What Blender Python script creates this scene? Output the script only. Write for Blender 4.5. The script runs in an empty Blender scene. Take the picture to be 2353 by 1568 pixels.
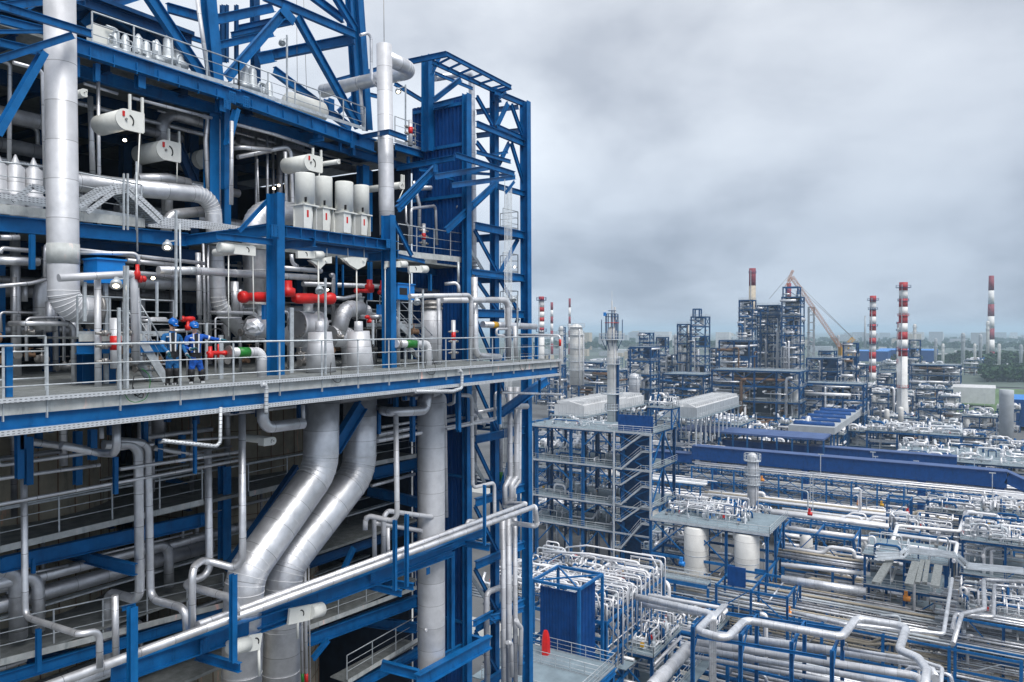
import bpy, math, random
from mathutils import Vector, Matrix
R = math.radians
sc = bpy.context.scene
C = sc.collection
# ---------------------------------------------------------------- camera
CX, CY, F = 1176.5, 784.0, 1740.0          # photo measured on a 2353 x 1568 grid
YAW, PIT = R(31.7), R(0.86)
cam = bpy.data.cameras.new("camera"); cam.lens = F/2353*36; cam.sensor_width = 36
cam.clip_start = 0.3; cam.clip_end = 30000
co = bpy.data.objects.new("camera", cam); C.objects.link(co)
co.location = (0, 0, 0); co.rotation_euler = (R(90)-PIT, 0, YAW-R(90))
sc.camera = co
GZ = -45.0                                  # ground level (the camera is the origin of z)
# ---------------------------------------------------------------- world: overcast sky
w = bpy.data.worlds.new("World"); sc.world = w; w.use_nodes = True
nt = w.node_tree; nt.nodes.clear()
def N(t, tp, **k):
    n = t.nodes.new(tp)
    for a, b in k.items():
        if a.startswith('i_'): n.inputs[int(a[2:]) if a[2:].isdigit() else a[2:].replace('_', ' ')].default_value = b
        else: setattr(n, a, b)
    return n
def L(t, a, b): t.links.new(a, b)
def ramp(t, fac, stops):
    r = N(t, 'ShaderNodeValToRGB'); e = r.color_ramp.elements
    while len(e) < len(stops): e.new(0.5)
    for q, (p, c) in zip(e, stops): q.position = p; q.color = (*c, 1) if len(c) == 3 else c
    L(t, fac, r.inputs[0]); return r.outputs[0]
def sky_world():
    t = nt
    out = N(t, 'ShaderNodeOutputWorld'); add = N(t, 'ShaderNodeAddShader')
    sky = N(t, 'ShaderNodeTexSky', sky_type='NISHITA', sun_disc=False, sun_elevation=R(50), sun_rotation=R(200))
    b1 = N(t, 'ShaderNodeBackground', i_1=0.006); L(t, sky.outputs[0], b1.inputs[0])
    tc = N(t, 'ShaderNodeTexCoord'); sp = N(t, 'ShaderNodeSeparateXYZ'); L(t, tc.outputs['Generated'], sp.inputs[0])
    zz = N(t, 'ShaderNodeMath', operation='MAXIMUM', i_1=0.0); L(t, sp.outputs[2], zz.inputs[0])
    za = N(t, 'ShaderNodeMath', operation='ADD', i_1=0.34); L(t, zz.outputs[0], za.inputs[0])
    dx = N(t, 'ShaderNodeMath', operation='DIVIDE'); L(t, sp.outputs[0], dx.inputs[0]); L(t, za.outputs[0], dx.inputs[1])
    dy = N(t, 'ShaderNodeMath', operation='DIVIDE'); L(t, sp.outputs[1], dy.inputs[0]); L(t, za.outputs[0], dy.inputs[1])
    cb = N(t, 'ShaderNodeCombineXYZ'); L(t, dx.outputs[0], cb.inputs[0]); L(t, dy.outputs[0], cb.inputs[1])
    mp = N(t, 'ShaderNodeMapping'); mp.inputs['Rotation'].default_value = (0, 0, R(-20)); mp.inputs['Location'].default_value = (3.1, 1.4, 0)
    mp.inputs['Scale'].default_value = (1, 1, 1); L(t, cb.outputs[0], mp.inputs[0])
    n1 = N(t, 'ShaderNodeTexNoise', i_Scale=1.75, i_Detail=10.0, i_Roughness=0.50, i_Distortion=0.15); L(t, mp.outputs[0], n1.inputs['Vector'])
    base = ramp(t, zz.outputs[0], [(0.0, (.50, .58, .69)), (0.05, (.51, .59, .70)), (0.12, (.49, .56, .66)), (0.22, (.60, .66, .745)), (0.42, (.74, .78, .84)), (1, (.80, .83, .88))])
    cl = ramp(t, n1.outputs[0], [(0.32, (.62, .64, .68)), (0.45, (.84, .85, .87)), (0.56, (1.02, 1.02, 1.02)), (0.70, (1.16, 1.15, 1.13))])
    # brighter on the side the veiled sun is
    dt = N(t, 'ShaderNodeVectorMath', operation='DOT_PRODUCT'); L(t, tc.outputs['Generated'], dt.inputs[0]); dt.inputs[1].default_value = (0.62, 0.66, 0.42)
    gl = ramp(t, dt.outputs['Value'], [(0.62, (.88, .89, .91)), (0.85, (1.0, 1.0, 1.0)), (1.0, (1.2, 1.19, 1.17))])
    m1 = N(t, 'ShaderNodeMix', data_type='RGBA', blend_type='MULTIPLY'); m1.inputs[0].default_value = 1
    L(t, base, m1.inputs[6]); L(t, cl, m1.inputs[7])
    m2 = N(t, 'ShaderNodeMix', data_type='RGBA', blend_type='MULTIPLY'); m2.inputs[0].default_value = 1
    L(t, m1.outputs[2], m2.inputs[6]); L(t, gl, m2.inputs[7])
    b2 = N(t, 'ShaderNodeBackground', i_1=0.93); L(t, m2.outputs[2], b2.inputs[0])
    L(t, b1.outputs[0], add.inputs[0]); L(t, b2.outputs[0], add.inputs[1]); L(t, add.outputs[0], out.inputs[0])
sky_world()
sun = bpy.data.lights.new("sun", 'SUN'); sun.energy = 2.7; sun.angle = R(32); sun.color = (1, .97, .93)
so = bpy.data.objects.new("sun", sun); C.objects.link(so)
so.rotation_euler = Vector((0.30, 0.62, -0.95)).to_track_quat('-Z', 'Y').to_euler()
sc.view_settings.view_transform = 'Standard'; sc.view_settings.look = 'None'
sc.view_settings.exposure = 0.22; sc.view_settings.gamma = 1
sc.cycles.max_bounces = 5; sc.cycles.diffuse_bounces = 3; sc.cycles.glossy_bounces = 3
sc.cycles.transmission_bounces = 2; sc.cycles.volume_bounces = 1; sc.cycles.transparent_max_bounces = 6
# ---------------------------------------------------------------- from the photo grid to the world
FW = Vector((math.cos(YAW), math.sin(YAW), 0)); RT = Vector((math.sin(YAW), -math.cos(YAW), 0)); UP = Vector((0, 0, 1))
cf, sf = math.cos(PIT), math.sin(PIT)
def ray(px, py):
    dx, dy = (px-CX)/F, (CY-py)/F
    return FW*(cf+dy*sf) + RT*dx + UP*(dy*cf-sf)
ZN = {0: (0, 0, 1), 1: (0, 0, .3001), 2: (549, 0, .3001), 3: (0, 392.2, .3501), 4: (549, 392.2, .3501), 5: (0, 902, .4246), 6: (588.2, 862.8, .4496),
      7: (1215.7, 588.2, .2751), 8: (1764.7, 588.2, .2751), 9: (1215.7, 941.2, .3996), 10: (1764.7, 941.2, .3996), 11: (313.7, 690.2, .15),
      12: (156.9, 47.1, 1/6), 13: (549, 125.5, 1/6), 14: (0, 784.3, 1/6), 15: (902, 753, 1/6), 16: (156.9, 1332.6, 1/6), 17: (902, 1129.5, 1/6)}
def W(k, x, y, v=None, u=None, z=None, d=None):
    bx, by, s = ZN[k]; r = ray(bx+x*s, by+y*s)
    if v is not None: return r*(v/r.y)
    if u is not None: return r*(u/r.x)
    if z is not None: return r*(z/r.z)
    return r*(d/r.dot(FW))
def size(k, t, p): return t*ZN[k][2]*p.dot(FW)/F     # t measured on the photo at point p, in metres
# ---------------------------------------------------------------- materials
MT = {}
def mat(name, col, rough=.5, metal=0.0, noise=0.0, nscale=3.0, bump=0.0, kind=None, emit=0, col2=None, spec=.5):
    m = bpy.data.materials.new(name); m.use_nodes = True; t = m.node_tree; b = t.nodes['Principled BSDF']
    b.inputs['Roughness'].default_value = rough; b.inputs['Metallic'].default_value = metal; b.inputs['Base Color'].default_value = (*col, 1)
    b.inputs['Specular IOR Level'].default_value = spec
    MT[name] = m
    if emit:
        b.inputs['Emission Color'].default_value = (*col, 1); b.inputs['Emission Strength'].default_value = emit; return m
    gm = N(t, 'ShaderNodeNewGeometry')
    nz = N(t, 'ShaderNodeTexNoise', i_Scale=nscale, i_Detail=6.0, i_Roughness=.62); L(t, gm.outputs['Position'], nz.inputs['Vector'])
    a = [c*(1-noise) for c in col]; c2 = col2 or [min(1, c*(1+noise*.6)+noise*.01) for c in col]
    base = ramp(t, nz.outputs[0], [(.33, a), (.66, c2)])
    if kind in ('band', 'tank'):                       # sheet metal jacket: seam every .9 m and every sheet a little different
        at = N(t, 'ShaderNodeAttribute', attribute_name='s')
        dv = N(t, 'ShaderNodeMath', operation='DIVIDE', i_1=1.05 if kind == 'band' else 2.4); L(t, at.outputs['Fac'], dv.inputs[0])
        fl = N(t, 'ShaderNodeMath', operation='FLOOR'); L(t, dv.outputs[0], fl.inputs[0])
        fr = N(t, 'ShaderNodeMath', operation='FRACT'); L(t, dv.outputs[0], fr.inputs[0])
        wn = N(t, 'ShaderNodeTexWhiteNoise', noise_dimensions='1D'); L(t, fl.outputs[0], wn.inputs['W'])
        va = N(t, 'ShaderNodeMapRange', i_3=.86, i_4=1.06); L(t, wn.outputs[0], va.inputs[0])
        se = N(t, 'ShaderNodeMath', operation='LESS_THAN', i_1=.018); L(t, fr.outputs[0], se.inputs[0])
        sm = N(t, 'ShaderNodeMapRange', i_3=1.0, i_4=.5); L(t, se.outputs[0], sm.inputs[0])
        mu = N(t, 'ShaderNodeMath', operation='MULTIPLY'); L(t, va.outputs[0], mu.inputs[0]); L(t, sm.outputs[0], mu.inputs[1])
        mx = N(t, 'ShaderNodeMix', data_type='RGBA', blend_type='MULTIPLY'); mx.inputs[0].default_value = 1
        L(t, base, mx.inputs[6]); L(t, mu.outputs[0], mx.inputs[7]); base = mx.outputs[2]
        ra = N(t, 'ShaderNodeMapRange', i_3=rough-.06, i_4=rough+.14); L(t, nz.outputs[0], ra.inputs[0]); L(t, ra.outputs[0], b.inputs['Roughness'])
        wv = N(t, 'ShaderNodeTexNoise', i_Scale=1.7, i_Detail=2.0); L(t, gm.outputs['Position'], wv.inputs['Vector'])
        bp = N(t, 'ShaderNodeBump', i_Strength=.42, i_Distance=.06); L(t, wv.outputs[0], bp.inputs['Height']); L(t, bp.outputs[0], b.inputs['Normal'])
    if kind == 'rust':                                 # streaks of dirt down the steel
        mp = N(t, 'ShaderNodeMapping'); mp.inputs['Scale'].default_value = (1.2, 1.2, .25); L(t, gm.outputs['Position'], mp.inputs[0])
        n2 = N(t, 'ShaderNodeTexNoise', i_Scale=2.4, i_Detail=7.0, i_Roughness=.7); L(t, mp.outputs[0], n2.inputs['Vector'])
        k2 = ramp(t, n2.outputs[0], [(.28, (.42, .46, .50)), (.44, (.92, .94, .95)), (.60, (1, 1, 1)), (.78, (2.6, 1.35, 1.12))])
        mx = N(t, 'ShaderNodeMix', data_type='RGBA', blend_type='MULTIPLY'); mx.inputs[0].default_value = 1
        L(t, base, mx.inputs[6]); L(t, k2, mx.inputs[7]); base = mx.outputs[2]
        ra = N(t, 'ShaderNodeMapRange', i_3=rough-.12, i_4=rough+.2); L(t, n2.outputs[0], ra.inputs[0]); L(t, ra.outputs[0], b.inputs['Roughness'])
    if kind == 'grate':
        ck = N(t, 'ShaderNodeTexWave', wave_type='BANDS', i_Scale=9.0); L(t, gm.outputs['Position'], ck.inputs[0])
        k2 = ramp(t, ck.outputs[0], [(.2, (.55, .55, .55)), (.6, (1, 1, 1))])
        mx = N(t, 'ShaderNodeMix', data_type='RGBA', blend_type='MULTIPLY'); mx.inputs[0].default_value = 1
        L(t, base, mx.inputs[6]); L(t, k2, mx.inputs[7]); base = mx.outputs[2]
    if kind == 'perf':                                 # cable tray punched with slots
        at = N(t, 'ShaderNodeAttribute', attribute_name='s')
        fr = N(t, 'ShaderNodeMath', operation='FRACT'); ml = N(t, 'ShaderNodeMath', operation='MULTIPLY', i_1=9.0)
        L(t, at.outputs['Fac'], ml.inputs[0]); L(t, ml.outputs[0], fr.inputs[0])
        sx = N(t, 'ShaderNodeSeparateXYZ'); L(t, gm.outputs['Position'], sx.inputs[0])
        m3 = N(t, 'ShaderNodeMath', operation='MULTIPLY', i_1=17.0); L(t, sx.outputs[2], m3.inputs[0])
        f3 = N(t, 'ShaderNodeMath', operation='FRACT'); L(t, m3.outputs[0], f3.inputs[0])
        c1 = N(t, 'ShaderNodeMath', operation='LESS_THAN', i_1=.5); L(t, fr.outputs[0], c1.inputs[0])
        c2_ = N(t, 'ShaderNodeMath', operation='LESS_THAN', i_1=.28); L(t, f3.outputs[0], c2_.inputs[0])
        mm = N(t, 'ShaderNodeMath', operation='MULTIPLY'); L(t, c1.outputs[0], mm.inputs[0]); L(t, c2_.outputs[0], mm.inputs[1])
        mx = N(t, 'ShaderNodeMix', data_type='RGBA'); L(t, mm.outputs[0], mx.inputs[0]); L(t, base, mx.inputs[6]); mx.inputs[7].default_value = (.10, .11, .13, 1); base = mx.outputs[2]
    if bump:
        bp = N(t, 'ShaderNodeBump', i_Strength=bump, i_Distance=.05); L(t, nz.outputs[0], bp.inputs['Height']); L(t, bp.outputs[0], b.inputs['Normal'])
    L(t, base, b.inputs['Base Color'])
    return m
mat('blue', (.002, .118, .34), .45, 0, .25, 1.3, kind='rust', spec=.25)
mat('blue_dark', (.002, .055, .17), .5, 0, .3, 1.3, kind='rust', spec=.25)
mat('blue_panel', (.002, .060, .235), .5, 0, .2, 1, kind='rust', spec=.2)
mat('blue_far', (.001, .075, .225), .65, 0, .3, .3, spec=.15)
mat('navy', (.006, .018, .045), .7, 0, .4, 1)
mat('alu', (.78, .79, .82), .38, .74, .14, 2.5, kind='band')
mat('alu_dull', (.62, .63, .66), .40, .8, .2, 2.5, kind='band')
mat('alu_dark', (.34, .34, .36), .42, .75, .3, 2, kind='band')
mat('jacket', (.66, .67, .70), .45, .35, .12, 2, kind='band')
mat('tank_white', (.72, .71, .68), .5, 0, .12, .5, kind='tank')
mat('pipe_white', (.84, .84, .86), .42, .25, .15, .8)
mat('galv', (.50, .54, .57), .45, .35, .22, 6)
mat('galv_far', (.50, .54, .58), .6, .1, .2, 1)
mat('grating', (.25, .27, .27), .8, 0, .3, 3, kind='grate')
mat('deck_far', (.20, .26, .30), .8, 0, .2, .7)
mat('tray', (.60, .63, .66), .5, .25, .12, 6, kind='perf')
mat('fascia', (.55, .57, .56), .6, .1, .22, 2.2, kind='rust')
mat('cream', (.76, .77, .73), .45, 0, .06, 5)
mat('red', (.62, .012, .01), .4, 0, .15, 4)
mat('red_stack', (.42, .025, .03), .6, 0, .25, .4)
mat('red_faded', (.25, .04, .06), .7, 0, .2, .4)
mat('white_stack', (.74, .74, .73), .6, 0, .15, .3)
mat('green', (.01, .19, .02), .45, 0, .15, 4)
mat('sky_blue', (.0, .20, .62), .4, 0, .1, 4)
mat('yellow', (.60, .33, .02), .5, 0, .15, 2)
mat('crane_orange', (.50, .20, .07), .6, 0, .3, .5)
mat('roof_blue', (.07, .12, .27), .6, 0, .2, .3, spec=.2)
mat('seam', (.85, .86, .88), .5, 0, .05, 5)
mat('orange', (.72, .26, .03), .5, 0, .2, 1)
mat('brown', (.16, .09, .05), .7, 0, .3, 1)
mat('steel', (.30, .29, .28), .45, .6, .35, 8)
mat('black', (.012, .012, .014), .6, 0, .2, 3)
mat('concrete', (.40, .35, .265), .85, 0, .38, .55, .4, kind='rust')
mat('tan', (.48, .42, .33), .8, 0, .2, .5)
mat('ground', (.115, .12, .125), .9, 0, .45, .045)
mat('paving', (.42, .42, .40), .9, 0, .25, .12)
mat('grass', (.10, .17, .07), .95, 0, .35, .06)
mat('leaf', (.035, .085, .03), .9, 0, .5, .2)
mat('field', (.09, .12, .10), .95, 0, .5, .004)
mat('roof_white', (.60, .61, .62), .6, 0, .12, .3)
mat('grey_wall', (.38, .41, .44), .7, 0, .15, .4)
mat('bark', (.07, .05, .04), .9, 0, .3, 1)
mat('lamp_glow', (1, .86, .62), emit=9)
mat('skin', (.72, .44, .32), .55, 0, .08, 20)
mat('suit', (.004, .10, .50), .8, 0, .45, 14, 1.0)
mat('suit_teal', (.004, .12, .34), .8, 0, .45, 14, 1.0)
mat('helmet', (.004, .13, .50), .3, 0, .03, 9)
mat('reflective', (.70, .72, .74), .5, .2, .1, 9)
mat('glove', (.02, .12, .16), .8, 0, .3, 20)
mat('lens', (.02, .015, .015), .15, 0, .1, 9)
mat('hair', (.05, .03, .02), .8, 0, .2, 30)
# ---------------------------------------------------------------- mesh builder
class MB:
    def __init__(s): s.v = []; s.f = []; s.sm = []; s.s = []; s.mi = []; s.cur = 0
    def add(s, vs, fs, smooth=False, sv=None):
        o = len(s.v); s.v += [tuple(p) for p in vs]; s.s += (sv or [0.0]*len(vs))
        s.f += [tuple(o+i for i in f) for f in fs]; s.sm += [smooth]*len(fs); s.mi += [s.cur]*len(fs)
        return s
    def box(s, lo, hi):
        x0, y0, z0 = lo; x1, y1, z1 = hi
        return s.add([(x0, y0, z0), (x1, y0, z0), (x1, y1, z0), (x0, y1, z0), (x0, y0, z1), (x1, y0, z1), (x1, y1, z1), (x0, y1, z1)],
              [(3, 2, 1, 0), (4, 5, 6, 7), (0, 1, 5, 4), (1, 2, 6, 5), (2, 3, 7, 6), (3, 0, 4, 7)], sv=[x0+y0, x1+y0, x1+y1, x0+y1]*2)
    def bar(s, a, b, w, h, up=None, oh=0.0, ow=0.0):   # box between two points; h along "up", w across; oh/ow offsets
        a = Vector(a); b = Vector(b); d = b-a; ln = d.length
        if ln < 1e-6: return s
        d /= ln; up = Vector(up) if up else (UP if abs(d.z) < .9 else Vector((0, 1, 0)))
        r = d.cross(up)
        if r.length < 1e-5: r = Vector((1, 0, 0))
        r.normalize(); n = r.cross(d)
        vs = []
        for p in (a, b):
            for i, j in ((-1, -1), (1, -1), (1, 1), (-1, 1)): vs.append(p + r*(ow+i*w/2) + n*(oh+j*h/2))
        return s.add(vs, [(3, 2, 1, 0), (4, 5, 6, 7), (0, 1, 5, 4), (1, 2, 6, 5), (2, 3, 7, 6), (3, 0, 4, 7)], sv=[0]*4+[ln]*4)
    def ibeam(s, a, b, h, w=None, up=None):
        w = w or h*.55; tf = max(.012, h*.07)
        s.bar(a, b, w, tf, up, h/2-tf/2); s.bar(a, b, w, tf, up, -h/2+tf/2); s.bar(a, b, tf*.9, h-2*tf, up); return s
    def tube(s, pts, r, n=12, bend=1.5, caps=True, arc=5):
        P = [Vector(p) for p in pts]; Q = [P[0]]
        for i in range(1, len(P)-1):
            a, b, c = P[i-1], P[i], P[i+1]; d1 = (a-b); d2 = (c-b); l1, l2 = d1.length, d2.length
            if l1 < 1e-5 or l2 < 1e-5: continue
            d1 /= l1; d2 /= l2; ang = math.acos(max(-1, min(1, d1.dot(d2))))
            if ang > 3.08 or bend <= 0: Q.append(b); continue
            t = min(bend*2*r/math.tan(ang/2) if ang > .05 else 9e9, l1*.48, l2*.48); rr = t*math.tan(ang/2)
            p1, p2 = b+d1*t, b+d2*t; bis = (d1+d2)
            if bis.length < 1e-5: Q.append(b); continue
            cen = b+bis.normalized()*(rr/math.sin(ang/2)); e1 = (p1-cen); e2 = (p2-cen); tot = math.pi-ang
            m = max(2, int(arc*tot/1.57+.5))
            for k in range(m+1):
                th = tot*k/m; Q.append(cen+(e1*math.sin(tot-th)+e2*math.sin(th))/math.sin(tot) if math.sin(tot) > 1e-4 else p1)
        Q.append(P[-1])
        Z = [Q[0]]
        for q in Q[1:]:
            if (q-Z[-1]).length > 1e-4: Z.append(q)
        Q = Z
        if len(Q) < 2: return s
        T = []
        for i in range(len(Q)):
            d = (Q[min(i+1, len(Q)-1)]-Q[max(i-1, 0)]); T.append(d.normalized())
        x = T[0].cross(UP if abs(T[0].z) < .9 else Vector((1, 0, 0))).normalized()
        vs = []; sv = []; L0 = random.random()*.8
        for i, q in enumerate(Q):
            if i: L0 += (q-Q[i-1]).length
            x = (x-T[i]*x.dot(T[i])).normalized(); y = T[i].cross(x)
            for k in range(n):
                a = 2*math.pi*k/n; vs.append(q+(x*math.cos(a)+y*math.sin(a))*r); sv.append(L0)
        fs = [(i*n+k, i*n+(k+1) % n, (i+1)*n+(k+1) % n, (i+1)*n+k) for i in range(len(Q)-1) for k in range(n)]
        s.add(vs, fs, True, sv)
        if caps:
            o = len(s.v)-len(vs); m = (len(Q)-1)*n
            s.f += [tuple(o+k for k in range(n))[::-1], tuple(o+m+k for k in range(n))]; s.sm += [False]*2; s.mi += [s.cur]*2
        return s
    def lathe(s, c, prof, n=20, axis=(0, 0, 1)):       # prof: (radius, height)
        c = Vector(c); ax = Vector(axis).normalized(); x = ax.cross(UP if abs(ax.z) < .9 else Vector((1, 0, 0))).normalized(); y = ax.cross(x)
        vs = []; sv = []
        for r, h in prof:
            for k in range(n):
                a = 2*math.pi*k/n; vs.append(c+ax*h+(x*math.cos(a)+y*math.sin(a))*max(r, .001)); sv.append(h)
        fs = [(i*n+k, i*n+(k+1) % n, (i+1)*n+(k+1) % n, (i+1)*n+k) for i in range(len(prof)-1) for k in range(n)]
        s.add(vs, fs, n > 8, sv); o = len(s.v)-len(vs); m = (len(prof)-1)*n
        s.f += [tuple(o+k for k in range(n))[::-1], tuple(o+m+k for k in range(n))]; s.sm += [False]*2; s.mi += [s.cur]*2
        return s
    def obj(s, name, m, parent=None):
        me = bpy.data.meshes.new(name); me.from_pydata(s.v, [], s.f)
        ms = m if isinstance(m, (list, tuple)) else [m]
        for q in ms: me.materials.append(MT[q])
        me.polygons.foreach_set('use_smooth', s.sm); me.polygons.foreach_set('material_index', s.mi)
        at = me.attributes.new('s', 'FLOAT', 'POINT'); at.data.foreach_set('value', s.s)
        o = bpy.data.objects.new(name, me); C.objects.link(o)
        if parent is not None:
            o.parent = parent; o.matrix_parent_inverse = Matrix.Translation(-parent.location)
        return o
def tag(o, label=None, cat=None, group=None, kind=None):
    if label: o['label'] = label
    if cat: o['category'] = cat
    if group: o['group'] = group
    if kind: o['kind'] = kind
    return o
def thing(name, label, cat, loc=(0, 0, 0), group=None):
    o = bpy.data.objects.new(name, None); C.objects.link(o); o.location = loc; o.empty_display_size = .3
    return tag(o, label, cat, group)
def dup(root, loc, label=None, group=None):            # copy of a thing with its parts and sub-parts
    r = root.copy(); C.objects.link(r); r.location = loc
    if label: r['label'] = label
    if group: r['group'] = group
    for ch in list(root.children):
        c = ch.copy(); C.objects.link(c); c.parent = r
        for g in ch.children:
            e = g.copy(); C.objects.link(e); e.parent = c
    return r
# ================================================================ THE BLUE PROCESS STRUCTURE IN FRONT
def beamP(root, part, k, a, b, v, t, w=None, v2=None, u=None, m='blue', shape='I', up=None):
    """steel member between two photo points lying on the plane v (or u); t is its depth on the photo"""
    if u is not None: A = W(k, *a, u=u); B = W(k, *b, u=u)
    else: A = W(k, *a, v=v); B = W(k, *b, v=v if v2 is None else v2)
    h = size(k, t, (A+B)/2)
    up = up or (UP if abs((B-A).normalized().z) < .9 else Vector((0, 1, 0)))
    mb = MB()
    if shape == 'I': mb.ibeam(A, B, h, w, up)
    elif shape == 'H': mb.ibeam(A, B, w or h*.9, h, up)
    else: mb.bar(A, B, w or h, h, up)
    return mb.obj(part, m, root)
def upright(root, k, x, y0, y1, v, t, x1=None, m='blue', w=None, part='column', shape='H'):
    A = W(k, x, y0, v=v); B = W(k, x if x1 is None else x1, y1, v=v); h = size(k, t, A)
    mb = MB()
    if shape == 'H': mb.ibeam(A, B, w or h*.95, h, Vector((0, 1, 0)))
    else: mb.bar(A, B, h, w or h, Vector((0, 1, 0)))
    return mb.obj(part, m, root)
def rail(root, pts, h=1.1, step=1.5, m='galv', r=.022, n=6, mids=2, toe=True, posts=True, name='handrail', splitposts=False, tr=None):
    mb = MB(); tr = tr or r*1.15
    for a, b in zip(pts, pts[1:]):
        a = Vector(a); b = Vector(b); ln = (b-a).length
        mb.tube([a+UP*h, b+UP*h], tr, n)
        for i in range(mids):
            q = h*(i+1)/(mids+1); mb.tube([a+UP*q, b+UP*q], r*.7, n)
        if toe: mb.bar(a+UP*.08, b+UP*.08, .012, .15)
        m_ = max(1, round(ln/step))
        if posts:
            for i in range(m_+1):
                p = a+(b-a)*(i/m_); mb.bar(p, p+UP*h, r*2.2, r*1.2, Vector((0, 1, 0)))
    return mb.obj(name, m, root)
random.seed(5)
PS = thing('process_structure', 'tall blue steel process structure filling the left side, open floors full of pipes', 'steel structure', (10, 24, GZ))
FL = [W(0, 150, 505, v=24).z-.05, -1.55, W(0, 0, 1258, v=24.5).z, W(0, 0, 1518, v=24.5).z, W(0, 709, 1443, v=24.5).z, -21, -26, -31, -36, -41]
TOPZ = W(1, 590, 325, v=25).z
UE = 31.3
# floors: gratings through the whole depth
def slab(u0, u1, v0, v1, z, t=.12, m='grating', nm='deck'): return MB().box((u0, v0, z-t), (u1, v1, z)).obj(nm, m, PS)
slab(-6, 33, 25.2, 40, TOPZ, .14); slab(-6, 31, 24.3, 40, FL[0], .14)
slab(-8, 31, 19.7, 40, FL[1]-.005, .14)
for z in FL[2:]: slab(-8, 30.5, 24.6, 40, z)
MB().box((-8, 40, GZ), (36, 40.4, TOPZ)).obj('rear_wall', 'navy', PS)  # near-black base colour stands in for the shade of the deep interior
MB().box((31.2, 25.7, GZ), (31.42, 40, TOPZ-.7)).obj('end_wall', 'navy', PS)  # interior shade put into this wall's colour as well
MB().box((-8.3, 24.6, GZ), (-8, 40, TOPZ)).obj('end_wall', 'navy', PS)  # again dark by colour, for the shade inside the floors
# inner steel, row upon row
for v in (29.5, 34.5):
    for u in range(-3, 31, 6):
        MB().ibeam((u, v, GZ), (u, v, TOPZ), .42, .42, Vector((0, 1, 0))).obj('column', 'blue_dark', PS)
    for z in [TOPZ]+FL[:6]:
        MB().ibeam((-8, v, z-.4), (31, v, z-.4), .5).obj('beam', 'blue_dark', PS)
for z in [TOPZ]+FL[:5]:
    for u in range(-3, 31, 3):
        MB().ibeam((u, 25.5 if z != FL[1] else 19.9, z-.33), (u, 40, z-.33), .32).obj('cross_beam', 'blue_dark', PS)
# upper facade beams
bp = lambda *a, **k: beamP(PS, 'beam', *a, **k)
bp(12, (-60, 300), (2353, 1070), 25, 195); bp(13, (-4, 590), (1860, 1270), 25, 190); bp(2, (1195, 1125), (1590, 1240), 25, 52)
bp(12, (100, 690), (2170, 1270), 26.0, 150); bp(13, (0, 900), (1050, 1180), 26, 150); bp(2, (840, 1160), (1400, 1320), 26, 55)
bp(1, (0, 45), (700, 262), 20.6, 60); bp(1, (-60, 245), (450, 240), 21.8, 30, u=None)
bp(1, (-20, 460), (560, 270), 20.6, 55, v2=20.6); beamP(PS, 'brace', 1, (-30, 1040), (330, 410), 20.6, 90)
bp(1, (0, 150), (560, 290), 23.5, 60); bp(1, (0, 330), (400, 420), 24.2, 60)
for x0, y0, y1, t in ((590, 440, 590, 30), (740, 490, 625, 38), (1072, 575, 680, 60), (1690, 760, 860, 60)):
    upright(PS, 1, x0, y0, y1, 25.2, t, part='hanger_stub')
for x0, y0, y1, t in ((605, 940, 1060, 48), (775, 1040, 1155, 18), (872, 1060, 1190, 30), (1296, 1200, 1250, 20)):
    upright(PS, 2, x0, y0, y1, 25.2, t, part='hanger_stub')
bp(2, (540, 1090), (650, 1065), 25, 28, v2=24); bp(2, (560, 1085), (890, 1180), 25.4, 40)
# bolted splice plates
for (k, x, y) in ((1, 1780, 745), (1, 1885, 780)):
    c = W(k, x, y, v=24.7); mb = MB().bar(c-UP*.22, c+UP*.22, .30, .02, Vector((0, 1, 0)))
    for i in range(3):
        for j in range(4): mb.lathe(c+Vector((-.09+i*.09, -.01, -.15+j*.1)), [(.017, 0), (.017, .03)], 6, (0, -1, 0))
    mb.obj('splice_plate', 'blue', PS)
# bracket round the front riser
cr = W(2, 1150, 1010, v=21.3)
bp(2, (915, 1055), (1150, 1010), 25, 36, u=None, v2=21.3); bp(2, (1150, 1012), (1285, 1060), 21.3, 40)
# second floor facade beam and its light fascia
bp(3, (-20, 345), (1225, 455), 24, 95); beamP(PS, 'fascia', 3, (-20, 248), (310, 285), 23.9, 62, m='fascia', shape='b', w=.03); beamP(PS, 'fascia', 3, (510, 300), (950, 345), 23.9, 60, m='fascia', shape='b', w=.03)
bp(3, (510, 490), (1300, 560), 25, 75, m='blue_dark')
bp(4, (1040, 625), (1520, 690), 24.2, 62); beamP(PS, 'fascia', 4, (1215, 585), (1490, 622), 24.1, 30, m='fascia', shape='b', w=.03)
bp(4, (290, 480), (1025, 570), 24.5, 60, m='blue_dark')
# columns behind the facade
for k, x, y0, y1, t, v in ((1, 1620, 880, 1568, 85, 26), (1, 1725, 830, 1450, 50, 25.5), (3, 1480, 0, 360, 50, 26), (2, 950, 1270, 1568, 70, 26.5), (4, 835, 0, 400, 60, 27),
                           (3, 565, 1040, 1460, 95, 22), (3, 705, 1040, 1440, 75, 21.5), (3, 5, 600, 1100, 40, 27), (4, 860, 600, 850, 25, 24), (4, 1255, 680, 790, 18, 23), (3, 210, 420, 650, 30, 22.5),
                           (4, 640, 560, 820, 10, 22), (4, 682, 620, 820, 10, 22)):
    upright(PS, k, x, y0, y1, v, t)
upright(PS, 3, 54, 1135, 1530, 18.75, 40); bp(3, (-20, 1139), (75, 1139), 18.75, 10)
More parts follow.
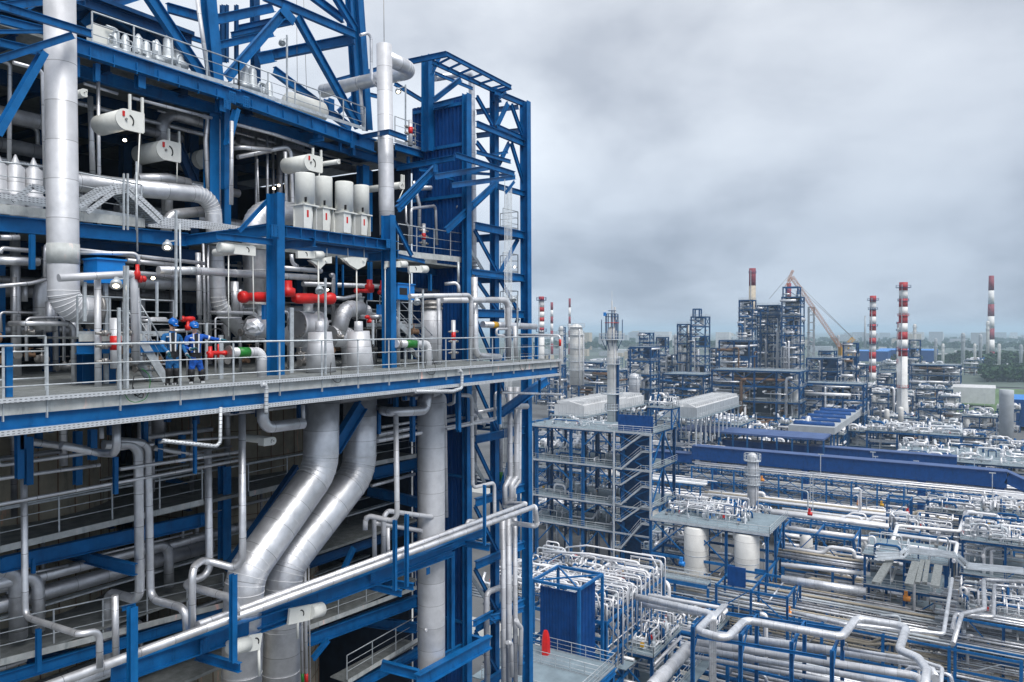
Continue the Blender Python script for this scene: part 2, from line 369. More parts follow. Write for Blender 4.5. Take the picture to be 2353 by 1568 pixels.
# big columns rising from the walkway
upright(PS, 4, 240, 150, 1368, 20.3, 62, w=.55); upright(PS, 4, 980, 295, 1300, 20.3, 52, x1=988, w=.5)
bp(4, (265, 400), (1027, 498), 20.3, 70, w=.4); bp(3, (1420, 430), (1790, 470), 20.2, 42); bp(3, (1220, 460), (1790, 392), 24, 70, v2=20.5)
bp(4, (0, 405), (240, 370), 23, 55, v2=20.4)
for a, b in (((280, 490), (500, 470)), ((850, 570), (1045, 550))): bp(4, a, b, 22.5, 55, v2=20)
beamP(PS, 'brace', 4, (0, 400), (218, 165), 20.6, 26); beamP(PS, 'brace', 4, (1012, 325), (1135, 560), 20.5, 28, m='blue')
beamP(PS, 'brace', 1, (1740, 1110), (1810, 840), 24.8, 60); beamP(PS, 'brace', 1, (1340, 1060), (1520, 1480), 28, 70, m='blue_dark')
# brackets sticking out on the right
uc = W(2, 1650, 1180, v=21).x
bp(2, (1210, 1290), (1650, 1210), 21, 42, u=uc); bp(2, (1660, 1190), (2110, 1335), 21, 42); bp(2, (1500, 1355), (1935, 1280), 21, 42, v2=22); bp(2, (1630, 1420), (2115, 1358), 21, 38, v2=22.6)
bp(2, (1380, 1300), (2080, 1345), 24, 22); bp(2, (1500, 1330), (1700, 1390), 23, 24)
for a, b, t in (((1225, 1568), (1505, 1285), 52), ((1790, 1568), (1960, 1410), 40), ((2040, 1480), (2110, 1390), 20)): beamP(PS, 'brace', 2, a, b, 21.4, t)
beamP(PS, 'brace', 4, (1040, 255), (1225, 60), 21.4, 44); beamP(PS, 'brace', 4, (1360, 395), (1690, 85), 22.2, 40)
bp(4, (1530, 665), (1800, 700), 22, 34); bp(4, (1030, 555), (1220, 600), 21, 24)
# ---------------- derrick on top
DR = thing('derrick_frame', 'blue braced derrick of leaning legs standing on the top floor of the process structure', 'derrick', W(2, 900, 900, v=26))
dr = lambda part, k, a, b, v, t, **q: beamP(DR, part, k, a, b, v, t, **q)
dr('leg', 1, (1585, -120), (1655, 650), 26, 88, shape='H', up=Vector((0, 1, 0))); dr('leg', 2, (895, -250), (985, 1000), 26, 62, shape='H', up=Vector((0, 1, 0)))
dr('leg', 2, (840, -250), (915, 960), 27.5, 62, shape='H', up=Vector((0, 1, 0)), m='blue'); dr('leg', 1, (1950, -60), (1960, 780), 31, 55, shape='H', up=Vector((0, 1, 0)), m='blue_dark')
dr('beam', 2, (190, -30), (890, 268), 26, 62); dr('beam', 2, (150, 445), (880, 300), 31, 72, v2=26.2, m='blue'); dr('beam', 2, (-60, 270), (420, 165), 31, 40, v2=28); dr('beam', 2, (0, 215), (400, 130), 31, 40, v2=28)
dr('beam', 1, (1660, 150), (2091, 60), 29, 70); dr('beam', 1, (1640, 355), (2091, 255), 29, 55); dr('beam', 1, (1980, 450), (2091, 430), 29, 90); dr('beam', 1, (570, 120), (1150, -60), 28, 60, v2=30)
dr('beam', 1, (1280, 60), (1600, 150), 27, 70); dr('beam', 1, (780, 80), (1560, 320), 30, 40)
dr('beam', 1, (-60, 60), (640, -30), 24, 60)
dr('beam', 2, (735, 620), (1060, 530), 30, 32); dr('beam', 2, (1190, 640), (1420, 780), 27, 30); dr('beam', 2, (980, 720), (1060, 740), 27, 30)
dr('brace', 1, (1120, -60), (1560, 600), 26, 88); dr('brace', 1, (820, 70), (1290, 410), 28, 70); dr('brace', 1, (640, 190), (780, 40), 28, 60); dr('brace', 1, (200, 50), (330, -20), 25, 60)
dr('brace', 2, (345, 95), (-95, 600), 25.8, 66); dr('brace', 2, (445, 130), (915, 975), 25.8, 66)
dr('brace', 2, (545, -40), (800, 150), 26.5, 60); dr('brace', 2, (735, -30), (890, 225), 26, 60); dr('brace', 2, (265, 540), (860, 985), 29, 62); dr('brace', 2, (760, 860), (880, 740), 29, 34)
dr('brace', 2, (690, 760), (690, 860), 29, 60, shape='H')
for x in (1700, 1735, 1810): dr('post', 1, (x, 40), (x, 480), 31, 26, shape='H', m='blue_dark')
sz = W(1, 1200, 165, v=27).z; MB().box((-8, 27, sz), (W(1, 1490, 200, v=27).x, 36, sz+.15)).obj('floor_plate', 'blue_dark', DR)
for v in (27.2, 29, 31, 33): MB().ibeam((-8, v, sz-.2), (W(1, 1490, 200, v=27).x, v, sz-.2), .35).obj('beam', 'blue_dark', DR)
for u in range(-6, 18, 3): MB().ibeam((u, 27, sz-.22), (u, 36, sz-.22), .4).obj('beam', 'blue_dark', DR)
dr('gusset', 2, (330, 60), (425, 170), 25.7, 80, shape='b', w=.03)
# ---------------- stair tower at the far end
ST = thing('stair_tower', 'slim blue open stair tower at the far right end of the process structure', 'stair tower', (36, 23, GZ))
tw = lambda part, k, a, b, v, t, **q: beamP(ST, part, k, a, b, v, t, **q)
VA = 22.0
uk = W(2, 1590, 405, v=VA).x; uk2 = W(2, 1960, 690, v=VA).x
upright(ST, 2, 1447, 430, 1160, 24.5, 74)
CD = W(2, 2192, 780, v=VA+.4); CDb = W(0, 1217, 1600, v=VA+.4)
for (x0, y0, x1, v) in ((1745, 720, None, 22.2),):
    A = W(2, x0, y0, v=v); MB().ibeam(A, (A.x, A.y, GZ), .3, .42, Vector((0, 1, 0))).obj('column', 'blue', ST)
A = W(2, 1955, 680, v=23); MB().ibeam(A, (A.x+.1, A.y, GZ), .35, .42, Vector((0, 1, 0))).obj('column', 'blue', ST); CC = A
MB().ibeam(CD, (CDb.x, CDb.y, GZ), .5, .42, Vector((0, 1, 0))).obj('column', 'blue', ST)
CE = Vector((CD.x, 26.5, CD.z-.5)); MB().ibeam(CE, (CE.x, CE.y, GZ), .42, .42, Vector((0, 1, 0))).obj('column', 'blue', ST)
CF = Vector((CC.x-.5, 26.5, CD.z-.5)); MB().ibeam(CF, (CF.x, CF.y, GZ), .42, .42, Vector((0, 1, 0))).obj('column', 'blue_dark', ST)
tw('beam', 2, (1300, 475), (1590, 415), VA, 42, u=uk); tw('beam', 2, (1590, 415), (2085, 670), VA, 32); tw('beam', 2, (1480, 475), (1960, 700), VA+1, 32); tw('beam', 2, (1500, 560), (1790, 680), VA+2.4, 24)
tw('beam', 2, (2085, 670), (1960, 705), VA, 30, v2=VA+1); tw('beam', 2, (1960, 705), (2190, 800), VA+.6, 42); tw('beam', 2, (1490, 815), (1760, 745), 24, 44, v2=22.3)
for i in range(6):
    f = (i+.5)/6; tw('rung', 2, (1590+495*f, 415+255*f), (1480+480*f, 475+225*f), VA, 16, v2=VA+1)
tw('brace', 2, (1495, 765), (1700, 605), VA+1.5, 38); tw('brace', 2, (1470, 575), (1548, 410), VA+1, 28); tw('brace', 2, (1990, 760), (2045, 700), VA+.5, 18)
for a, b, t in (((1820, 950), (2180, 1100), 46), ((1820, 1165), (2080, 1240), 30), ((1985, 1430), (2200, 1490), 40)): tw('beam', 2, a, b, VA+.5, t)
for a, b in (((1820, 740), (1945, 960)), ((2060, 790), (1975, 970)), ((2085, 800), (2178, 1060)), ((1980, 970), (2160, 1050)), ((2085, 1095), (2178, 1400)), ((2070, 1095), (1990, 1260)), ((1820, 1090), (1935, 1240))):
    tw('brace', 2, a, b, VA+.6, 32)
tw('beam', 2, (1820, 860), (2140, 820), 24.5, 40, m='blue_dark'); tw('beam', 2, (1820, 1040), (2150, 1000), 25.5, 40, m='blue_dark'); tw('beam', 2, (1940, 790), (2010, 775), 23, 20); tw('beam', 2, (1940, 1185), (2060, 1165), 22.6, 22)
# regular storeys below
zs = [W(4, 1700, y, v=VA+.7).z for y in (395, 690, 940)]
while zs[-1] > GZ+4: zs.append(zs[-1]-3.35)
uL, uR = A.x-2.3, CD.x
for i, z in enumerate(zs):
    MB().ibeam((uL, VA+.7, z), (uR, VA+.5, z), .42).obj('beam', 'blue', ST); MB().ibeam((uL, 26.5, z), (uR, 26.5, z), .35).obj('beam', 'blue_dark', ST)
    MB().ibeam((uR, VA+.5, z), (uR, 26.5, z), .42).obj('beam', 'blue', ST)
    MB().box((CC.x+.3, VA+.9, z+.2), (uR-.1, 24, z+.26)).obj('landing', 'deck_far', ST)
    rail(ST, [(uR-.15, VA+.8, z+.25), (uR-.15, 24, z+.25)], step=1.2); rail(ST, [(CC.x+.6, VA+.8, z+.25), (uR-.15, VA+.8, z+.25)], step=1.4)
    zn = zs[i+1] if i+1 < len(zs) else GZ
    s = 1 if i % 2 else -1; um = (CC.x+uR)/2
    a, b = (CC.x+.2, uR-.2) if s > 0 else (uR-.2, CC.x+.2)
    MB().ibeam((a, VA+.75, z-.2), (b, VA+.75, zn+.2), .22).obj('brace', 'blue', ST)
    MB().ibeam((uL, VA+.75, z-.2), (CC.x-.1, VA+.75, zn+.2), .2).obj('brace', 'blue', ST)
    mb = MB()                                          # a flight of stairs with stringers, treads and rails
    for vv in (24.4, 25.3): mb.bar((uL+.6, vv, z+.2), (uR-1.2, vv, zn+.25), .04, .24)
    for q in range(14):
        f = (q+.5)/14; p = Vector((uL+.6+(uR-1.8-uL)*f, 24.85, z+.2+(zn-z)*f)); mb.bar(p-Vector((0, .44, 0)), p+Vector((0, .44, 0)), .26, .03)
    mb.obj('stair_flight', 'galv', ST)
# corrugated enclosure
mb = MB(); p0 = W(2, 1735, 735, v=22.35); uW = p0.x-.12; v = 22.4
while v < 25.6:
    mb.box((uW, v, -27), (uW+.10, v+.12, p0.z-.15)); mb.box((uW+.05, v+.12, -27), (uW+.12, v+.24, p0.z-.15)); v += .24
mb.obj('corrugated_wall', 'blue_panel', ST)
for y in (800, 1110, 1500):
    z = W(2, 1735, y, v=22.4).z; MB().bar((uW-.05, 22.35, z), (uW-.05, 25.6, z-.03), .1, .16).obj('girt', 'blue', ST)
for z in (-7.5, -11, -15, -19, -23):
    MB().bar((uW-.05, 22.35, z), (uW-.05, 25.6, z), .1, .14).obj('girt', 'blue', ST)
# conduits and cable ladder clipped to the tower
mb = MB(); mb2 = MB()
for i in range(6):
    a = W(4, 1745+i*9, 115 if i else 60, v=21.9); mb.tube([a, (a.x, a.y, -30)], .022, 6)
mb.obj('conduit', 'galv', ST)
# ---------------- lower storeys of the process structure
bp(5, (0, 935), (1110, 685), 24.5, 75); bp(5, (300, 850), (730, 960), 27, 60, v2=22.5); bp(5, (900, 470), (1120, 560), 29, 40, v2=27)
bp(5, (-20, 1560), (1200, 1190), 24.5, 60); bp(5, (150, 1440), (520, 1400), 25, 50, m='blue_dark')
bp(6, (600, 500), (820, 450), 25, 60); bp(6, (270, 960), (820, 770), 25, 45, m='blue_dark'); bp(6, (270, 1350), (820, 1150), 24.6, 60); bp(6, (570, 590), (830, 650), 27, 50, v2=24); bp(6, (550, 1255), (820, 1290), 27, 50, v2=24)
bp(6, (480, 1600), (840, 1410), 24.6, 50)
for k, a, b, t in ((6, (400, 380), (540, 150), 70), (6, (440, 1010), (500, 880), 30), (6, (290, 1450), (370, 1350), 30), (4, (1760, 1568), (2025, 1370), 55)):
    beamP(PS, 'brace', k, a, b, 24.2 if k == 6 and t != 70 else 21.5, t, m='blue_dark' if t == 60 else 'blue')
beamP(PS, 'brace', 0, (523, 1316), (687, 1077), 23.4, 30, m='blue_dark')
for k, x, y0, y1, t, v in ((5, 155, 240, 500, 35, 22), (5, 420, 210, 500, 36, 24), (5, 500, 200, 365, 36, 21.5), (5, 625, 350, 550, 22, 21), (5, 1055, 150, 440, 16, 20.3), (5, 1215, 400, 900, 50, 25), (5, 860, 250, 380, 30, 24), (5, 985, 230, 380, 28, 24),
                           (6, 800, 110, 340, 22, 21), (6, 1038, 60, 290, 18, 20.4), (6, 1243, 20, 250, 18, 20.4), (6, 715, 110, 240, 20, 23), (6, 625, 180, 300, 20, 22), (6, 850, 1200, 1568, 20, 25), (5, 208, 1280, 1510, 24, 24),
                           (6, 997, 900, 1470, 30, 22.6), (5, 180, 900, 980, 18, 24)):
    upright(PS, k, x, y0, y1, v, t)
# the long bracketed beam that carries the lower pipe run
bp(5, (600, 1530), (1570, 1195), 20.9, 95); bp(6, (0, 1250), (1000, 890), 20.9, 75); bp(17, (0, 1080), (1250, 560), 20.9, 120)
for a, b in (((1060, 1420), (1300, 1490)),): bp(5, a, b, 21.5, 50, v2=19.6)
for a, b in (((560, 1070), (745, 1115)), ((640, 1050), (805, 1080)), ((1030, 850), (1195, 880))): bp(6, a, b, 21.3, 34, v2=19.7)
for k, x, y0, y1, t in ((5, 716, 1160, 1620, 42), (5, 1262, 985, 1460, 32), (6, 710, 740, 1100, 18), (6, 770, 710, 1080, 18), (6, 1168, 560, 870, 14)):
    upright(PS, k, x, y0, y1, 19.55, t, part='pipe_support')
bp(5, (660, 1172), (735, 1152), 19.9, 24, v2=19.5)
# frame around the foot of the vertical vessel
bp(6, (820, 1568), (1195, 1360), 21, 70); bp(6, (640, 1480), (830, 1530), 23, 50, v2=21.5); bp(6, (1000, 1320), (1195, 1370), 23.5, 40, v2=21); bp(6, (950, 1440), (1100, 1360), 22.5, 30); bp(6, (700, 1480), (850, 1400), 24, 30)
bp(6, (1110, 1270), (1210, 1215), 22, 30); bp(6, (1200, 1240), (1365, 1195), 21.6, 26); bp(6, (1200, 1240), (1225, 1260), 21.6, 20)
# lower walkways
for nm, k, a, b in (('walk', 5, (0, 850), (1100, 592)), ('walk', 5, (0, 1462), (1215, 1150)), ('walk', 6, (270, 1290), (820, 1085)), ('walk', 6, (470, 1568), (830, 1350)), ('walk', 6, (600, 452), (820, 410)), ('walk', 5, (1350, 550), (1560, 500))):
    A_ = W(k, *a, v=24.3); B_ = W(k, *b, v=24.3)
    MB().bar(A_, B_, .03, .20).obj('fascia', 'fascia', PS)
    rail(PS, [A_+Vector((0, .06, .1)), B_+Vector((0, .06, .1))], toe=False, step=1.7, m='galv')
    MB().box((min(A_.x, B_.x), 24.3, A_.z-.06), (max(A_.x, B_.x), 25.4, A_.z)).obj('walkway_grating', 'grating', PS)
# top floor rail, second floor rails
a = W(12, 330, 360, v=25.05); b = W(13, 0, 500, v=25.05); c = W(13, 1740, 1065, v=25.05)
rail(PS, [a+UP*.05, b+UP*.05, c+UP*.05], step=1.45, toe=True, r=.024)
a = W(2, 1195, 1090, v=25.05); b = W(2, 1495, 1185, v=25.05); rail(PS, [a, b], h=1.3)
a = W(3, -20, 215, v=23.95); b = W(3, 310, 240, v=23.95); rail(PS, [a, b], h=1.2); a = W(3, 510, 265, v=23.95); b = W(3, 930, 330, v=23.95); rail(PS, [a, b], h=1.2)
a = W(4, 1045, 545, v=22.6); b = W(4, 1490, 590, v=22.6); rail(PS, [a, b], h=1.35); MB().bar(a, b, .06, .25).obj('fascia', 'fascia', PS)
MB().box((a.x, 22.6, a.z-.3), (b.x-.2, 24.6, a.z-.22)).obj('deck', 'grating', PS)
# welded stiffeners and bolted gussets that break up the long beams
a = W(1, 590, 380, v=24.9); b = W(2, 910, 1065, v=24.9)
for i in range(16):
    p = a+(b-a)*((i+.5)/16); MB().bar(p-UP*.2, p+UP*.2, .02, .09, Vector((0, 1, 0))).obj('stiffener', 'blue', PS)
a = W(4, 270, 402, v=20.15); b = W(4, 1020, 497, v=20.15)
for i in range(9):
    p = a+(b-a)*((i+.4)/9); MB().bar(p-UP*.19, p+UP*.19, .02, .07, Vector((0, 1, 0))).obj('stiffener', 'blue', PS)
for k, x, y, v, s_ in ((4, 240, 395, 19.98, .34), (4, 985, 480, 20.0, .3), (2, 1505, 1290, 21.2, .3), (4, 1690, 90, 21.95, .25), (1, 1740, 800, 24.6, .3), (2, 870, 1110, 24.8, .25), (5, 1105, 690, 24.2, .3), (5, 1110, 1370, 20.7, .35), (6, 600, 1030, 20.7, .3), (6, 880, 1000, 20.7, .25)):
    c = W(k, x, y, v=v); mb = MB().bar(c-UP*s_*.6, c+UP*s_*.6, s_, .02, Vector((0, 1, 0)))
    for i in range(2):
        for j in range(4): mb.lathe(c+Vector(((-.25+i*.5)*s_, -.01, (-.42+j*.28)*s_)), [(.016, 0), (.016, .03)], 6, (0, -1, 0))
    mb.obj('gusset', 'blue', PS)
# ================================================================ MAIN WALKWAY with handrail, trays, fascia
WV = 18.6
WK = thing('front_walkway', 'long grey railed walkway on a blue edge beam, where the two workers stand', 'walkway', (20, WV, -1.55))
uA, uB = W(0, -60, 916, v=WV).x, W(0, 1285, 829, v=WV).x
MB().box((uA, WV+.02, -1.62), (uB, 20.0, -1.53)).obj('floor', 'grating', WK)
MB().box((uA, WV-.02, -1.93), (uB, WV+.01, -1.60)).obj('fascia', 'fascia', WK)
MB().ibeam((uA, WV+.1, -2.10), (uB, WV+.1, -2.10), .34, .2).obj('edge_beam', 'blue', WK)
MB().box((uA, WV-.16, -1.64), (uB, WV-.04, -1.55)).box((uA, WV-.17, -1.64), (uB, WV-.155, -1.53)).obj('cable_tray', 'tray', WK)
MB().box((uA, WV-.14, -2.38), (uB, WV-.02, -2.26)).obj('cable_tray', 'tray', WK)
MB().ibeam((uA, WV+1.4, -1.85), (uB, WV+1.4, -1.85), .4, .2).obj('inner_beam', 'blue_dark', WK)
for i in range(12): 
    u = uA+.5+i*2.4
    if u < uB: MB().ibeam((u, WV+.15, -1.83), (u, WV+1.4, -1.83), .3, .15).obj('cross_beam', 'blue_dark', WK)
hr = MB(); hr.tube([(uA, WV, -.36), (uB, WV, -.35), (uB, 21, -.35)], .029, 10)
for z in (-.83, -1.29): hr.tube([(uA, WV, z), (uB, WV, z), (uB, 21, z)], .015, 8)
HR = hr.obj('handrail', 'galv', WK)
for px in (8, 109, 277, 415, 537, 643, 740, 823, 894, 962, 1025, 1082, 1132, 1180, 1224, 1265):
    u = W(0, px, 860, v=WV).x
    MB().bar((u, WV+.01, -.37), (u, WV+.01, -1.70), .055, .02, Vector((0, 1, 0))).bar((u-.035, WV-.03, -1.6), (u-.035, WV-.03, -2.06), .02, .07, Vector((0, 1, 0))).obj('post', 'galv', HR)
MB().tube([(uB-.1, WV-.1, -2.9), (uB-.1, WV-.1, -.3), (uB-.1, WV+.8, -.28), (uB-.1, 22, -.28)], .06, 12).obj('end_pipe', 'jacket', WK)
MB().lathe((uB-.1, WV-.1, -.85), [(.064, 0), (.064, .35)], 12).obj('end_band', 'red', WK)
mb = MB(); q = W(0, 97, 793, v=WV+.3)
ex = MB(); a = W(3, -10, 1088, v=WV+1.4); b = W(3, 298, 1088, v=WV+1.4)
for dz in (0, -.38, -.72, -1.05): ex.tube([(a.x, a.y, a.z+dz), (b.x, b.y, a.z+dz)], .02, 8)
ex.bar((b.x, b.y, a.z), (b.x, b.y, -1.55), .05, .03, Vector((0, 1, 0))); ex.obj('handrail', 'galv', WK)
# knee brace below the right end
beamP(WK, 'brace', 15, (1500, 1180), (2000, 800), 20.5, 110); beamP(WK, 'hanger', 15, (2027, 720), (2027, 980), 19.2, 28, shape='b'); 
for x in (2150, 2240): pass
upright(WK, 15, 1472, 780, 1330, 19.4, 46, part='hanger', m='blue'); upright(WK, 15, 905, 890, 1412, 19.6, 55, part='hanger'); upright(WK, 15, 1985, 110, 455, 19.5, 40, part='post')
# cable drops bent off the trays
def pipeP(name, k, pts, v, t, m='alu', label=None, cat='pipe', parent=None, n=14, bend=1.5, group=None, part=None, mb=None):
    P = []
    for p in pts:
        vv = v; uu = None
        if len(p) > 2 and p[2] is not None:
            if isinstance(p[2], str): uu = P[-1].x if p[2] == 'u' else None
            else: vv = p[2]
        if uu is not None: P.append(W(k, p[0], p[1], u=uu))
        else: P.append(W(k, p[0], p[1], v=vv))
        if not (len(p) > 2 and p[2] == 'u'): v = vv
        else: v = P[-1].y
    # the caller measures t at the first point
    r = size(k, t, P[0])/2
    o = (mb or MB()).tube(P, r, n, bend)
    if mb is not None: return P, r
    o = o.obj(part or name, m, parent)
    if label: tag(o, label, cat, group)
    return o, P, r
def flange(P0, P1, at, r, m, parent, name='flange', th=.06, k=1.35):
    d = (Vector(P1)-Vector(P0)); p = Vector(P0)+d*at; return MB().lathe(p, [(r*k, 0), (r*k, th)], 18, d).obj(name, m, parent)
for k, pts, t in ((4, [(150, 1405), (180, 1410), (180, 1568), (180, 1600)], 34), (4, [(1445, 1315), (1465, 1320), (1462, 1430), (1400, 1450), (1160, 1450)], 26), (5, [(1195, 80), (1192, 270), (1170, 292), (880, 262)], 22)):
    o, P, r = pipeP('cable_duct', k, pts, WV-.25, t, 'tray', parent=WK, n=4, bend=.8)
# ================================================================ PIPES of the front structure
random.seed(11)
RV = thing('cap', '', 'x'); bpy.data.objects.remove(RV)
def PP(label, k, pts, v, t, m='alu', name='pipe', n=16, bend=1.5, fl=(), group=None, cat='pipe', thk=1.35):
    """one pipe as a thing: an empty at its first point, the run, and flanges as parts"""
    P = []
    for p in pts:
        e = p[2] if len(p) > 2 else None
        if e == 'u': P.append(W(k, p[0], p[1], u=P[-1].x)); v = P[-1].y
        else:
            if e is not None: v = e
            P.append(W(k, p[0], p[1], v=v))
    r = size(k, t, P[0])/2
    if not fl and n < 20:
        o = MB().tube(P, r, n, bend).obj(name, m); return tag(o, label, cat, group), P, r
    root = thing(name, label, cat, P[0], group); run = MB().tube(P, r, n, bend, arc=8 if n >= 24 else 5); run.obj('run', m, root)
    if n >= 20:                                        # overlapping sheet edges round the bends
        nr = (len(run.v))//n; rings = [[Vector(run.v[i*n+k]) for k in range(n)] for i in range(nr)]; cs = [sum(q, Vector())/n for q in rings]; sm = MB()
        for i in range(1, nr-1):
            if (cs[i]-cs[i-1]).length < r*1.2 or (cs[i+1]-cs[i]).length < r*1.2: sm.tube([cs[i]+(p-cs[i])*1.005 for p in rings[i]+rings[i][:1]], .010, 4, 0, caps=False)
            if (cs[i+1]-cs[i]).length > 1.6:
                m_ = int((cs[i+1]-cs[i]).length/1.2)
                for q in range(1, m_): off = (cs[i+1]-cs[i])*(q/m_); sm.tube([cs[i]+off+(p-cs[i])*1.005 for p in rings[i]+rings[i][:1]], .006, 4, 0, caps=False)
        if sm.v: sm.obj('sheet_seams', 'seam', root)
    for i, f, mm, ln in fl:
        a, b = P[i], P[i+1]; d = (b-a).normalized(); c = a+(b-a)*f
        MB().lathe(c-d*ln/2, [(r*thk if mm not in ('green', 'red', 'yellow', 'galv', 'fascia') else r*1.03, 0), (r*thk if mm not in ('green', 'red', 'yellow', 'galv', 'fascia') else r*1.03, ln)], 20, d).obj({'green': 'green_band', 'red': 'red_band', 'yellow': 'yellow_band', 'galv': 'collar', 'fascia': 'collar'}.get(mm, 'flange'), mm, root)
    return root, P, r
A_ = 'alu'; J_ = 'jacket'
PP('large silver riser at far left ending in an elbow behind the walkway rail', 0, [(136, -90), (147, 707), (225, 716)], 21.35, 66, J_, n=28, fl=[(0, .845, 'fascia', .55), (1, .9, 'steel', .08)], bend=1.1)
PP('tall silver riser with flat cap beside the derrick', 2, [(1112, 345), (1130, 1568), (1136, 1800)], 22.3, 118, J_, n=26)
PP('silver branch looping off the capped riser and back behind the derrick', 2, [(1125, 440), (1340, 545), (640, 700, 'u')], 22.3, 112, A_, n=24, bend=1.0)
PP('thin pipe hooked over behind the top of the capped riser', 2, [(930, 270), (1012, 248), (1016, 635), (1075, 668)], 24.5, 24)
o = MB().tube([W(2, 1108, -60, v=22.3), W(2, 1112, 345, v=22.3)], .016, 6).obj('lightning_rod', 'steel'); tag(o, 'thin rod rising from the cap of the tall silver riser', 'rod')
for x0, x1, y1 in ((441, 447, 640), (495, 518, 690)):
    o = MB().tube([W(2, x0, -20, v=29), W(2, x1, y1, v=29)], .012, 5).obj('wire', 'steel'); tag(o, 'thin wire hanging down inside the derrick', 'wire', 'wires hanging in the derrick')
PP('grey pipe running up the nearer leg of the derrick', 1, [(1505, -40), (1600, 620)], 25.6, 32, J_); PP('short grey pipe on the far leg of the derrick', 2, [(925, 610), (955, 1000)], 25.6, 26, J_)
PP('silver pipe bending over the roof of the stair tower', 2, [(1500, 600, 25), (1780, 555), (1795, 1568), (1800, 3700)], 21.8, 52, A_, n=18, bend=.9)
# upper storey
U = [('vertical pipe at the far left edge of the second storey', 1, [(20, 470, 27), (75, 490), (70, 1480)], 26, 32),
 ('second thin vertical pipe beside the large riser', 1, [(100, 480), (325, 540), (350, 1450)], 23, 30),
 ('thick hanger pipe dropping behind the first spring drum', 1, [(690, 740), (710, 1330)], 27, 40), ('slim pipe right of the thick hanger pipe', 1, [(740, 960), (765, 1330)], 27.5, 22),
 ('left of two pipes falling from the facade beam', 1, [(1560, 890, 26), (1595, 905), (1575, 1080), (1608, 1620)], 24.4, 38), ('right of two pipes falling from the facade beam', 1, [(1640, 905, 26), (1668, 915), (1672, 1600)], 24.4, 40),
 ('long thin pipe under the top floor beam', 1, [(1010, 750), (1620, 905)], 25.6, 26), ('pipe with bracket right of the falling pair', 1, [(1775, 930), (1770, 1568)], 24.6, 30),
 ('brownish pipe under the top floor at the left', 1, [(640, 640), (900, 720)], 26, 24), ('pipe under the facade beam right of the splice', 1, [(1795, 950), (2100, 1030), (2400, 1130)], 25.6, 28),
 ('pipe bowing beneath the beam beside the spring cans', 2, [(-60, 1140), (20, 1130, 25.5), (240, 1150)], 26, 34), ('arched pipe falling beside the four white cans', 2, [(-10, 1205, 26), (395, 1120), (410, 1560), (412, 1620)], 23, 36),
 ('pipe close behind the arched pipe', 2, [(355, 1165, 25), (365, 1568)], 24, 26), ('slim dark pipe at the edge of the lamp', 2, [(140, 1220), (150, 1568)], 26, 16),
 ('pipe elbow coming out behind the right columns', 2, [(1400, 1440, 24.5), (1530, 1440), (1535, 1568), (1545, 2130)], 22.6, 38),
 ('square loop of thin pipe on the right balcony', 4, [(1130, 480), (1130, 250), (1290, 232, 23.5), (1300, 490)], 22.8, 20), ('pipe dropping onto the right balcony', 4, [(1145, 70), (1185, 230), (1185, 380)], 24, 24),
 ('stepped thin pipe left of the right balcony', 4, [(1095, 200), (1098, 340), (1118, 375), (1118, 480)], 23.4, 14)]
for lb, k, pts, v, t in U: PP(lb+' of the structure' if len(lb.split()) < 13 else lb, k, pts, v, t, A_, n=12)
PP('big silver pipe sweeping across the second storey and down through its floor', 3, [(430, 70), (1395, 165), (1432, 880), (1610, 1085)], 25.2, 125, A_, n=28, bend=1.15)
PP('second big pipe running behind the sweeping one', 3, [(900, 55), (1100, 50), (1240, 85)], 27, 70, A_, n=18)
PP('big elbow pipe rising beside the spring cans and down to the valves', 4, [(350, 285, 25), (95, 270), (120, 900)], 25.2, 150, A_, n=28, bend=.9, fl=[(1, .96, 'steel', .1)])
PP('short elbow behind the sweeping pipe', 3, [(1090, 400), (1110, 290), (1320, 270)], 27, 70, A_, n=18)
for k, a, b, v, t, lb in ((3, (510, 520), (1340, 610), 22.4, 28, 'long slim pipe under the second storey beam'), (3, (700, 660), (1180, 700), 23, 40, 'dull pipe leading into the thick horizontal one'), (3, (830, 590), (1150, 625), 24, 36, 'dull pipe just under the slim one')):
    PP(lb, k, [a, b], v, t, 'alu_dull', n=12)
PP('thick horizontal pipe passing behind the first blue column', 3, [(1040, 655), (1260, 658), (1800, 690)], 22.2, 56, A_, n=20, fl=[(0, .98, 'galv', .25)]); PP('thick horizontal pipe ending right of the blue column', 4, [(-40, 675), (505, 705)], 22.4, 44, A_, n=18)
M_ = [(4, [(280, 640), (540, 660)], 23, 34), (4, [(420, 745), (960, 760), (1330, 800)], 24, 34), (4, [(600, 690, 23.5), (620, 680), (618, 990)], 22.4, 26), (4, [(345, 550), (350, 610), (385, 630)], 23, 26), (4, [(620, 835), (690, 840), (800, 815)], 23, 26),
      (3, [(0, 440), (125, 440)], 22, 36), (3, [(0, 545, 24), (10, 510), (185, 525)], 22.4, 30), (3, [(-20, 590), (255, 600)], 23, 56), (3, [(300, 700, 22), (300, 500), (400, 470, 25)], 21.5, 30), (3, [(-20, 760), (200, 740), (300, 715)], 24, 26),
      (3, [(175, 1250), (172, 970), (400, 965), (420, 985), (420, 1250)], 22.5, 20), (3, [(10, 1060), (0, 930), (250, 935)], 24, 16), (3, [(470, 1180), (475, 1255), (560, 1255)], 22.5, 18), (3, [(95, 700), (95, 1100)], 25, 30), (3, [(330, 860), (335, 1060)], 23, 60), (3, [(480, 980), (482, 1075)], 23, 36), 
      (3, [(160, 760), (160, 860)], 26, 40), (3, [(245, 760), (243, 860)], 26, 20), (3, [(1300, 540), (1310, 950)], 23.5, 34), (3, [(1335, 480), (1345, 1060)], 23.2, 18), (3, [(1365, 490), (1368, 1060)], 23.2, 16), (3, [(1540, 730), (1545, 960)], 24, 50), (3, [(1575, 780), (1580, 960)], 24, 30)]
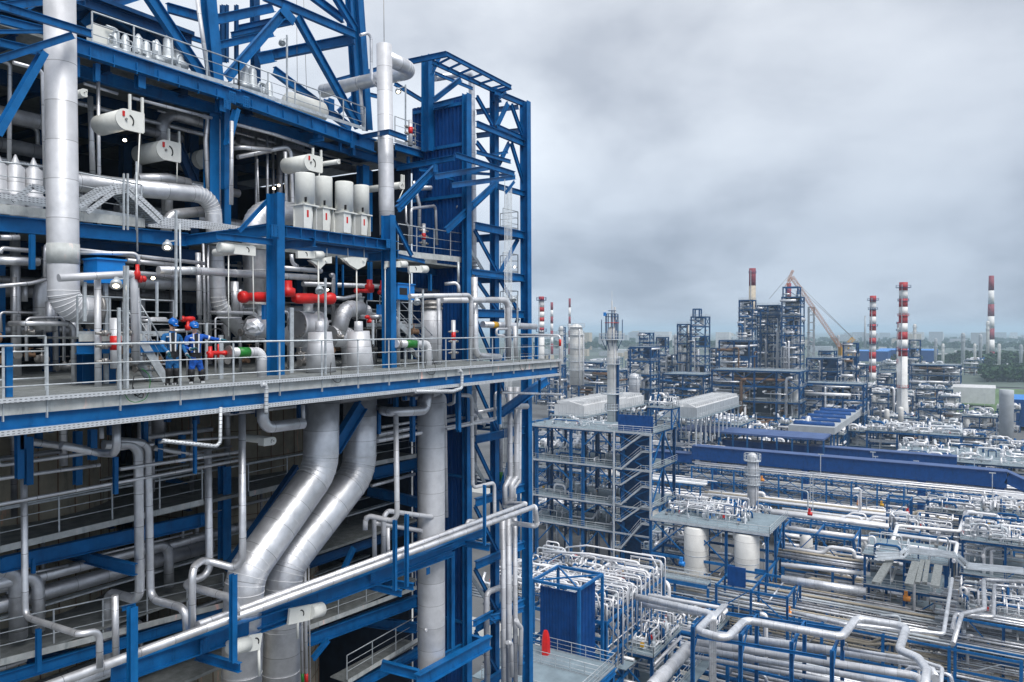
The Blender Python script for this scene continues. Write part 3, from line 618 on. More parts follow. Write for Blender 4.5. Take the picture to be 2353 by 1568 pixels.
for i, (k, pts, v, t) in enumerate(M_): PP('silver pipe among the dim pipework behind the walkway', k, pts, v, t, 'alu_dull' if i % 3 else A_, n=12, group='pipework behind the walkway')
# long bright pipe runs on the walkway level
PP('pipe crossing in front of the large riser and down to the walkway', 3, [(385, 705), (860, 680), (880, 720), (888, 1270)], 20.0, 52, J_, n=18)
PP('white standpipe left of the first red banded gauge', 3, [(640, 700), (645, 1440)], 20.2, 42, J_, n=16); PP('slim pipe right of the first red banded gauge', 3, [(905, 770), (912, 1260)], 20.2, 18, J_)
PP('elbowed grey pipe ending at the second stair', 3, [(1760, 540), (1790, 640)], 23, 30, A_)
PP('thin pipe down from the red actuator near the blue cabinet', 3, [(500, 540), (905, 545, 21), (912, 620)], 21.5, 26, A_)
PP('square silver pipe loop at the right end of the walkway', 4, [(1120, 825), (1525, 818), (1520, 1250)], 20, 32, J_, n=16); PP('thick pipe over the right end of the walkway', 4, [(1330, 850), (1700, 850)], 20.6, 40, J_, n=16)
PP('silver downpipe at the right end of the walkway', 4, [(1640, 850, 21), (1765, 850), (1770, 1240)], 19.6, 40, J_, n=16); PP('thick capped pipe pointing out over the right end', 4, [(1600, 1010), (1945, 1025)], 21.5, 44, A_, fl=[(0, .2, 'yellow', .45)], n=18)
PP('small square loop of pipe beside the yellow band', 4, [(1760, 1040), (1690, 1040), (1690, 1080), (1740, 1085)], 20.4, 16, J_); PP('short standpipe below the thick capped pipe', 4, [(1810, 1020), (1820, 1235)], 19.4, 32, J_)
PP('vertical pipe with low elbow near the right end', 4, [(1545, 700), (1552, 1215), (1710, 1225)], 21, 44, A_, n=16)
PP('tall slim column pipe on the walkway right of the second stair', 4, [(1310, 840), (1315, 1290)], 20.4, 26, J_)
PP('thin elbow pipe at the blue stair tower', 4, [(1350, 745), (1440, 735, 21), (1442, 800)], 21.5, 22, A_); PP('vertical light pipe left of the balcony post', 4, [(1440, 600), (1440, 735)], 21, 16, 'galv')
# below the walkway
B_ = [('pipe dropping at far left then turning outward to the lower run', 5, [(128, 290), (137, 1215), (435, 1312, 'u'), (538, 1285), (540, 1488)], 22.3, 34),
 ('left of the twin vertical pipes below the walkway', 5, [(560, 285, 23), (748, 278), (757, 1128), (580, 1078, 'u'), (578, 1480)], 20.4, 52), ('right of the twin vertical pipes below the walkway', 5, [(640, 262, 23), (800, 275), (815, 1118), (1005, 1170, 'u'), (1012, 1290)], 20.5, 44),
 ('slim standpipe rising from the lower run beside its neighbour', 5, [(622, 1100), (628, 1465)], 20.6, 36),
 ('vertical pipe ending in a hook above the lower run', 5, [(1125, 310), (1135, 985), (985, 1040), (1270, 1118, 19.9), (1285, 1230)], 22.5, 40), ('long vertical pipe with a loop back onto the lower run', 5, [(1310, 120), (1313, 962), (1100, 905, 21.2), (1040, 950, 20.3), (1040, 1295)], 20.2, 38),
 ('short hanging elbow below the walkway beam at left', 5, [(630, 170), (632, 330), (540, 330, 21.5), (330, 285)], 20.3, 44), ('short bright pipe stub behind the hanging elbow', 5, [(548, 190), (550, 250)], 22, 24),
 ('elbow pipe tucked under the walkway near the middle', 6, [(35, 150), (35, 270), (240, 245)], 20.1, 60), ('thin vertical pipe beside the tucked elbow', 6, [(240, 150), (242, 230)], 20.1, 20),
 ('thick elbow pipe under the walkway right of the slanting pair', 6, [(875, 90), (872, 180), (690, 190), (600, 170, 24)], 20.2, 46), ('thin vertical pipe with low dogleg right of the slanting pair', 6, [(715, 205), (722, 750), (560, 715, 21.6), (558, 790)], 20.3, 27),
 ('left of two close vertical pipes before the large vessel', 6, [(900, 100, 21.5), (942, 98), (950, 732), (652, 690, 21.6), (652, 950)], 20.3, 24), ('right of two close vertical pipes before the large vessel', 6, [(930, 100, 22), (963, 102), (972, 725)], 20.5, 22),
 ('short standpipe with elbow on the lower run', 6, [(560, 730, 21.6), (603, 712), (607, 965)], 20.3, 24), ('stub standpipe on the lower run', 6, [(675, 780), (677, 950)], 20.4, 18), ('elbow pipe crossing before the vessel to the lower run', 6, [(600, 755, 22), (852, 795), (856, 875)], 20.3, 24),
 ('thin pipe stepping right toward the end of the lower run', 6, [(1040, 100, 21), (1103, 105), (1108, 575), (1218, 548), (1220, 758), (1078, 742, 21), (1080, 790)], 20.0, 20), ('pipe bending under the right end of the walkway', 15, [(1470, 885, 21), (1415, 900), (1410, 1270), (740, 1400)], 20.3, 38),
 ('long thin pipe under the right end of the walkway', 15, [(1500, 895), (2330, 925)], 19.2, 36), ('short hooked pipe hanging under the walkway', 15, [(855, 880), (855, 1030), (810, 1060, 21)], 20, 34), ('small pipe hook beside the blue hanger', 6, [(1012, 90), (1012, 140), (985, 150, 21)], 20.2, 16)]
for lb, k, pts, v, t in B_: PP(lb, k, pts, v, t, A_ if t > 30 else J_, n=16)
for i, (k, a, b, v, t) in enumerate([(5, (-10, 468), (540, 393), 23, 22), (5, (-10, 608), (1290, 368), 22, 21), (5, (650, 415), (1290, 322), 22.3, 22), (5, (150, 265), (520, 315), 23, 40), (6, (640, 265), (1100, 190), 22.6, 16), (6, (620, 305), (1120, 205), 22.4, 24), (6, (620, 335), (1230, 220), 22, 24), (6, (590, 565), (810, 505), 24, 18),
      (5, (20, 1008), (370, 935), 25, 14), (5, (510, 885), (1040, 760), 25, 13), (6, (750, 120), (1100, 90), 24, 24), (5, (830, 300), (1130, 350), 24, 30), (6, (1130, 190), (1230, 170), 22, 20), (5, (860, 270), (1300, 240), 23, 16)]):
    PP('level silver pipe run beneath the walkway', k, [a, b], v, t, A_, n=12, group='level pipe runs beneath the walkway')
PP('front pipe of the long rising twin run at the bottom', 0, [(40, 1603), (1229, 1164), (1235, 1210), (1162, 1200, 21.6)], 19.9, 25, 'alu', n=24, bend=.8)
PP('rear pipe of the long rising twin run at the bottom', 0, [(455, 1436), (1209, 1158), (1158, 1157, 21.8), (1157, 1168)], 20.2, 17, 'alu', n=22, bend=.8)
PP('front one of the two huge slanting pipes', 0, [(740, 880), (737, 1078), (562, 1322), (553, 1640)], 21.5, 80, A_, n=32, bend=1.0)
PP('rear one of the two huge slanting pipes', 0, [(828, 880), (826, 1085), (652, 1305), (641, 1640)], 22.4, 76, A_, n=32, bend=1.0)
# coke drum like shells inside
for (u, v, r, z0, z1, lb) in ((3, 34, 4.2, GZ, -3.2, 'left'), (13.5, 34, 4.2, GZ, -3.2, 'middle'), (24, 34, 4.2, GZ, -3.2, 'right')):
    o = MB().lathe((u, v-3.0, z0), [(r, 0), (r, z1-z0)], 48).obj('drum_shell', 'concrete'); mb = MB()
    for i in range(34): zz = z0+(z1-z0)*i/34; mb.tube([(u+math.cos(a)*(r+.004), v-3+math.sin(a)*(r+.004), zz) for a in [3.14+q*3.15/24 for q in range(25)]], .016, 4, 0)
    for q in range(22): a = 3.14+q*.15; mb.bar((u+math.cos(a)*r, v-3+math.sin(a)*r, z0), (u+math.cos(a)*r, v-3+math.sin(a)*r, z1), .03, .03, Vector((0, 1, 0)))
    o.name = 'drum_shell'; mb.obj('panel_joints', 'brown', o); tag(o, f'{lb} tan clad cylindrical drum standing inside the lower floors', 'drum')
# large vertical vessel in front
VS = thing('vessel', 'large silver vertical vessel in front of the corrugated tower wall', 'vessel', W(6, 895, 1500, v=21.9))
a = W(6, 890, 120, v=21.9); b = W(6, 897, 1500, v=21.9); r = size(6, 140, a)/2
MB().lathe(b, [(r*.62, -.35), (r*.93, -.12), (r, 0), (r, (a.z-b.z)), (r*.8, a.z-b.z+.2)], 36).obj('shell', 'jacket', VS)
for x in (862, 950):
    c = W(6, x, 1300, v=21.9-r*.75); MB().lathe(c, [(.07, 0), (.07, .12)], 12, (0, -1, 0)).obj('nozzle', 'jacket', VS)
# bundle of risers on the right edge
for i, (pts, v, t) in enumerate([([(1298, 60), (1300, 520), (1272, 570), (1272, 660)], 21.6, 26), ([(1332, 60), (1332, 520), (1305, 560), (1305, 650)], 21.4, 30), ([(1350, 130), (1347, 540), (1320, 575), (1320, 650)], 21.6, 18)]):
    PP(f'{("left", "middle", "right")[i]} riser of the upper bundle at the right edge', 6, pts, v, t, J_, bend=.6)
for i, (x, y0, y1, t) in enumerate(((1262, 740, 1210, 26), (1290, 730, 1210, 30), (1322, 730, 1190, 26))):
    PP(f'{("left", "middle", "right")[i]} riser of the lower bundle at the right edge', 6, [(x, y0), (x+3, y1), (x+4, 1640)], 21.4, t, J_)
for lb, pts, t in (('bent riser with elbow at the lower right tower', [(1245, 1085, 22.5), (1180, 1110), (1178, 1200), (1182, 1568)], 30), ('pipe hooked into the lower bundle', [(1330, 1250), (1338, 1270), (1355, 1290), (1350, 1530)], 24), ('short hook beside the lower bundle', [(1285, 1365), (1305, 1370), (1308, 1540)], 22), ('thick crossing pipe at the top of the tower bundle', [(1290, 160), (1385, 158)], 30)):
    PP(lb, 6, pts, 21, t, J_, bend=.9)
PP('slim pipe behind the upper bundle with a green band', 6, [(1245, 20), (1250, 640)], 23.4, 26, 'alu_dull', fl=[(0, .80, 'green', .55)])
for x, t in ((224, 10), (238, 14), (258, 18), (278, 7)): PP('thin pipe falling behind the bottom spring hanger', 6, [(x-10, 900), (x, 1568)], 22.8, t, J_, n=8, group='thin pipes by the bottom spring hanger', fl=[(0, .97, 'red' if x > 240 else 'green', .4)] if x in (258, 238) else ())
# dim filler pipework deep inside every storey
random.seed(3)
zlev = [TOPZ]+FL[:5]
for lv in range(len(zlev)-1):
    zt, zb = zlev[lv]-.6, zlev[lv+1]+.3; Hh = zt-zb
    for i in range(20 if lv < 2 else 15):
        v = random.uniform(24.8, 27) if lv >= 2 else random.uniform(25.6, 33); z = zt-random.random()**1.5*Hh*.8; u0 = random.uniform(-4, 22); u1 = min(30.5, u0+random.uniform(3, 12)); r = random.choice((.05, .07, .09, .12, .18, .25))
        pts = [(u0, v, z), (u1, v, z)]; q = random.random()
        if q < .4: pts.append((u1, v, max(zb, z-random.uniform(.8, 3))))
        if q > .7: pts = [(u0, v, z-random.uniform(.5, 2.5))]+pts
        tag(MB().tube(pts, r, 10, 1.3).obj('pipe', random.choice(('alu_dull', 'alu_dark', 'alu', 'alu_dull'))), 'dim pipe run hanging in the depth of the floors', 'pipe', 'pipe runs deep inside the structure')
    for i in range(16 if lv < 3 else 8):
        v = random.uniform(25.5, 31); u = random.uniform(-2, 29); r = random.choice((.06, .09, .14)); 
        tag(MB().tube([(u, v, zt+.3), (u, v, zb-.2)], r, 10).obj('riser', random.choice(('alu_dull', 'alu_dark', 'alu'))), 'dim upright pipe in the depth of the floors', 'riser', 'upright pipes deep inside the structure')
for i in range(24):                                    # services slung right under the walkway floor
    v = random.uniform(20.3, 26); z = -2.2-random.random()**1.6*1.6; u0 = random.uniform(-2, 24); r = random.choice((.04, .06, .09, .12)); u1 = u0+random.uniform(2, 9); P = [(u0, v, z), (u1, v, z)]
    if i % 3 == 0: P = [(u0, v, z), (u0, min(27, v+4), z)] if i % 2 else [(u0, v, -1.8), (u0, v, z), (u1, v, z), (u1, v+1.5, z)]
    tag(MB().tube(P, r, 10, 1.3).obj('pipe', random.choice(('alu_dull', 'alu', 'alu_dark'))), 'service pipe slung close under the walkway floor', 'pipe', 'service pipes under the walkway floor')
for i in range(18):
    u = random.uniform(5, 30); v = random.choice((20.4, 22, 23.5, 24.4)); MB().ibeam((u, v, -1.7), (u, v, random.uniform(-2.6, -3.8)), .16, .16, Vector((0, 1, 0))).obj('hanger_stub', random.choice(('blue', 'blue_dark')), PS)
for z in FL[2:5]:
    for v in (25.6, 27.5):
        MB().bar((-6, v, z+.9), (30, v, z+.9), .3, .06).obj('cable_tray', 'galv', PS)
def valve(p, s, m='steel', wheel=True, label=None, group=None, ax=(1, 0, 0)):
    root = thing('valve', label, 'valve', p, group); a = Vector(ax); p = Vector(p)
    MB().lathe(p-a*s*.6, [(s*.36, 0), (s*.36, .1*s), (s*.2, .14*s), (s*.3, .6*s), (s*.2, 1.06*s), (s*.36, 1.1*s), (s*.36, 1.2*s)], 14, a).obj('body', m, root)
    MB().lathe(p, [(.18*s, 0), (.2*s, .4*s), (.08*s, .45*s), (.05*s, .95*s)], 10).obj('stem', m, root)
    if wheel:
        mb = MB(); c = p+UP*s*.9; rr = s*.38
        ring = [c+Vector((math.cos(k*math.pi/6), math.sin(k*math.pi/6), 0))*rr for k in range(13)]; mb.tube(ring, s*.04, 6, 0)
        mb.bar(c-Vector((rr, 0, 0)), c+Vector((rr, 0, 0)), s*.05, s*.04).bar(c-Vector((0, rr, 0)), c+Vector((0, rr, 0)), s*.05, s*.04); mb.obj('handwheel', m, root)
    return root
rv = random.Random(8)
for i in range(44):
    u = rv.uniform(8, 28); valve((u, rv.uniform(20.6, 24), FL[1]+rv.uniform(.25, 1.5)), rv.uniform(.2, .42), rv.choice(('steel', 'steel', 'brown')), label='small flanged valve with handwheel on the walkway floor', group='valves on the walkway floor', ax=rv.choice(((1, 0, 0), (0, 1, 0))))
for i in range(24):
    u = rv.uniform(8, 28); v = rv.uniform(20.8, 25); h = rv.uniform(.5, 2.4); r = rv.choice((.03, .05, .07, .1)); a = rv.choice((-1, 1))*rv.uniform(.3, 1.6)
    tag(MB().tube([(u, v, FL[1]), (u, v, FL[1]+h), (u+a, v, FL[1]+h), (u+a, v+.8, FL[1]+h)], r, 10).obj('pipe', rv.choice(('alu', 'alu_dull', 'jacket'))), 'small bent pipe rising from the walkway floor', 'pipe', 'small pipes on the walkway floor')
# equipment on the roof floor behind the rail: instrument stands and relief valves
def relief(p, s, label, group):
    root = thing('relief_valve', label, 'valve', p, group)
    MB().lathe(p, [(.16*s, 0), (.16*s, .06*s), (.07*s, .08*s), (.09*s, .35*s), (.2*s, .42*s), (.2*s, .50*s), (.12*s, .55*s), (.1*s, .9*s), (.03*s, 1.0*s)], 14).obj('bonnet', 'galv', root)
    MB().tube([Vector(p)+Vector((0, 0, .25*s)), Vector(p)+Vector((.3*s, 0, .25*s)), Vector(p)+Vector((.3*s, 0, -.1*s))], .07*s, 10).obj('outlet', 'steel', root)
    return root
rr_ = random.Random(4)
for x, y in ((880, 390), (960, 400), (1060, 430), (1120, 455), (1200, 480), (1290, 500), (1370, 520), (1870, 680), (1930, 690), (2060, 730)):
    p = W(1, x, y, v=26.2); p.z = TOPZ; relief(p, rr_.uniform(1.1, 1.9), 'grey instrument valve standing behind the top floor rail', 'valves behind the top floor rail')
    m_ = MB()
    for q in range(6):
        u = p.x+rr_.uniform(-.5, .5); v = p.y+rr_.uniform(-.4, .5); h = rr_.uniform(.3, 1.3); m_.tube([(u, v, TOPZ), (u, v, TOPZ+h), (u+rr_.uniform(-.5, .5), v, TOPZ+h)], rr_.choice((.02, .03, .05)), 7)
        m_.bar((u, v, TOPZ+h*.7), (u+.15, v, TOPZ+h*.7), .12, .12)
    tag(m_.obj('instrument_tubing', 'galv'), 'cluster of thin instrument tubes behind the top floor rail', 'tubing', 'instrument tubes behind the top floor rail')
for x, y, s in ((120, 1400, 2.2), (258, 1400, 2.6), (-20, 1400, 2.2)):
    p = W(1, x, y, v=24.6); p.z = FL[0]; MB_ = thing('relief_valve', 'steel bell topped relief valve on the second storey left of the riser', 'valve', p, 'bell topped valves left of the riser')
    MB().lathe(p, [(.34, 0), (.34, .1), (.2, .16), (.26, .5), (.34, .62), (.34, .70), (.25, .76), (.24, 1.5), (.14, 1.6), (.08, 1.75), (.02, 1.9)], 20).obj('bonnet', 'jacket', MB_)
c = W(1, 785, 345, v=26.4); o = MB().box((c.x-.45, c.y-.2, c.z-.55), (c.x+.45, c.y+.2, c.z+.55)).obj('cabinet', 'cream'); tag(o, 'pale box cabinet behind the top floor rail', 'cabinet')
o = MB().lathe(W(2, 480, 820, v=28)-Vector((1, 0, 0)), [(.05, 0), (.5, .15), (.55, .4), (.55, 2.2), (.4, 2.4)], 24, (1, 0, 0)).obj('tank', 'cream'); tag(o, 'cream horizontal tank on the top floor beneath the derrick', 'tank')
# stairs on the walkway
def stair(label, A, B, wd, rail_h=1.0):                # A top, B foot; runs along u
    root = thing('stair', label, 'stair', B); n_ = int(abs(A.z-B.z)/.2)
    for q in (0, wd):
        o = Vector((0, q, 0)); MB().bar(A+o, B+o, .05, .24).obj('stringer', 'galv', root)
        mb = MB(); mb.tube([A+o+UP*rail_h, B+o+UP*rail_h], .02, 8).tube([A+o+UP*rail_h*.5, B+o+UP*rail_h*.5], .014, 6)
        for f in (0, .33, .66, 1): p = A+(B-A)*f+o; mb.bar(p, p+UP*rail_h, .04, .02, Vector((0, 1, 0)))
        mb.obj('handrail', 'galv', root)
    for i in range(n_):
        p = A+(B-A)*((i+.5)/n_); MB().bar(p+Vector((0, .02, 0)), p+Vector((0, wd-.02, 0)), .24, .03).obj('tread', 'galv', root)
    return root
a = W(3, 915, 1090, v=20.6); b = W(3, 1095, 1400, v=20.6); b.z = FL[1]; stair('grey steel stair climbing left behind the two workers', a, b, .8)
MZ = a.z
a2 = W(4, 1020, 975, v=20.9); b2 = W(4, 1310, 1260, v=20.9); b2.z = FL[1]; stair('grey steel stair climbing left beside the second blue column', a2, b2, .8)
MZt = thing('mezzanine', 'small railed grey platform at the head of the stair behind the workers', 'platform', W(3, 600, 1020, v=20.7))
q = W(3, 515, 1000, v=20.5); MB().box((q.x, 20.5, MZ-.05), (a.x, 22.6, MZ)).obj('deck', 'grating', MZt); MB().bar((q.x, 20.48, MZ-.02), (a.x, 20.48, MZ-.02), .03, .2).obj('fascia', 'fascia', MZt)
MB().ibeam((q.x, 20.6, MZ-.3), (W(3, 1100, 1000, v=20.6).x, 20.6, MZ-.3), .32).obj('beam', 'blue', MZt); rail(MZt, [(q.x, 20.55, MZ), (a.x, 20.55, MZ)], step=.8); rail(MZt, [(a.x+.3, 21.4, MZ), (W(3, 1140, 1000, v=21.4).x, 21.4, MZ)], step=1)
mz2 = W(4, 840, 870, v=22); MB().box((mz2.x, 22, mz2.z-1.1), (mz2.x+4, 24, mz2.z-1.02)).obj('deck', 'grating', MZt); rail(MZt, [(mz2.x, 22, mz2.z-1.0), (mz2.x+4, 22, mz2.z-1.0)], step=1)
# the footbridge over the sweeping pipe (second storey)
FB = thing('crossover_stair', 'galvanised crossover stair humped over the big pipe on the second storey', 'stair', W(3, 850, 330, v=23.6))
mb = MB()
for dv in (0, .8):
    for pts in ([(515, 240), (740, 105), (840, 100), (1070, 320), (1350, 345), (1590, 380)], [(570, 275), (750, 140), (830, 135), (1050, 345), (1340, 370)]):
        P = [W(3, x, y, v=23.6)+Vector((0, dv, 0)) for x, y in pts]
        for a, b in zip(P, P[1:]): mb.bar(a, b, .04, .14)
mb.obj('stringer', 'tray', FB)
for i in range(16):
    p = W(3, 850+i*13, 150+i*12.5, v=23.6); MB().bar(p, p+Vector((0, .8, 0)), .2, .03).obj('tread', 'galv', FB)
for x in (812, 838, 895): 
    p = W(3, x, 390, v=23.5); t_ = W(3, x, -60 if x == 895 else 20, v=23.5); MB().bar(p, t_, .05, .05, Vector((0, 1, 0))).obj('post', 'galv', FB)
mb = MB(); P = [(80, 200), (210, 105), (310, 130)]; PW = [W(3, x, y, v=23.5) for x, y in P]
for a, b in zip(PW, PW[1:]): mb.bar(a, b, .05, .16)
mb.bar(W(3, -10, 165, v=23.5), W(3, 310, 205, v=23.5), .04, .14); mb.obj('cable_ladder', 'tray', FB)
# ================================================================ spring hangers
def can(label, k, x0, x1, yt, yb, yf, v, group):       # upright white spring can standing on a bracket
    c = W(k, (x0+x1)/2, yb, v=v); top = W(k, (x0+x1)/2, yt, v=v).z; r = size(k, x1-x0, c)/2; ft = W(k, (x0+x1)/2, yf, v=v).z
    root = thing('spring_can', label, 'spring hanger', (c.x, c.y, ft), group)
    MB().lathe((c.x, c.y, c.z), [(r*.3, 0), (r, .01), (r, top-c.z-.03), (r*.97, top-c.z)], 32).obj('can', 'cream', root)
    mb = MB()
    for s in (-1, 1): mb.box((c.x+s*r*.82-.012, c.y-r*.8, ft), (c.x+s*r*.82+.012, c.y+r*.8, c.z))
    mb.box((c.x-r*.95, c.y-r*.85, ft), (c.x+r*.1, c.y-r*.8, c.z)); mb.box((c.x-r*.95, c.y+r*.6, ft), (c.x+r*.95, c.y+r*.65, c.z)); mb.box((c.x-r, c.y-r, c.z-.05), (c.x+r, c.y+r, c.z-.003)); mb.obj('bracket', 'cream', root)
    MB().box((c.x-r*.55, c.y-r*.86, c.z-(c.z-ft)*.55), (c.x-r*.3, c.y-r*.8, c.z-(c.z-ft)*.25)).obj('scale_plate', 'red', root)
    MB().box((c.x-r*.72, c.y-r*.99, c.z+.06), (c.x-r*.66, c.y-r*.66, c.z+.24)).obj('slot', 'black', root)
    MB().tube([(c.x+r*.4, c.y-r*.5, ft), (c.x+r*.4, c.y-r*.5, c.z-.05)], .05, 10).obj('rod', 'cream', root)
cn = 'tall white spring cans in a row on the blue beam'
can('first and nearest of the four white spring cans on the blue beam', 4, 369, 498, 22, 228, 385, 21.2, cn); can('second white spring can from the left on the blue beam', 4, 500, 613, 45, 248, 400, 21.6, cn)
can('third white spring can from the left on the blue beam', 4, 632, 751, 78, 277, 415, 21.2, cn); can('fourth white spring can, farthest along the blue beam', 4, 755, 855, 100, 290, 430, 21.6, cn)
def drum(label, k, cx, cy, rad, dx, dy, plate, rod, v, rods=(), dirv=True, red=True):
    """horizontal spring drum with its scale plate: cx, cy centre of the plate end, dx, dy where the far end shows"""
    c = W(k, cx, cy, v=v); r = size(k, rad, c); e = W(k, cx+dx, cy+dy, v=v+1.4 if dirv else v)
    if dirv: e = Vector((c.x, c.y, c.z))+Vector((0, 1, 0))*max(.8, (e-c).length)
    root = thing('spring_hanger', label, 'spring hanger', c)
    d = (e-c); ln = d.length; MB().lathe(c, [(r, 0), (r, ln), (r*.8, ln+.04)], 28, d).obj('drum', 'cream', root)
    f = -d.normalized(); s = 1 if plate > 0 else -1; sd = Vector((1, 0, 0)) if dirv else Vector((0, 1, 0)); pl = abs(size(k, abs(plate), c)); mb = MB()
    n_ = 12; vs = []
    for q in range(n_+1):
        a = math.pi/2+math.pi*q/n_; vs.append(c+sd*s*math.cos(a)*r*1.03+UP*math.sin(a)*r*1.03)
    vs += [c+sd*s*pl-UP*r*1.0, c+sd*s*pl+UP*r*1.03]
    m = len(vs); vs2 = [p+f*.03 for p in vs]; mb.add(vs+vs2, [tuple(range(m)), tuple(range(m, 2*m))[::-1]]+[(i, (i+1) % m, m+(i+1) % m, m+i) for i in range(m)])
    mb.bar(c+sd*s*pl+UP*r+f*-.1, c+sd*s*pl-UP*r*.9+f*-.1, .03, .3, f); mb.obj('side_plate', 'cream', root)
    arc = [c+f*.045+sd*s*(r*.15+math.cos(t_)*r*.62)+UP*(math.sin(t_)*r*.62-.1*r) for t_ in [(-.6+1.8*q/8) for q in range(9)]]
    MB().tube(arc, r*.06, 6, 0).obj('scale_slot', 'black', root)
    if red: MB().bar(c+f*.045-sd*s*r*.25+UP*r*.75, c+f*.045-sd*s*r*.25+UP*r*.25, r*.22, .03, f).obj('scale_plate', 'red', root)
    MB().lathe(c+f*.02, [(r*.12, 0), (r*.12, .06)], 10, f).obj('pivot', 'steel', root)
    for x, y in rods:
        p = c+sd*s*pl*.8; MB().tube([(p.x, p.y, p.z-r), W(k, x, y, v=v)], .022, 8).obj('rod', 'cream', root)
    if rod:
        for q in (.25, .95): MB().bar(c+sd*s*pl*q+UP*r*.9, c+sd*s*pl*q+UP*(r*.9+size(k, rod, c)), .07, .07, Vector((0, 1, 0))).obj('clevis', 'cream', root)
    return root
drum('big cream spring drum hanging from the facade beam near the riser', 1, 960, 915, 78, -130, 20, 145, 130, 23.6, [(1042, 1600)])
drum('second cream spring drum hanging deeper than the big one', 1, 1265, 1150, 75, -300, 60, 125, 100, 26.5, [(1355, 1400)])
drum('half hidden spring drum far in behind the first two', 1, 1560, 1220, 70, -130, 20, 90, 0, 29, [], red=False); drum('small round spring drum peeping out beside the large riser', 1, 640, 712, 30, -60, 10, 20, 0, 23, [], red=False)
drum('cream spring drum with long scale plate above the four white cans', 2, 545, 1245, 62, -150, 20, 120, 60, 23.6, [(610, 1370)])
drum('small spring drum beside the fourth can', 2, 760, 1238, 18, -70, 0, 10, 0, 23, [], red=False); drum('spring hanger with hook right of the capped riser', 2, 1240, 1420, 26, -10, 0, 34, 60, 23, [(1220, 1540)], red=False)
hg = [('left spring drum under the canopy beam above the workers', 3, 1440, 505, 36, 140, 18, (1500, 1090), 'workers'), ('middle spring drum under the canopy', 4, 545, 555, 26, -100, -2, (520, 990), ''), ('spring drum right of the second blue column', 4, 1095, 615, 22, -80, 0, (960, 1200), ''), ('rightmost spring drum under the canopy', 4, 1230, 648, 24, -70, 0, (1120, 850), '')]
for lb, k, cx, cy, rad, dx, dy, (rx, ry), _ in hg:
    c = W(k, cx, cy, v=20.3); r = size(k, rad, c); e = W(k, cx+dx, cy+dy, v=20.3); root = thing('spring_hanger', lb, 'spring hanger', c)
    MB().lathe(c, [(r*.75, -.012), (r*.8, .0), (r, 0), (r, (e-c).length*.55)], 24, e-c).obj('drum', 'cream', root)
    mb = MB(); s = 1 if dx > 0 else -1; p2 = W(k, cx+dx*1.65, cy+dy*1.5, v=20.3); mb.bar(c+(e-c)*.5, p2, .12, r*1.75); mb.obj('housing', 'cream', root)
    q = c+(p2-c)*.72+Vector((0, -.07, 0)); MB().tube([q+Vector((math.cos(t_)*r*.6, 0, math.sin(t_)*r*.6)) for t_ in [(-.5+2*j/7) for j in range(8)]], r*.09, 6, 0).obj('scale_slot', 'black', root)
    MB().tube([W(k, rx, cy+30, v=20.3), W(k, rx, ry, v=20.3)], .018, 8).obj('rod', 'cream', root); MB().bar(W(k, rx, cy+30, v=20.3), p2, .05, .08).obj('lever', 'cream', root)
drum('small second drum beside the one above the workers', 3, 1650, 520, 26, 10, 0, 14, 0, 20.6, [(1665, 950)], red=False)
def yoke(label, k, pts, rodx, ry, tops, v=20.4):
    P = [W(k, x, y, v=v) for x, y in pts]; c = P[0]; root = thing('hanger_yoke', label, 'hanger', c)
    mb = MB()
    for dv in (-.06, .06): m = len(P); A = [p+Vector((0, dv-.015, 0)) for p in P]; B = [p+Vector((0, dv+.015, 0)) for p in P]; mb.add(A+B, [tuple(range(m))[::-1], tuple(range(m, 2*m))]+[(i, (i+1) % m, m+(i+1) % m, m+i) for i in range(m)])
    mb.obj('plate', 'cream', root); MB().tube([W(k, rodx, pts[2][1]-20, v=v), W(k, rodx+2, ry, v=v)], .026, 10).obj('rod', 'cream', root)
    for x, y in tops: MB().tube([W(k, x, y-80, v=v), W(k, x, y, v=v)], .02, 8).obj('rod', 'galv', root); MB().lathe(W(k, x, y, v=v-.12), [(.06, 0), (.06, .24)], 12, (0, 1, 0)).obj('pin', 'cream', root)
yoke('cream triangular hanger yoke right of the first blue column', 4, [(455, 590), (500, 620), (522, 650), (560, 610), (600, 610), (600, 565)], 522, 980, [(577, 590)]); yoke('cream triangular hanger yoke holding two rods', 4, [(670, 575), (720, 620), (770, 650), (820, 625), (832, 575), (735, 568)], 772, 990, [(715, 590), (822, 590)])
drum('spring drum under the walkway beam beside the tucked elbow', 6, 85, 335, 20, -60, 0, -60, 0, 20.8, [], red=False)
for lb, k, cx, cy, r_, dx, px_, rx in (('bottom spring drum in front of the slanting pipe foot', 5, 1240, 1385, 42, 100, 130, 1400), ('bottom spring drum with scale plate facing out', 6, 335, 1195, 36, -60, -130, 210)):
    c = W(k, cx, cy, v=20.6); r = size(k, r_, c); e = W(k, cx+dx, cy-dx*.25, v=20.6); root = thing('spring_hanger', lb, 'spring hanger', c)
    MB().lathe(c, [(r*.7, -.02), (r, 0), (r, (e-c).length)], 26, e-c).obj('drum', 'cream', root)
    p2 = W(k, cx+px_*1.3, cy-px_*.30, v=20.6); MB().bar(e, p2, .1, r*2.1).obj('side_plate', 'cream', root); MB().tube([W(k, rx, cy, v=20.6), W(k, rx+4, cy+150, v=20.6)], .05, 8).obj('rod', 'cream', root)
    q = e+(p2-e)*.5+Vector((0, -.06, 0)); MB().tube([q+Vector((math.cos(t_)*r*.6, 0, math.sin(t_)*r*.6)) for t_ in [(-.5+2*j/7) for j in range(8)]], r*.08, 6, 0).obj('scale_slot', 'black', root)
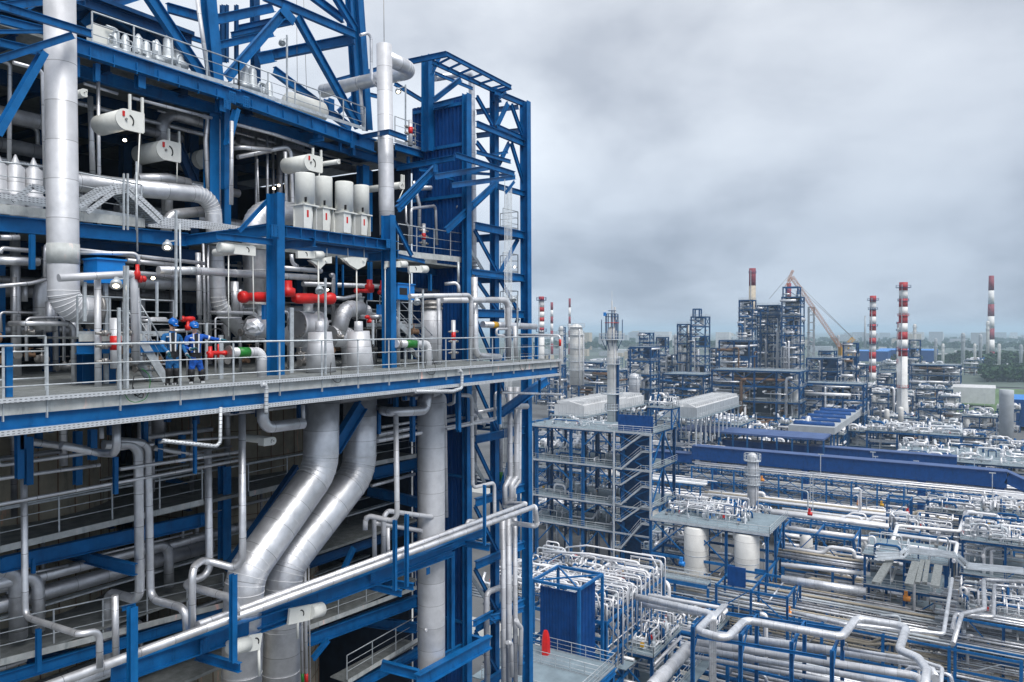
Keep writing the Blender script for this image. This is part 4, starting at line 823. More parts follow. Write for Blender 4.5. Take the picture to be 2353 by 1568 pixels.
# ================================================================ large valves with red actuators, reducers, gauges, cabinets
def rot_valve(label, k, cx, cy, rad, v):
    c = W(k, cx, cy, v=v); r = size(k, rad, c); root = thing('isolation_valve', label, 'valve', c)
    MB().lathe(c-Vector((r*1.1, 0, 0)), [(r, 0), (r, .12), (r*.8, .14), (r*.92, r*.8), (r*.92, r*1.4), (r*.8, r*2), (r, r*2.02), (r, r*2.2)], 28, (1, 0, 0)).obj('body', 'jacket', root)
    m = MB()
    for q in range(16): a = q*math.pi/8; m.lathe(c+Vector((-r*1.16, math.cos(a)*r*.9, math.sin(a)*r*.9)), [(.03, 0), (.03, .08)], 6, (1, 0, 0))
    m.obj('bolts', 'steel', root)
    MB().lathe(c+Vector((0, 0, r*.85)), [(r*.5, 0), (r*.5, .06), (r*.34, .08), (r*.42, r*1.0), (r*.55, r*1.05), (r*.55, r*1.15)], 20).obj('neck', 'galv', root)
    return root, c, r
rot_valve('large steel isolation valve behind the first blue column', 4, 150, 1030, 78, 21.6); rot_valve('large flanged isolation valve right of the first blue column', 4, 455, 1010, 88, 21.8)
rot_valve('flanged valve below the third hanger rod', 4, 800, 930, 50, 22.6)
PP('curved jacketed elbow leaving the right isolation valve', 4, [(340, 1085, 22.5), (455, 1085), (460, 1345)], 20.8, 150, J_, n=28, bend=.8); PP('second curved jacketed elbow beside the tapered housing', 4, [(600, 1090, 22.5), (740, 1090), (745, 1345)], 20.9, 140, J_, n=28, bend=.8)
PP('curved silver elbow rising behind the second tapered housing', 4, [(800, 910), (690, 905), (650, 1080)], 22.4, 105, A_, n=24, bend=.9)
for lb, x0, x1, y0, x2, x3, y1, nx, ny in (('first tapered white insulated housing on the walkway', 455, 610, 1060, 440, 640, 1320, 520, 990), ('second tapered white insulated housing on the walkway', 712, 858, 1055, 705, 890, 1335, 778, 990)):
    a = W(4, (x0+x1)/2, y0, v=20.2); b = W(4, (x2+x3)/2, y1, v=20.2); r0 = size(4, x1-x0, a)/2; r1 = size(4, x3-x2, b)/2; root = thing('insulated_housing', lb, 'housing', b)
    MB().lathe(b, [(r1, 0), (r0, a.z-b.z), (r0*.35, a.z-b.z+.01)], 12, a-b).obj('jacket', 'jacket', root); t_ = W(4, nx, ny, v=20.2); MB().lathe(a, [(r0*.42, 0), (r0*.38, t_.z-a.z), (.02, t_.z-a.z+.01)], 12).obj('neck', 'jacket', root)
def actuator(label, k, x0, x1, y, t, v, boxes=(), cat='actuator'):
    a = W(k, x0, y, v=v); b = W(k, x1, y, v=v); r = size(k, t, a)/2; d = b-a; ln = d.length; root = thing('actuator', label, cat, a)
    MB().lathe(a, [(r*.55, 0), (r*.95, .05), (r, .1), (r*1.0, ln*.18), (r*.72, ln*.2), (r*.72, ln*.5), (r*.85, ln*.55), (r*.85, ln*.9), (r*.6, ln)], 22, d).obj('cylinder', 'red', root)
    for bx in boxes:
        (bx0, by0, bx1, by1) = bx; p = W(k, bx0, by0, v=v); q = W(k, bx1, by1, v=v); rr2 = abs(q.x-p.x)/2*.95
        MB().lathe(((p.x+q.x)/2, v, min(p.z, q.z)), [(rr2, 0), (rr2, abs(p.z-q.z)*.5), (rr2*.6, abs(p.z-q.z)*.6), (rr2*.6, abs(p.z-q.z))], 16).obj('gearbox', 'red', root)
    return root
actuator('long red actuator left of the first blue column', 4, 5, 200, 830, 80, 20.9, [(275, 720, 360, 830)]); actuator('thick red drum actuator right of the first blue column', 4, 620, 360, 840, 78, 21, [(530, 800, 560, 870)])
actuator('small red actuator beside the third hanger rod', 4, 760, 880, 790, 34, 21.6, [(835, 715, 880, 790)]); actuator('small low red actuator right of the tapered housing', 4, 830, 925, 962, 26, 21.2, [(845, 965, 880, 1000)])
actuator('upright red actuator at the second blue column', 4, 915, 950, 800, 30, 21.4, [(925, 720, 955, 800)]); actuator('small red actuator on the pipe beside the blue cabinet', 3, 905, 955, 712, 50, 19.9, [(882, 615, 922, 715)])
actuator('red actuator behind the head of the right worker', 3, 1185, 1275, 975, 42, 21.4, [(1215, 985, 1250, 1050)]); actuator('red hydrant like actuator beside the green banded pipe', 3, 1490, 1360, 1198, 34, 19.8, [(1362, 1155, 1398, 1240), (1425, 1140, 1440, 1230)])
for lb, k, x, y0, y1, t, rb, v in (('tall white level gauge with red band left of the workers', 3, 760, 968, 1300, 66, (1085, 1178), 20.0), ('level gauge with red band near the right end of the walkway', 4, 1408, 982, 1235, 28, (1060, 1115), 19.9), ('level gauge with red band on the top floor', 2, 1313, 922, 1118, 34, (975, 1028), 23), ('level gauge with red band on the right balcony', 4, 1213, 350, 500, 26, (412, 455), 23.4)):
    a = W(k, x, y1, v=v); b = W(k, x, y0, v=v); r = size(k, t, a)/2; root = thing('level_gauge', lb, 'gauge', a); h = b.z-a.z
    MB().lathe(a, [(r, 0), (r, h)], 18).obj('chamber', 'jacket', root); z0 = W(k, x, rb[1], v=v).z; z1 = W(k, x, rb[0], v=v).z; MB().lathe((a.x, a.y, z0), [(r*1.04, 0), (r*1.04, z1-z0)], 18).obj('red_band', 'red', root)
    for f in (.15, .45, .7):
        for s in (-1, 1):
            m = MB(); m.tube([(a.x, a.y, a.z+h*f), (a.x+s*r*4, a.y, a.z+h*f)], r*.28, 8); m.lathe((a.x+s*r*2, a.y, a.z+h*f-r*.6), [(r*.5, 0), (r*.5, r*1.2)], 10); m.lathe((a.x+s*r*2.9, a.y, a.z+h*f), [(r*.6, 0), (r*.6, r*.3)], 10, (1, 0, 0)); m.obj('isolation_cock', 'steel', root)
PP('low green banded elbow pipe beside the workers', 3, [(1500, 1193), (1718, 1193), (1718, 1400)], 19.7, 66, J_, n=24, bend=.75, fl=[(0, .42, 'green', .42), (0, .02, 'steel', .08)]); PP('green banded elbow pipe right of the second blue column', 4, [(1030, 1137), (1240, 1140), (1243, 1330)], 20, 52, J_, n=22, bend=.75, fl=[(0, .45, 'green', .7), (0, .05, 'steel', .1)])
for lb, k, x0, y0, x1, y1, v, win in (('bright blue cabinet beside the large riser', 3, 640, 585, 822, 735, 20.9, 0), ('bright blue cabinet with a dark window at the second column', 4, 1042, 745, 1152, 845, 20.6, 1)):
    a = W(k, x0, y1, v=v); b = W(k, x1, y0, v=v); root = thing('cabinet', lb, 'cabinet', a); MB().box((a.x, v, a.z), (b.x, v+.7, b.z-.05)).obj('case', 'sky_blue', root); MB().box((a.x-.03, v-.05, b.z-.05), (b.x+.03, v+.73, b.z)).obj('lid', 'sky_blue', root)
    if win: MB().box((a.x+.12, v-.012, a.z+.2), (a.x+(b.x-a.x)*.55, v, b.z-.2)).obj('window', 'black', root)
    MB().bar((a.x+.4, v+.3, a.z), (a.x+.4, v+.3, FL[1]), .1, .1, Vector((0, 1, 0))).obj('stand', 'galv', root)
for x, y, k in ((1750, 930, 3), (930, 920, 4)):
    c = W(k, x, y, v=20.9); tag(MB().box((c.x-.12, c.y, c.z-.25), (c.x+.12, c.y+.12, c.z+.25)).obj('junction_box', 'sky_blue'), 'light blue junction box fixed near the blue columns', 'box', 'light blue junction boxes')
# tall light vessel near the right stair
a = W(4, 1265, 1290, v=21.2); t_ = W(4, 1265, 850, v=21.2); r = size(4, 135, a)/2; root = thing('exchanger', 'pale upright exchanger with bolted head behind the right stair', 'vessel', a); h = t_.z-a.z
MB().lathe(a, [(r, 0), (r, h*.86)], 28).obj('shell', 'jacket', root); MB().lathe((a.x, a.y, a.z+h*.86), [(r*1.1, 0), (r*1.1, h*.03), (r, h*.035), (r, h*.06), (r*1.1, h*.065), (r*1.1, h*.1), (r*.5, h*.14)], 28).obj('head', 'steel', root)
# lamps
def lamp(label, k, x, y, v, post=None, glow=True, s=1.0):
    c = W(k, x, y, v=v); root = thing('floodlight', label, 'lamp', c); d = Vector((-.35, -.5, -.8)).normalized()
    MB().lathe(c-d*.24*s, [(.05*s, 0), (.07*s, .08*s), (.13*s, .16*s), (.15*s, .28*s)], 18, d).obj('housing', 'galv', root); MB().lathe(c+d*.042*s, [(.075*s, 0), (.04*s, .03*s)], 18, d).obj('bulb', 'lamp_glow' if glow else 'galv', root)
    if post:
        px, py0, py1 = post; MB().bar(W(k, px, py0, v=v), W(k, px, py1, v=v), .06, .06, Vector((0, 1, 0))).obj('post', 'galv', root); q = W(k, px, y-40 if py0 < y-40 else py0, v=v); MB().bar(q, c-d*.2*s, .04, .04).obj('arm', 'galv', root)
lamp('lit floodlight hanging beside the stair above the workers', 3, 1098, 500, 20.0, (1155, 260, 960)); lamp('lit floodlight below the bright blue cabinet', 3, 762, 750, 19.0, (818, 625, 1530)); lamp('unlit floodlight on the top floor pole in the derrick', 2, 330, 330, 25.4, (368, 270, 810), glow=False)
lamp('lit floodlight on a pole behind the capped riser', 2, 1220, 700, 24, (1276, 650, 1110)); lamp('floodlight on the tall pole in front of the drum actuator', 4, 530, 790, 18.9, (568, 705, 1400), glow=False); lamp('lit floodlight on the right balcony pole', 4, 1443, 243, 22.8, (1476, 205, 540)); lamp('floodlight on a pole near the right stair', 4, 1170, 865, 18.9, (1207, 780, 1330), glow=False); lamp('floodlight on a pole at the right end', 4, 1800, 850, 18.9, (1828, 820, 1180), glow=False)
for k, x, y, v in ((3, 1005, 710, 22), (4, 230, 120, 25.5), (4, 262, 100, 26.5), (1, 955, 1078, 24), (4, 580, 785, 22), (4, 1810, 635, 22.5)):
    c = W(k, x, y, v=v); tag(MB().lathe(c, [(.03, .06), (.055, .03), (.06, 0), (.03, -.03)], 14).obj('bulkhead_lamp', 'lamp_glow'), 'small lit round lamp glowing among the pipes', 'lamp', 'small lit lamps among the pipes')
PP('grey conduit pole rising from the stair head', 3, [(1152, 260), (1158, 960)], 20.8, 14, 'galv', n=8); PP('taller grey conduit pole rising from the stair head', 3, [(1180, 350), (1188, 980)], 20.8, 14, 'galv', n=8); PP('grey vertical cable pole before the sweeping pipe', 3, [(895, 10), (902, 530)], 22.5, 12, 'galv', n=8)
for i, (k, x, y0, y1, t) in enumerate(((3, 835, 625, 1530, 16), (3, 780, 900, 1440, 18), (3, 1450, 1080, 1420, 30), (3, 1355, 1000, 1420, 14), (4, 345, 900, 1330, 30), (3, 555, 730, 990, 20), (3, 1150, 860, 1000, 14), (3, 1030, 730, 960, 14), (4, 1120, 840, 1100, 14), (4, 1090, 1100, 1300, 12), (4, 880, 980, 1140, 14))):
    v = 20.1 if i > 1 else 18.8; tag(MB().bar(W(k, x, y0, v=v), W(k, x, y1, v=v), size(k, t, W(k, x, y0, v=v)), .06, Vector((0, 1, 0))).obj('support_post', 'galv'), 'grey channel post standing on or by the walkway', 'post', 'grey channel posts of the walkway')
# loops of loose cable
def cable(label, k, pts, v=18.5, r=.011, m='black'):
    P = [W(k, x, y, v=v) for x, y in pts]; S = []
    for i in range(len(P)-1):
        p0, p1, p2, p3 = P[max(i-1, 0)], P[i], P[i+1], P[min(i+2, len(P)-1)]
        for q in range(6): t = q/6; S.append(.5*((2*p1)+(p2-p0)*t+(2*p0-5*p1+4*p2-p3)*t*t+(3*p1-p0-3*p2+p3)*t**3))
    S.append(P[-1]); tag(MB().tube(S, r, 6, 0).obj('cable', m), label, 'cable')
cable('dark cable loop hanging over the edge left of the workers', 3, [(880, 1350), (870, 1430), (900, 1480), (935, 1490), (935, 1460), (890, 1480), (875, 1420)]); cable('wide green cable loop left of the workers', 3, [(930, 1300), (975, 1340), (985, 1400), (960, 1490), (900, 1520), (850, 1510), (820, 1470)], m='green', r=.009)
cable('dark cable loop below the pole before the tapered housings', 4, [(605, 1260), (600, 1330), (630, 1385), (665, 1385), (672, 1330), (665, 1270), (640, 1245)]); cable('cable loop hanging by the right stair', 4, [(1235, 1240), (1225, 1300), (1245, 1335), (1280, 1335), (1290, 1290), (1270, 1240)]); cable('cable loops hanging at the right end of the walkway', 4, [(1845, 1180), (1840, 1260), (1855, 1310), (1880, 1300), (1885, 1230), (1865, 1180)])
cable('black hose arched over the pipe beside the right worker', 3, [(1375, 1090), (1385, 1050), (1430, 1038), (1465, 1060), (1475, 1110)], v=20, r=.02)
fo = MB().lathe(W(3, 1665, 1030, v=20.4), [(.02, -.3), (.16, -.24), (.25, -.12), (.28, .0), (.26, .1), (.2, .2), (.08, .3)], 14, (.8, -.2, .6)); fr_ = random.Random(2); fo.v = [tuple(q+fr_.uniform(-.05, .05) for q in p) for p in fo.v]; fo.sm = [False]*len(fo.sm)
tag(fo.obj('foil_cover', 'alu'), 'crumpled silver foil cover over the flange of the left valve', 'cover')
# ================================================================ THE TWO WORKERS
def skin_body(name, J, E, mats, parent):
    """J: joint -> (Vector, radius); E: (joint, joint, material index); one continuous surface grown over the skeleton"""
    ks = list(J); me = bpy.data.meshes.new(name+'_skeleton'); me.from_pydata([J[k][0] for k in ks], [(ks.index(a), ks.index(b)) for a, b, _ in E], [])
    o = bpy.data.objects.new(name, me); C.objects.link(o); md = o.modifiers.new('skin', 'SKIN'); md.use_smooth_shade = True
    for i, k in enumerate(ks):
        r = J[k][1]; me.skin_vertices[0].data[i].radius = r if isinstance(r, tuple) else (r, r); me.skin_vertices[0].data[i].use_root = (k == 'pelvis')
    sb = o.modifiers.new('sub', 'SUBSURF'); sb.levels = 2; sb.render_levels = 2
    dg = bpy.context.evaluated_depsgraph_get(); ev = o.evaluated_get(dg); m2 = bpy.data.meshes.new_from_object(ev)
    bpy.data.objects.remove(o); bpy.data.meshes.remove(me)
    m2.materials.clear()
    for q in mats: m2.materials.append(MT[q])
    for p in m2.polygons:
        c = p.center; best = 9
        for a, b, mi in E:
            A, B = J[a][0], J[b][0]; t = max(0, min(1, (c-A).dot(B-A)/max(1e-9, (B-A).length_squared))); d = (c-(A+(B-A)*t)).length
            if d < best: best = d; p.material_index = mi
        p.use_smooth = True
    n = bpy.data.objects.new(name, m2); C.objects.link(n); n.parent = parent; n.matrix_parent_inverse = Matrix.Translation(-parent.location); return n
def worker(label, px, JP, look, suit, gl):
    """JP: joints measured on the photo (zone 11) with their depth v; radii in metres"""
    base = W(11, px[0], px[1], v=19.1); base.z = FL[1]; root = thing('person', label, 'person', base)
    P = {k: W(11, x, y, v=v) for k, (x, y, v, r) in JP.items()}
    J = {k: (P[k], JP[k][3]) for k in JP}
    E = [('pelvis', 'belly', 1), ('belly', 'chest', 0), ('chest', 'neck', 0), ('neck', 'jaw', 2), ('jaw', 'crown', 2)]
    for s in 'LR':
        E += [('chest', 'sho'+s, 0), ('sho'+s, 'elb'+s, 0), ('elb'+s, 'wri'+s, 0), ('pelvis', 'hip'+s, 0), ('hip'+s, 'kne'+s, 0), ('kne'+s, 'ank'+s, 1), ('ank'+s, 'toe'+s, 1)]
    body = skin_body('body', J, E, [suit, 'black', 'skin'], root)
    head = (P['jaw']+P['crown'])/2; fwd = Vector(look).normalized(); rt = fwd.cross(UP).normalized(); up = rt.cross(fwd)
    # face: nose, ears, mouth; hair under the helmet; glasses
    mb = MB(); mb.lathe(head+fwd*.085-up*.035, [(.020, 0), (.012, .035), (.003, .045)], 8, up)
    for s in (-1, 1): mb.lathe(head+rt*s*.078-up*.02, [(.022, 0), (.018, .012)], 10, rt*s)
    mb.obj('nose_and_ears', 'skin', root)
    MB().bar(head+fwd*.088-up*.068-rt*.024, head+fwd*.088-up*.068+rt*.024, .010, .007).obj('mouth', 'red_faded', root)
    MB().lathe(head-fwd*.02-up*.03, [(.083, 0), (.09, .04), (.086, .08)], 16, up).obj('hair', 'hair', root)
    g = MB()
    for s in (-1, 1): g.bar(head+fwd*.094+rt*s*.008+up*.012, head+fwd*.082+rt*s*.062+up*.012, .012, .038)
    g.bar(head+rt*.08+up*.016, head+rt*.07+fwd*.08+up*.016, .006, .012).bar(head-rt*.08+up*.016, head-rt*.07+fwd*.08+up*.016, .006, .012); g.obj('glasses', 'lens', root)
    hc = head+up*.062-fwd*.012
    h = MB().lathe(hc, [(.128, -.012), (.131, 0), (.128, .03), (.116, .075), (.090, .108), (.05, .126), (.01, .131)], 24, up); h.bar(hc+fwd*.10-up*.006, hc+fwd*.165-up*.018, .16, .012); h.bar(hc-fwd*.1+up*.07, hc+fwd*.1+up*.075, .02, .125); hl = h.obj('helmet', 'helmet', root)
    MB().bar(hc+fwd*.126+up*.035-rt*.025, hc+fwd*.126+up*.035+rt*.025, .008, .024).obj('badge', 'reflective', hl)
    MB().tube([hc+rt*.1, head-up*.09+fwd*.05, hc-rt*.1], .006, 6).obj('chin_strap', 'black', hl)
    # coat front: dark placket, two reflective strips, belt of dark cloth, arm bands, cuffs
    ch, be = P['chest'], P['belly']; d_ = Vector((-.45, -.9, 0)).normalized(); side = d_.cross(UP).normalized(); f0 = d_*((JP['chest'][3][1] if isinstance(JP['chest'][3], tuple) else JP['chest'][3])*1.0+.035)
    def strip(off, w_, nm, m_, th=.012): MB().bar(ch+f0+side*off+UP*.16, be+d_*.165+side*off*.75-UP*.02, w_, th, d_).obj(nm, m_, root)
    strip(0, .085, 'placket', 'black', .02); strip(-.075, .035, 'reflective_strip', 'reflective'); strip(.075, .035, 'reflective_strip', 'reflective')
    MB().bar(ch+f0+side*.13+UP*.05-side*.035, ch+f0+side*.13+UP*.05+side*.035, .012, .03).obj('badge', 'reflective', root)
    for s in 'LR':
        a, b = P['sho'+s], P['elb'+s]; dd = (b-a).normalized(); MB().lathe(a+(b-a)*.55, [(.074, 0), (.074, .05)], 14, dd).obj('arm_band', 'reflective', root)
        a, b = P['elb'+s], P['wri'+s]; dd = (b-a).normalized(); MB().lathe(b-dd*.05, [(.047, 0), (.05, .045)], 14, dd).obj('cuff', 'reflective', root)
        # gloved hand: palm, four fingers of unequal length curled, thumb off the side
        hd = Vector(gl[s][0]).normalized(); cu = Vector(gl[s][1]).normalized(); ac = hd.cross(cu).normalized(); w0 = b+dd*.0; hb = MB()
        hb.bar(w0, w0+hd*.10, .085, .036, cu)
        hb.tube([w0-hd*.03, w0+hd*.05], .034, 10)
        for q, ln in zip((-1.5, -.5, .5, 1.5), (.062, .074, .078, .066)):
            k0 = w0+hd*.095+ac*q*.021; k1 = k0+hd*ln*.5+cu*.008; k2 = k1+(hd*.55+cu*.8).normalized()*ln*.34; k3 = k2+(hd*.1+cu).normalized()*ln*.28
            hb.tube([k0, k1, k2, k3], .0105, 7, .3)
        t0 = w0+hd*.03+ac*.042; hb.tube([t0, t0+(hd*.7+ac*.7).normalized()*.04, t0+(hd*.9+ac*.5+cu*.4).normalized()*.075], .0125, 7, .3); hb.obj('glove', 'glove', root)
        an, to = P['ank'+s], P['toe'+s]; fd = (to-an); fd.z = 0; fd.normalize(); z0 = FL[1]
        bm = MB(); bm.bar(Vector((an.x, an.y, z0+.05))-fd*.08, Vector((an.x, an.y, z0+.045))+fd*.17, .105, .09); bm.tube([Vector((an.x, an.y, z0+.06)), Vector((an.x, an.y, z0+.19))], .062, 12); bm.obj('boot', 'black', root)
        MB().bar(Vector((an.x, an.y, z0+.042))+fd*.13, Vector((an.x, an.y, z0+.036))+fd*.20, .098, .06).obj('toe_cap', 'reflective', root)
        MB().lathe(P['kne'+s]-UP*.16, [(.074, 0), (.092, .05), (.096, .2), (.088, .28)], 14).obj('knee_patch', 'black', root)
    return root
V0 = 19.12
worker('taller worker in dark blue coat and helmet, looking down with one hand hanging', (540, 1290), {
 'pelvis': (540, 900, V0, (.17, .12)), 'belly': (548, 770, V0, (.175, .125)), 'chest': (545, 585, V0, (.185, .125)), 'neck': (545, 465, V0, .062), 'jaw': (553, 418, V0-.05, (.068, .075)), 'crown': (555, 345, V0-.05, (.078, .09)),
 'shoL': (425, 530, V0+.02, .078), 'elbL': (388, 705, V0, .062), 'wriL': (492, 808, V0-.25, .042), 'shoR': (652, 545, V0+.02, .078), 'elbR': (712, 715, V0+.02, .062), 'wriR': (775, 838, V0-.34, .042),
 'hipL': (490, 945, V0, .10), 'kneL': (500, 1110, V0-.04, .078), 'ankL': (478, 1262, V0+.02, .055), 'toeL': (450, 1290, V0-.14, .042), 'hipR': (600, 945, V0, .10), 'kneR': (612, 1105, V0-.04, .078), 'ankR': (598, 1262, V0+.05, .055), 'toeR': (575, 1285, V0-.10, .042)},
 (.05, -.86, -.42), 'suit_teal', {'L': ((.25, -.1, -1), (.3, -1, .1)), 'R': ((.55, -.45, -.7), (-.1, -.2, -1))})
worker('worker in bright blue coat and light blue helmet, arm stretched along the top rail', (930, 1290), {
 'pelvis': (905, 915, V0, (.165, .12)), 'belly': (905, 790, V0, (.17, .125)), 'chest': (900, 600, V0, (.185, .125)), 'neck': (890, 500, V0, .060), 'jaw': (885, 462, V0-.03, (.068, .075)), 'crown': (878, 392, V0-.03, (.078, .09)),
 'shoL': (775, 560, V0+.02, .076), 'elbL': (752, 735, V0+.05, .060), 'wriL': (838, 750, V0-.24, .042), 'shoR': (1012, 548, V0+.02, .076), 'elbR': (1150, 590, V0-.05, .060), 'wriR': (1305, 606, V0-.44, .042),
 'hipL': (850, 955, V0, .10), 'kneL': (838, 1120, V0-.02, .078), 'ankL': (845, 1262, V0+.04, .055), 'toeL': (835, 1290, V0-.12, .042), 'hipR': (962, 955, V0, .10), 'kneR': (1000, 1120, V0-.02, .078), 'ankR': (1010, 1262, V0+.04, .055), 'toeR': (1020, 1290, V0-.12, .042)},
 (-.30, -.90, -.22), 'suit', {'L': ((.9, -.35, .15), (.2, -.6, -.6)), 'R': ((.85, -.25, -.1), (.1, -.3, -1))})
# ================================================================ GROUND, FAR COUNTRY
def G(px, py, z=GZ): return W(0, px, py, z=z)
def st(mb, nm, m): return tag(mb.obj(nm, m), kind='structure')
st(MB().add([(-300, -6000, GZ), (14000, -6000, GZ), (14000, 14000, GZ), (-300, 14000, GZ)], [(0, 1, 2, 3)]), 'ground', 'ground')
def sheet(nm, m, pts, z): return st(MB().add([(p[0], p[1], z) for p in pts], [tuple(range(len(pts)))]), nm, m)
def gq(a): return [G(x, y) for x, y in a]
st(MB().add([(700, -6000, GZ+.5), (14000, -6000, GZ+.5), (14000, 14000, GZ+.5), (700, 14000, GZ+.5)], [(0, 1, 2, 3)]), 'terrain', 'field')
sheet('lawn', 'grass', gq([(2180, 948), (2600, 975), (2600, 905), (2300, 893), (2180, 900)]), GZ+.02)
for i, (x0, y0, x1, y1, w_) in enumerate(((1300, 1150, 2353, 1260, 9), (1500, 1050, 2353, 1120, 10), (1300, 1500, 2200, 1568, 8))):
    a, b = G(x0, y0), G(x1, y1); sheet('road', 'paving', [(a.x-w_/2, a.y+40), (a.x+w_/2, a.y+40), (a.x+w_/2, b.y-60), (a.x-w_/2, b.y-60)], GZ+.01+.004*i)
rg = random.Random(21)
# tree belts: many leafy trees standing side by side read as one wood
def belt(label, px0, px1, d, dep, h, n, seed):
    r_ = random.Random(seed); mb = MB(); tr = MB()
    for i in range(n):
        px = r_.uniform(px0, px1); dd = d+r_.uniform(0, dep); c = W(0, px, 758, d=dd); hh = h*r_.uniform(.6, 1.15); rr = hh*.42; tr.tube([(c.x, c.y, GZ), (c.x, c.y, GZ+hh*.5)], .25, 5)
        for k in range(34):
            a = r_.uniform(0, 6.28); e = r_.uniform(-.5, 1); q = Vector((c.x+math.cos(a)*rr*r_.random()**.5, c.y+math.sin(a)*rr*r_.random()**.5, GZ+hh*.62+e*hh*.36)); s = rr*r_.uniform(.22, .5)
            n1 = Vector((r_.uniform(-1, 1), r_.uniform(-1, 1), r_.uniform(-1, 1))).normalized(); n2 = n1.orthogonal().normalized(); n3 = n1.cross(n2)
            mb.add([q+n2*s, q+n3*s*.8, q-n2*s, q-n3*s*.9], [(0, 1, 2, 3)])
            mb.add([q+n1*s, q+n3*s*.7, q-n1*s*.9, q-n3*s], [(0, 1, 2, 3)])
    tag(mb.obj('wood', 'leaf'), label, 'wood', kind='stuff'); tag(tr.obj('trunks', 'bark'), 'trunks of the trees: '+label, 'trunks', kind='stuff')
belt('long dark green tree belt behind the plant at the right edge', 2205, 2420, 830, 150, 16, 330, 1); belt('second green tree belt nearer the lawn at the right', 2262, 2420, 640, 60, 12, 160, 2)
belt('green trees between the two tall striped stacks', 2040, 2200, 900, 70, 13, 110, 3)
for i, (d, px0, px1) in enumerate(((1500, 1230, 2450), (2300, 1230, 2450))): belt(('low', 'distant low')[i]+' line of woods toward the horizon', px0, px1, d, 500, 16, 420, 5+i)
# distant towns: pale blocks near the horizon
for i in range(120):
    px = rg.uniform(1225, 2420); d = rg.choice((rg.uniform(900, 1500), rg.uniform(1500, 3800))); c = W(0, px, 758, d=d); w_ = rg.uniform(12, 45)*(d/2000)**.5; h = rg.uniform(6, 14) if d < 1500 else rg.uniform(12, 40)
    tag(MB().box((c.x, c.y, GZ), (c.x+w_*.6, c.y+w_, GZ+h)).obj('town_block', rg.choice(('grey_wall', 'roof_white', 'grey_wall', 'tan'))), 'pale block on the hazy plain near the horizon', 'building', 'pale blocks near the horizon')
# ================================================================ STACKS, COLUMNS, CRANE
def stack(label, px, ytop, ybase, d, w0, w1, bands, base=None, rings=(), flare=None, cols=('red_stack', 'white_stack'), ladder=True, group=None):
    """bands: photo y of every change of colour from the top, starting red"""
    c = W(0, px, ytop, d=d); Z = lambda y: W(0, px, y, d=d).z; zt = Z(ytop); zb = max(GZ, Z(ybase)) if base is None else base
    root = thing('striped_stack', label, 'stack', (c.x, c.y, zb), group); m_ = d/F; ys = [ytop]+list(bands)+[ybase]
    rad = lambda z: m_/2*(w0+(w1-w0)*max(0, min(1, (zt-z)/(zt-zb))))
    for i in range(len(ys)-1):
        z1, z0 = Z(ys[i]), Z(ys[i+1]); z0 = zb if i == len(ys)-2 else z0; pr = [(rad(z0), 0), (rad(z1), z1-z0)]
        if i == len(ys)-2 and flare: pr = [(flare*m_/2, 0), (flare*m_/2*.96, (z1-z0)*.2), (rad(z1)*1.02, (z1-z0)*.5), (rad(z1), z1-z0)]
        MB().lathe((c.x, c.y, z0), pr, 26).obj(('red_band', 'white_band')[i % 2], cols[i % 2], root)
    for y, k in rings:
        z = Z(y); r = rad(z); mb = MB().lathe((c.x, c.y, z), [(r, 0), (r*k, .01), (r*k, .12), (r, .13)], 20)
        mb.tube([(c.x+math.cos(a)*r*k, c.y+math.sin(a)*r*k, z+1.1) for a in [q*math.pi/8 for q in range(17)]], .05*m_*4, 5, 0)
        for q in range(12): a = q*math.pi/6; mb.bar((c.x+math.cos(a)*r*k, c.y+math.sin(a)*r*k, z), (c.x+math.cos(a)*r*k, c.y+math.sin(a)*r*k, z+1.1), .1, .1)
        mb.obj('gallery', 'red_stack' if k < 1.35 and y > 700 else 'blue_dark', root)
    if ladder:
        l = Vector((c.x, c.y, 0))-RT*(rad(zb)*.7)-FW*rad(zb)*.8; mb = MB().bar((l.x, l.y, zb), (l.x, l.y, zt-1), .5, .25, Vector((0, 1, 0)))
        mb.obj('ladder', 'galv_far', root)
    return root
y8 = lambda *a: [588.2+.2751*q for q in a]
stack('tallest red and white striped stack with flared white foot', 2076, 649, 975, 330, 18, 21, y8(290, 357, 427, 495, 563, 635, 700, 775, 840), flare=27, rings=((588.2+.2751*268, 1.75), (588.2+.2751*380, 1.3), (588.2+.2751*505, 1.3), (588.2+.2751*790, 1.6), (588.2+.2751*1100, 1.2)))
stack('red and white striped stack left of the tallest one', 2006, 680, 875, 380, 13.5, 15, y8(385, 453, 508, 570, 625, 685, 735, 803, 860, 918, 975), rings=((588.2+.2751*375, 1.8), (588.2+.2751*450, 1.5), (588.2+.2751*590, 1.5), (588.2+.2751*738, 1.6)))
stack('slim red and white stack hidden close behind the tallest one', 2064, 740, 920, 400, 5, 7, y8(600, 650, 700, 760, 800, 860, 905), rings=((745, 1.6), (761, 1.6)))
stack('red and white striped stack alone at the right edge', 2278, 634, 815, 900, 10.5, 16, y8(290, 405, 505, 607, 700, 800), cols=('red_faded', 'white_stack'), ladder=False)
stack('red and white striped stack at the left beside the walkway end', 1244, 682, 860, 260, 13, 15, [588.2+.2751*q for q in (375, 430, 468, 515, 550, 600, 625)], rings=((691, 1.7), (763, 1.7)))
stack('thin faded striped stack just right of the left striped one', 1268, 695, 815, 700, 6, 7, [713, 728, 744, 760, 775, 790], cols=('red_faded', 'white_stack'), ladder=False); stack('thin faded striped stack behind the domed column', 1309, 686, 815, 700, 5, 6, [707, 728, 745, 760, 775, 790], cols=('red_faded', 'white_stack'), ladder=False)
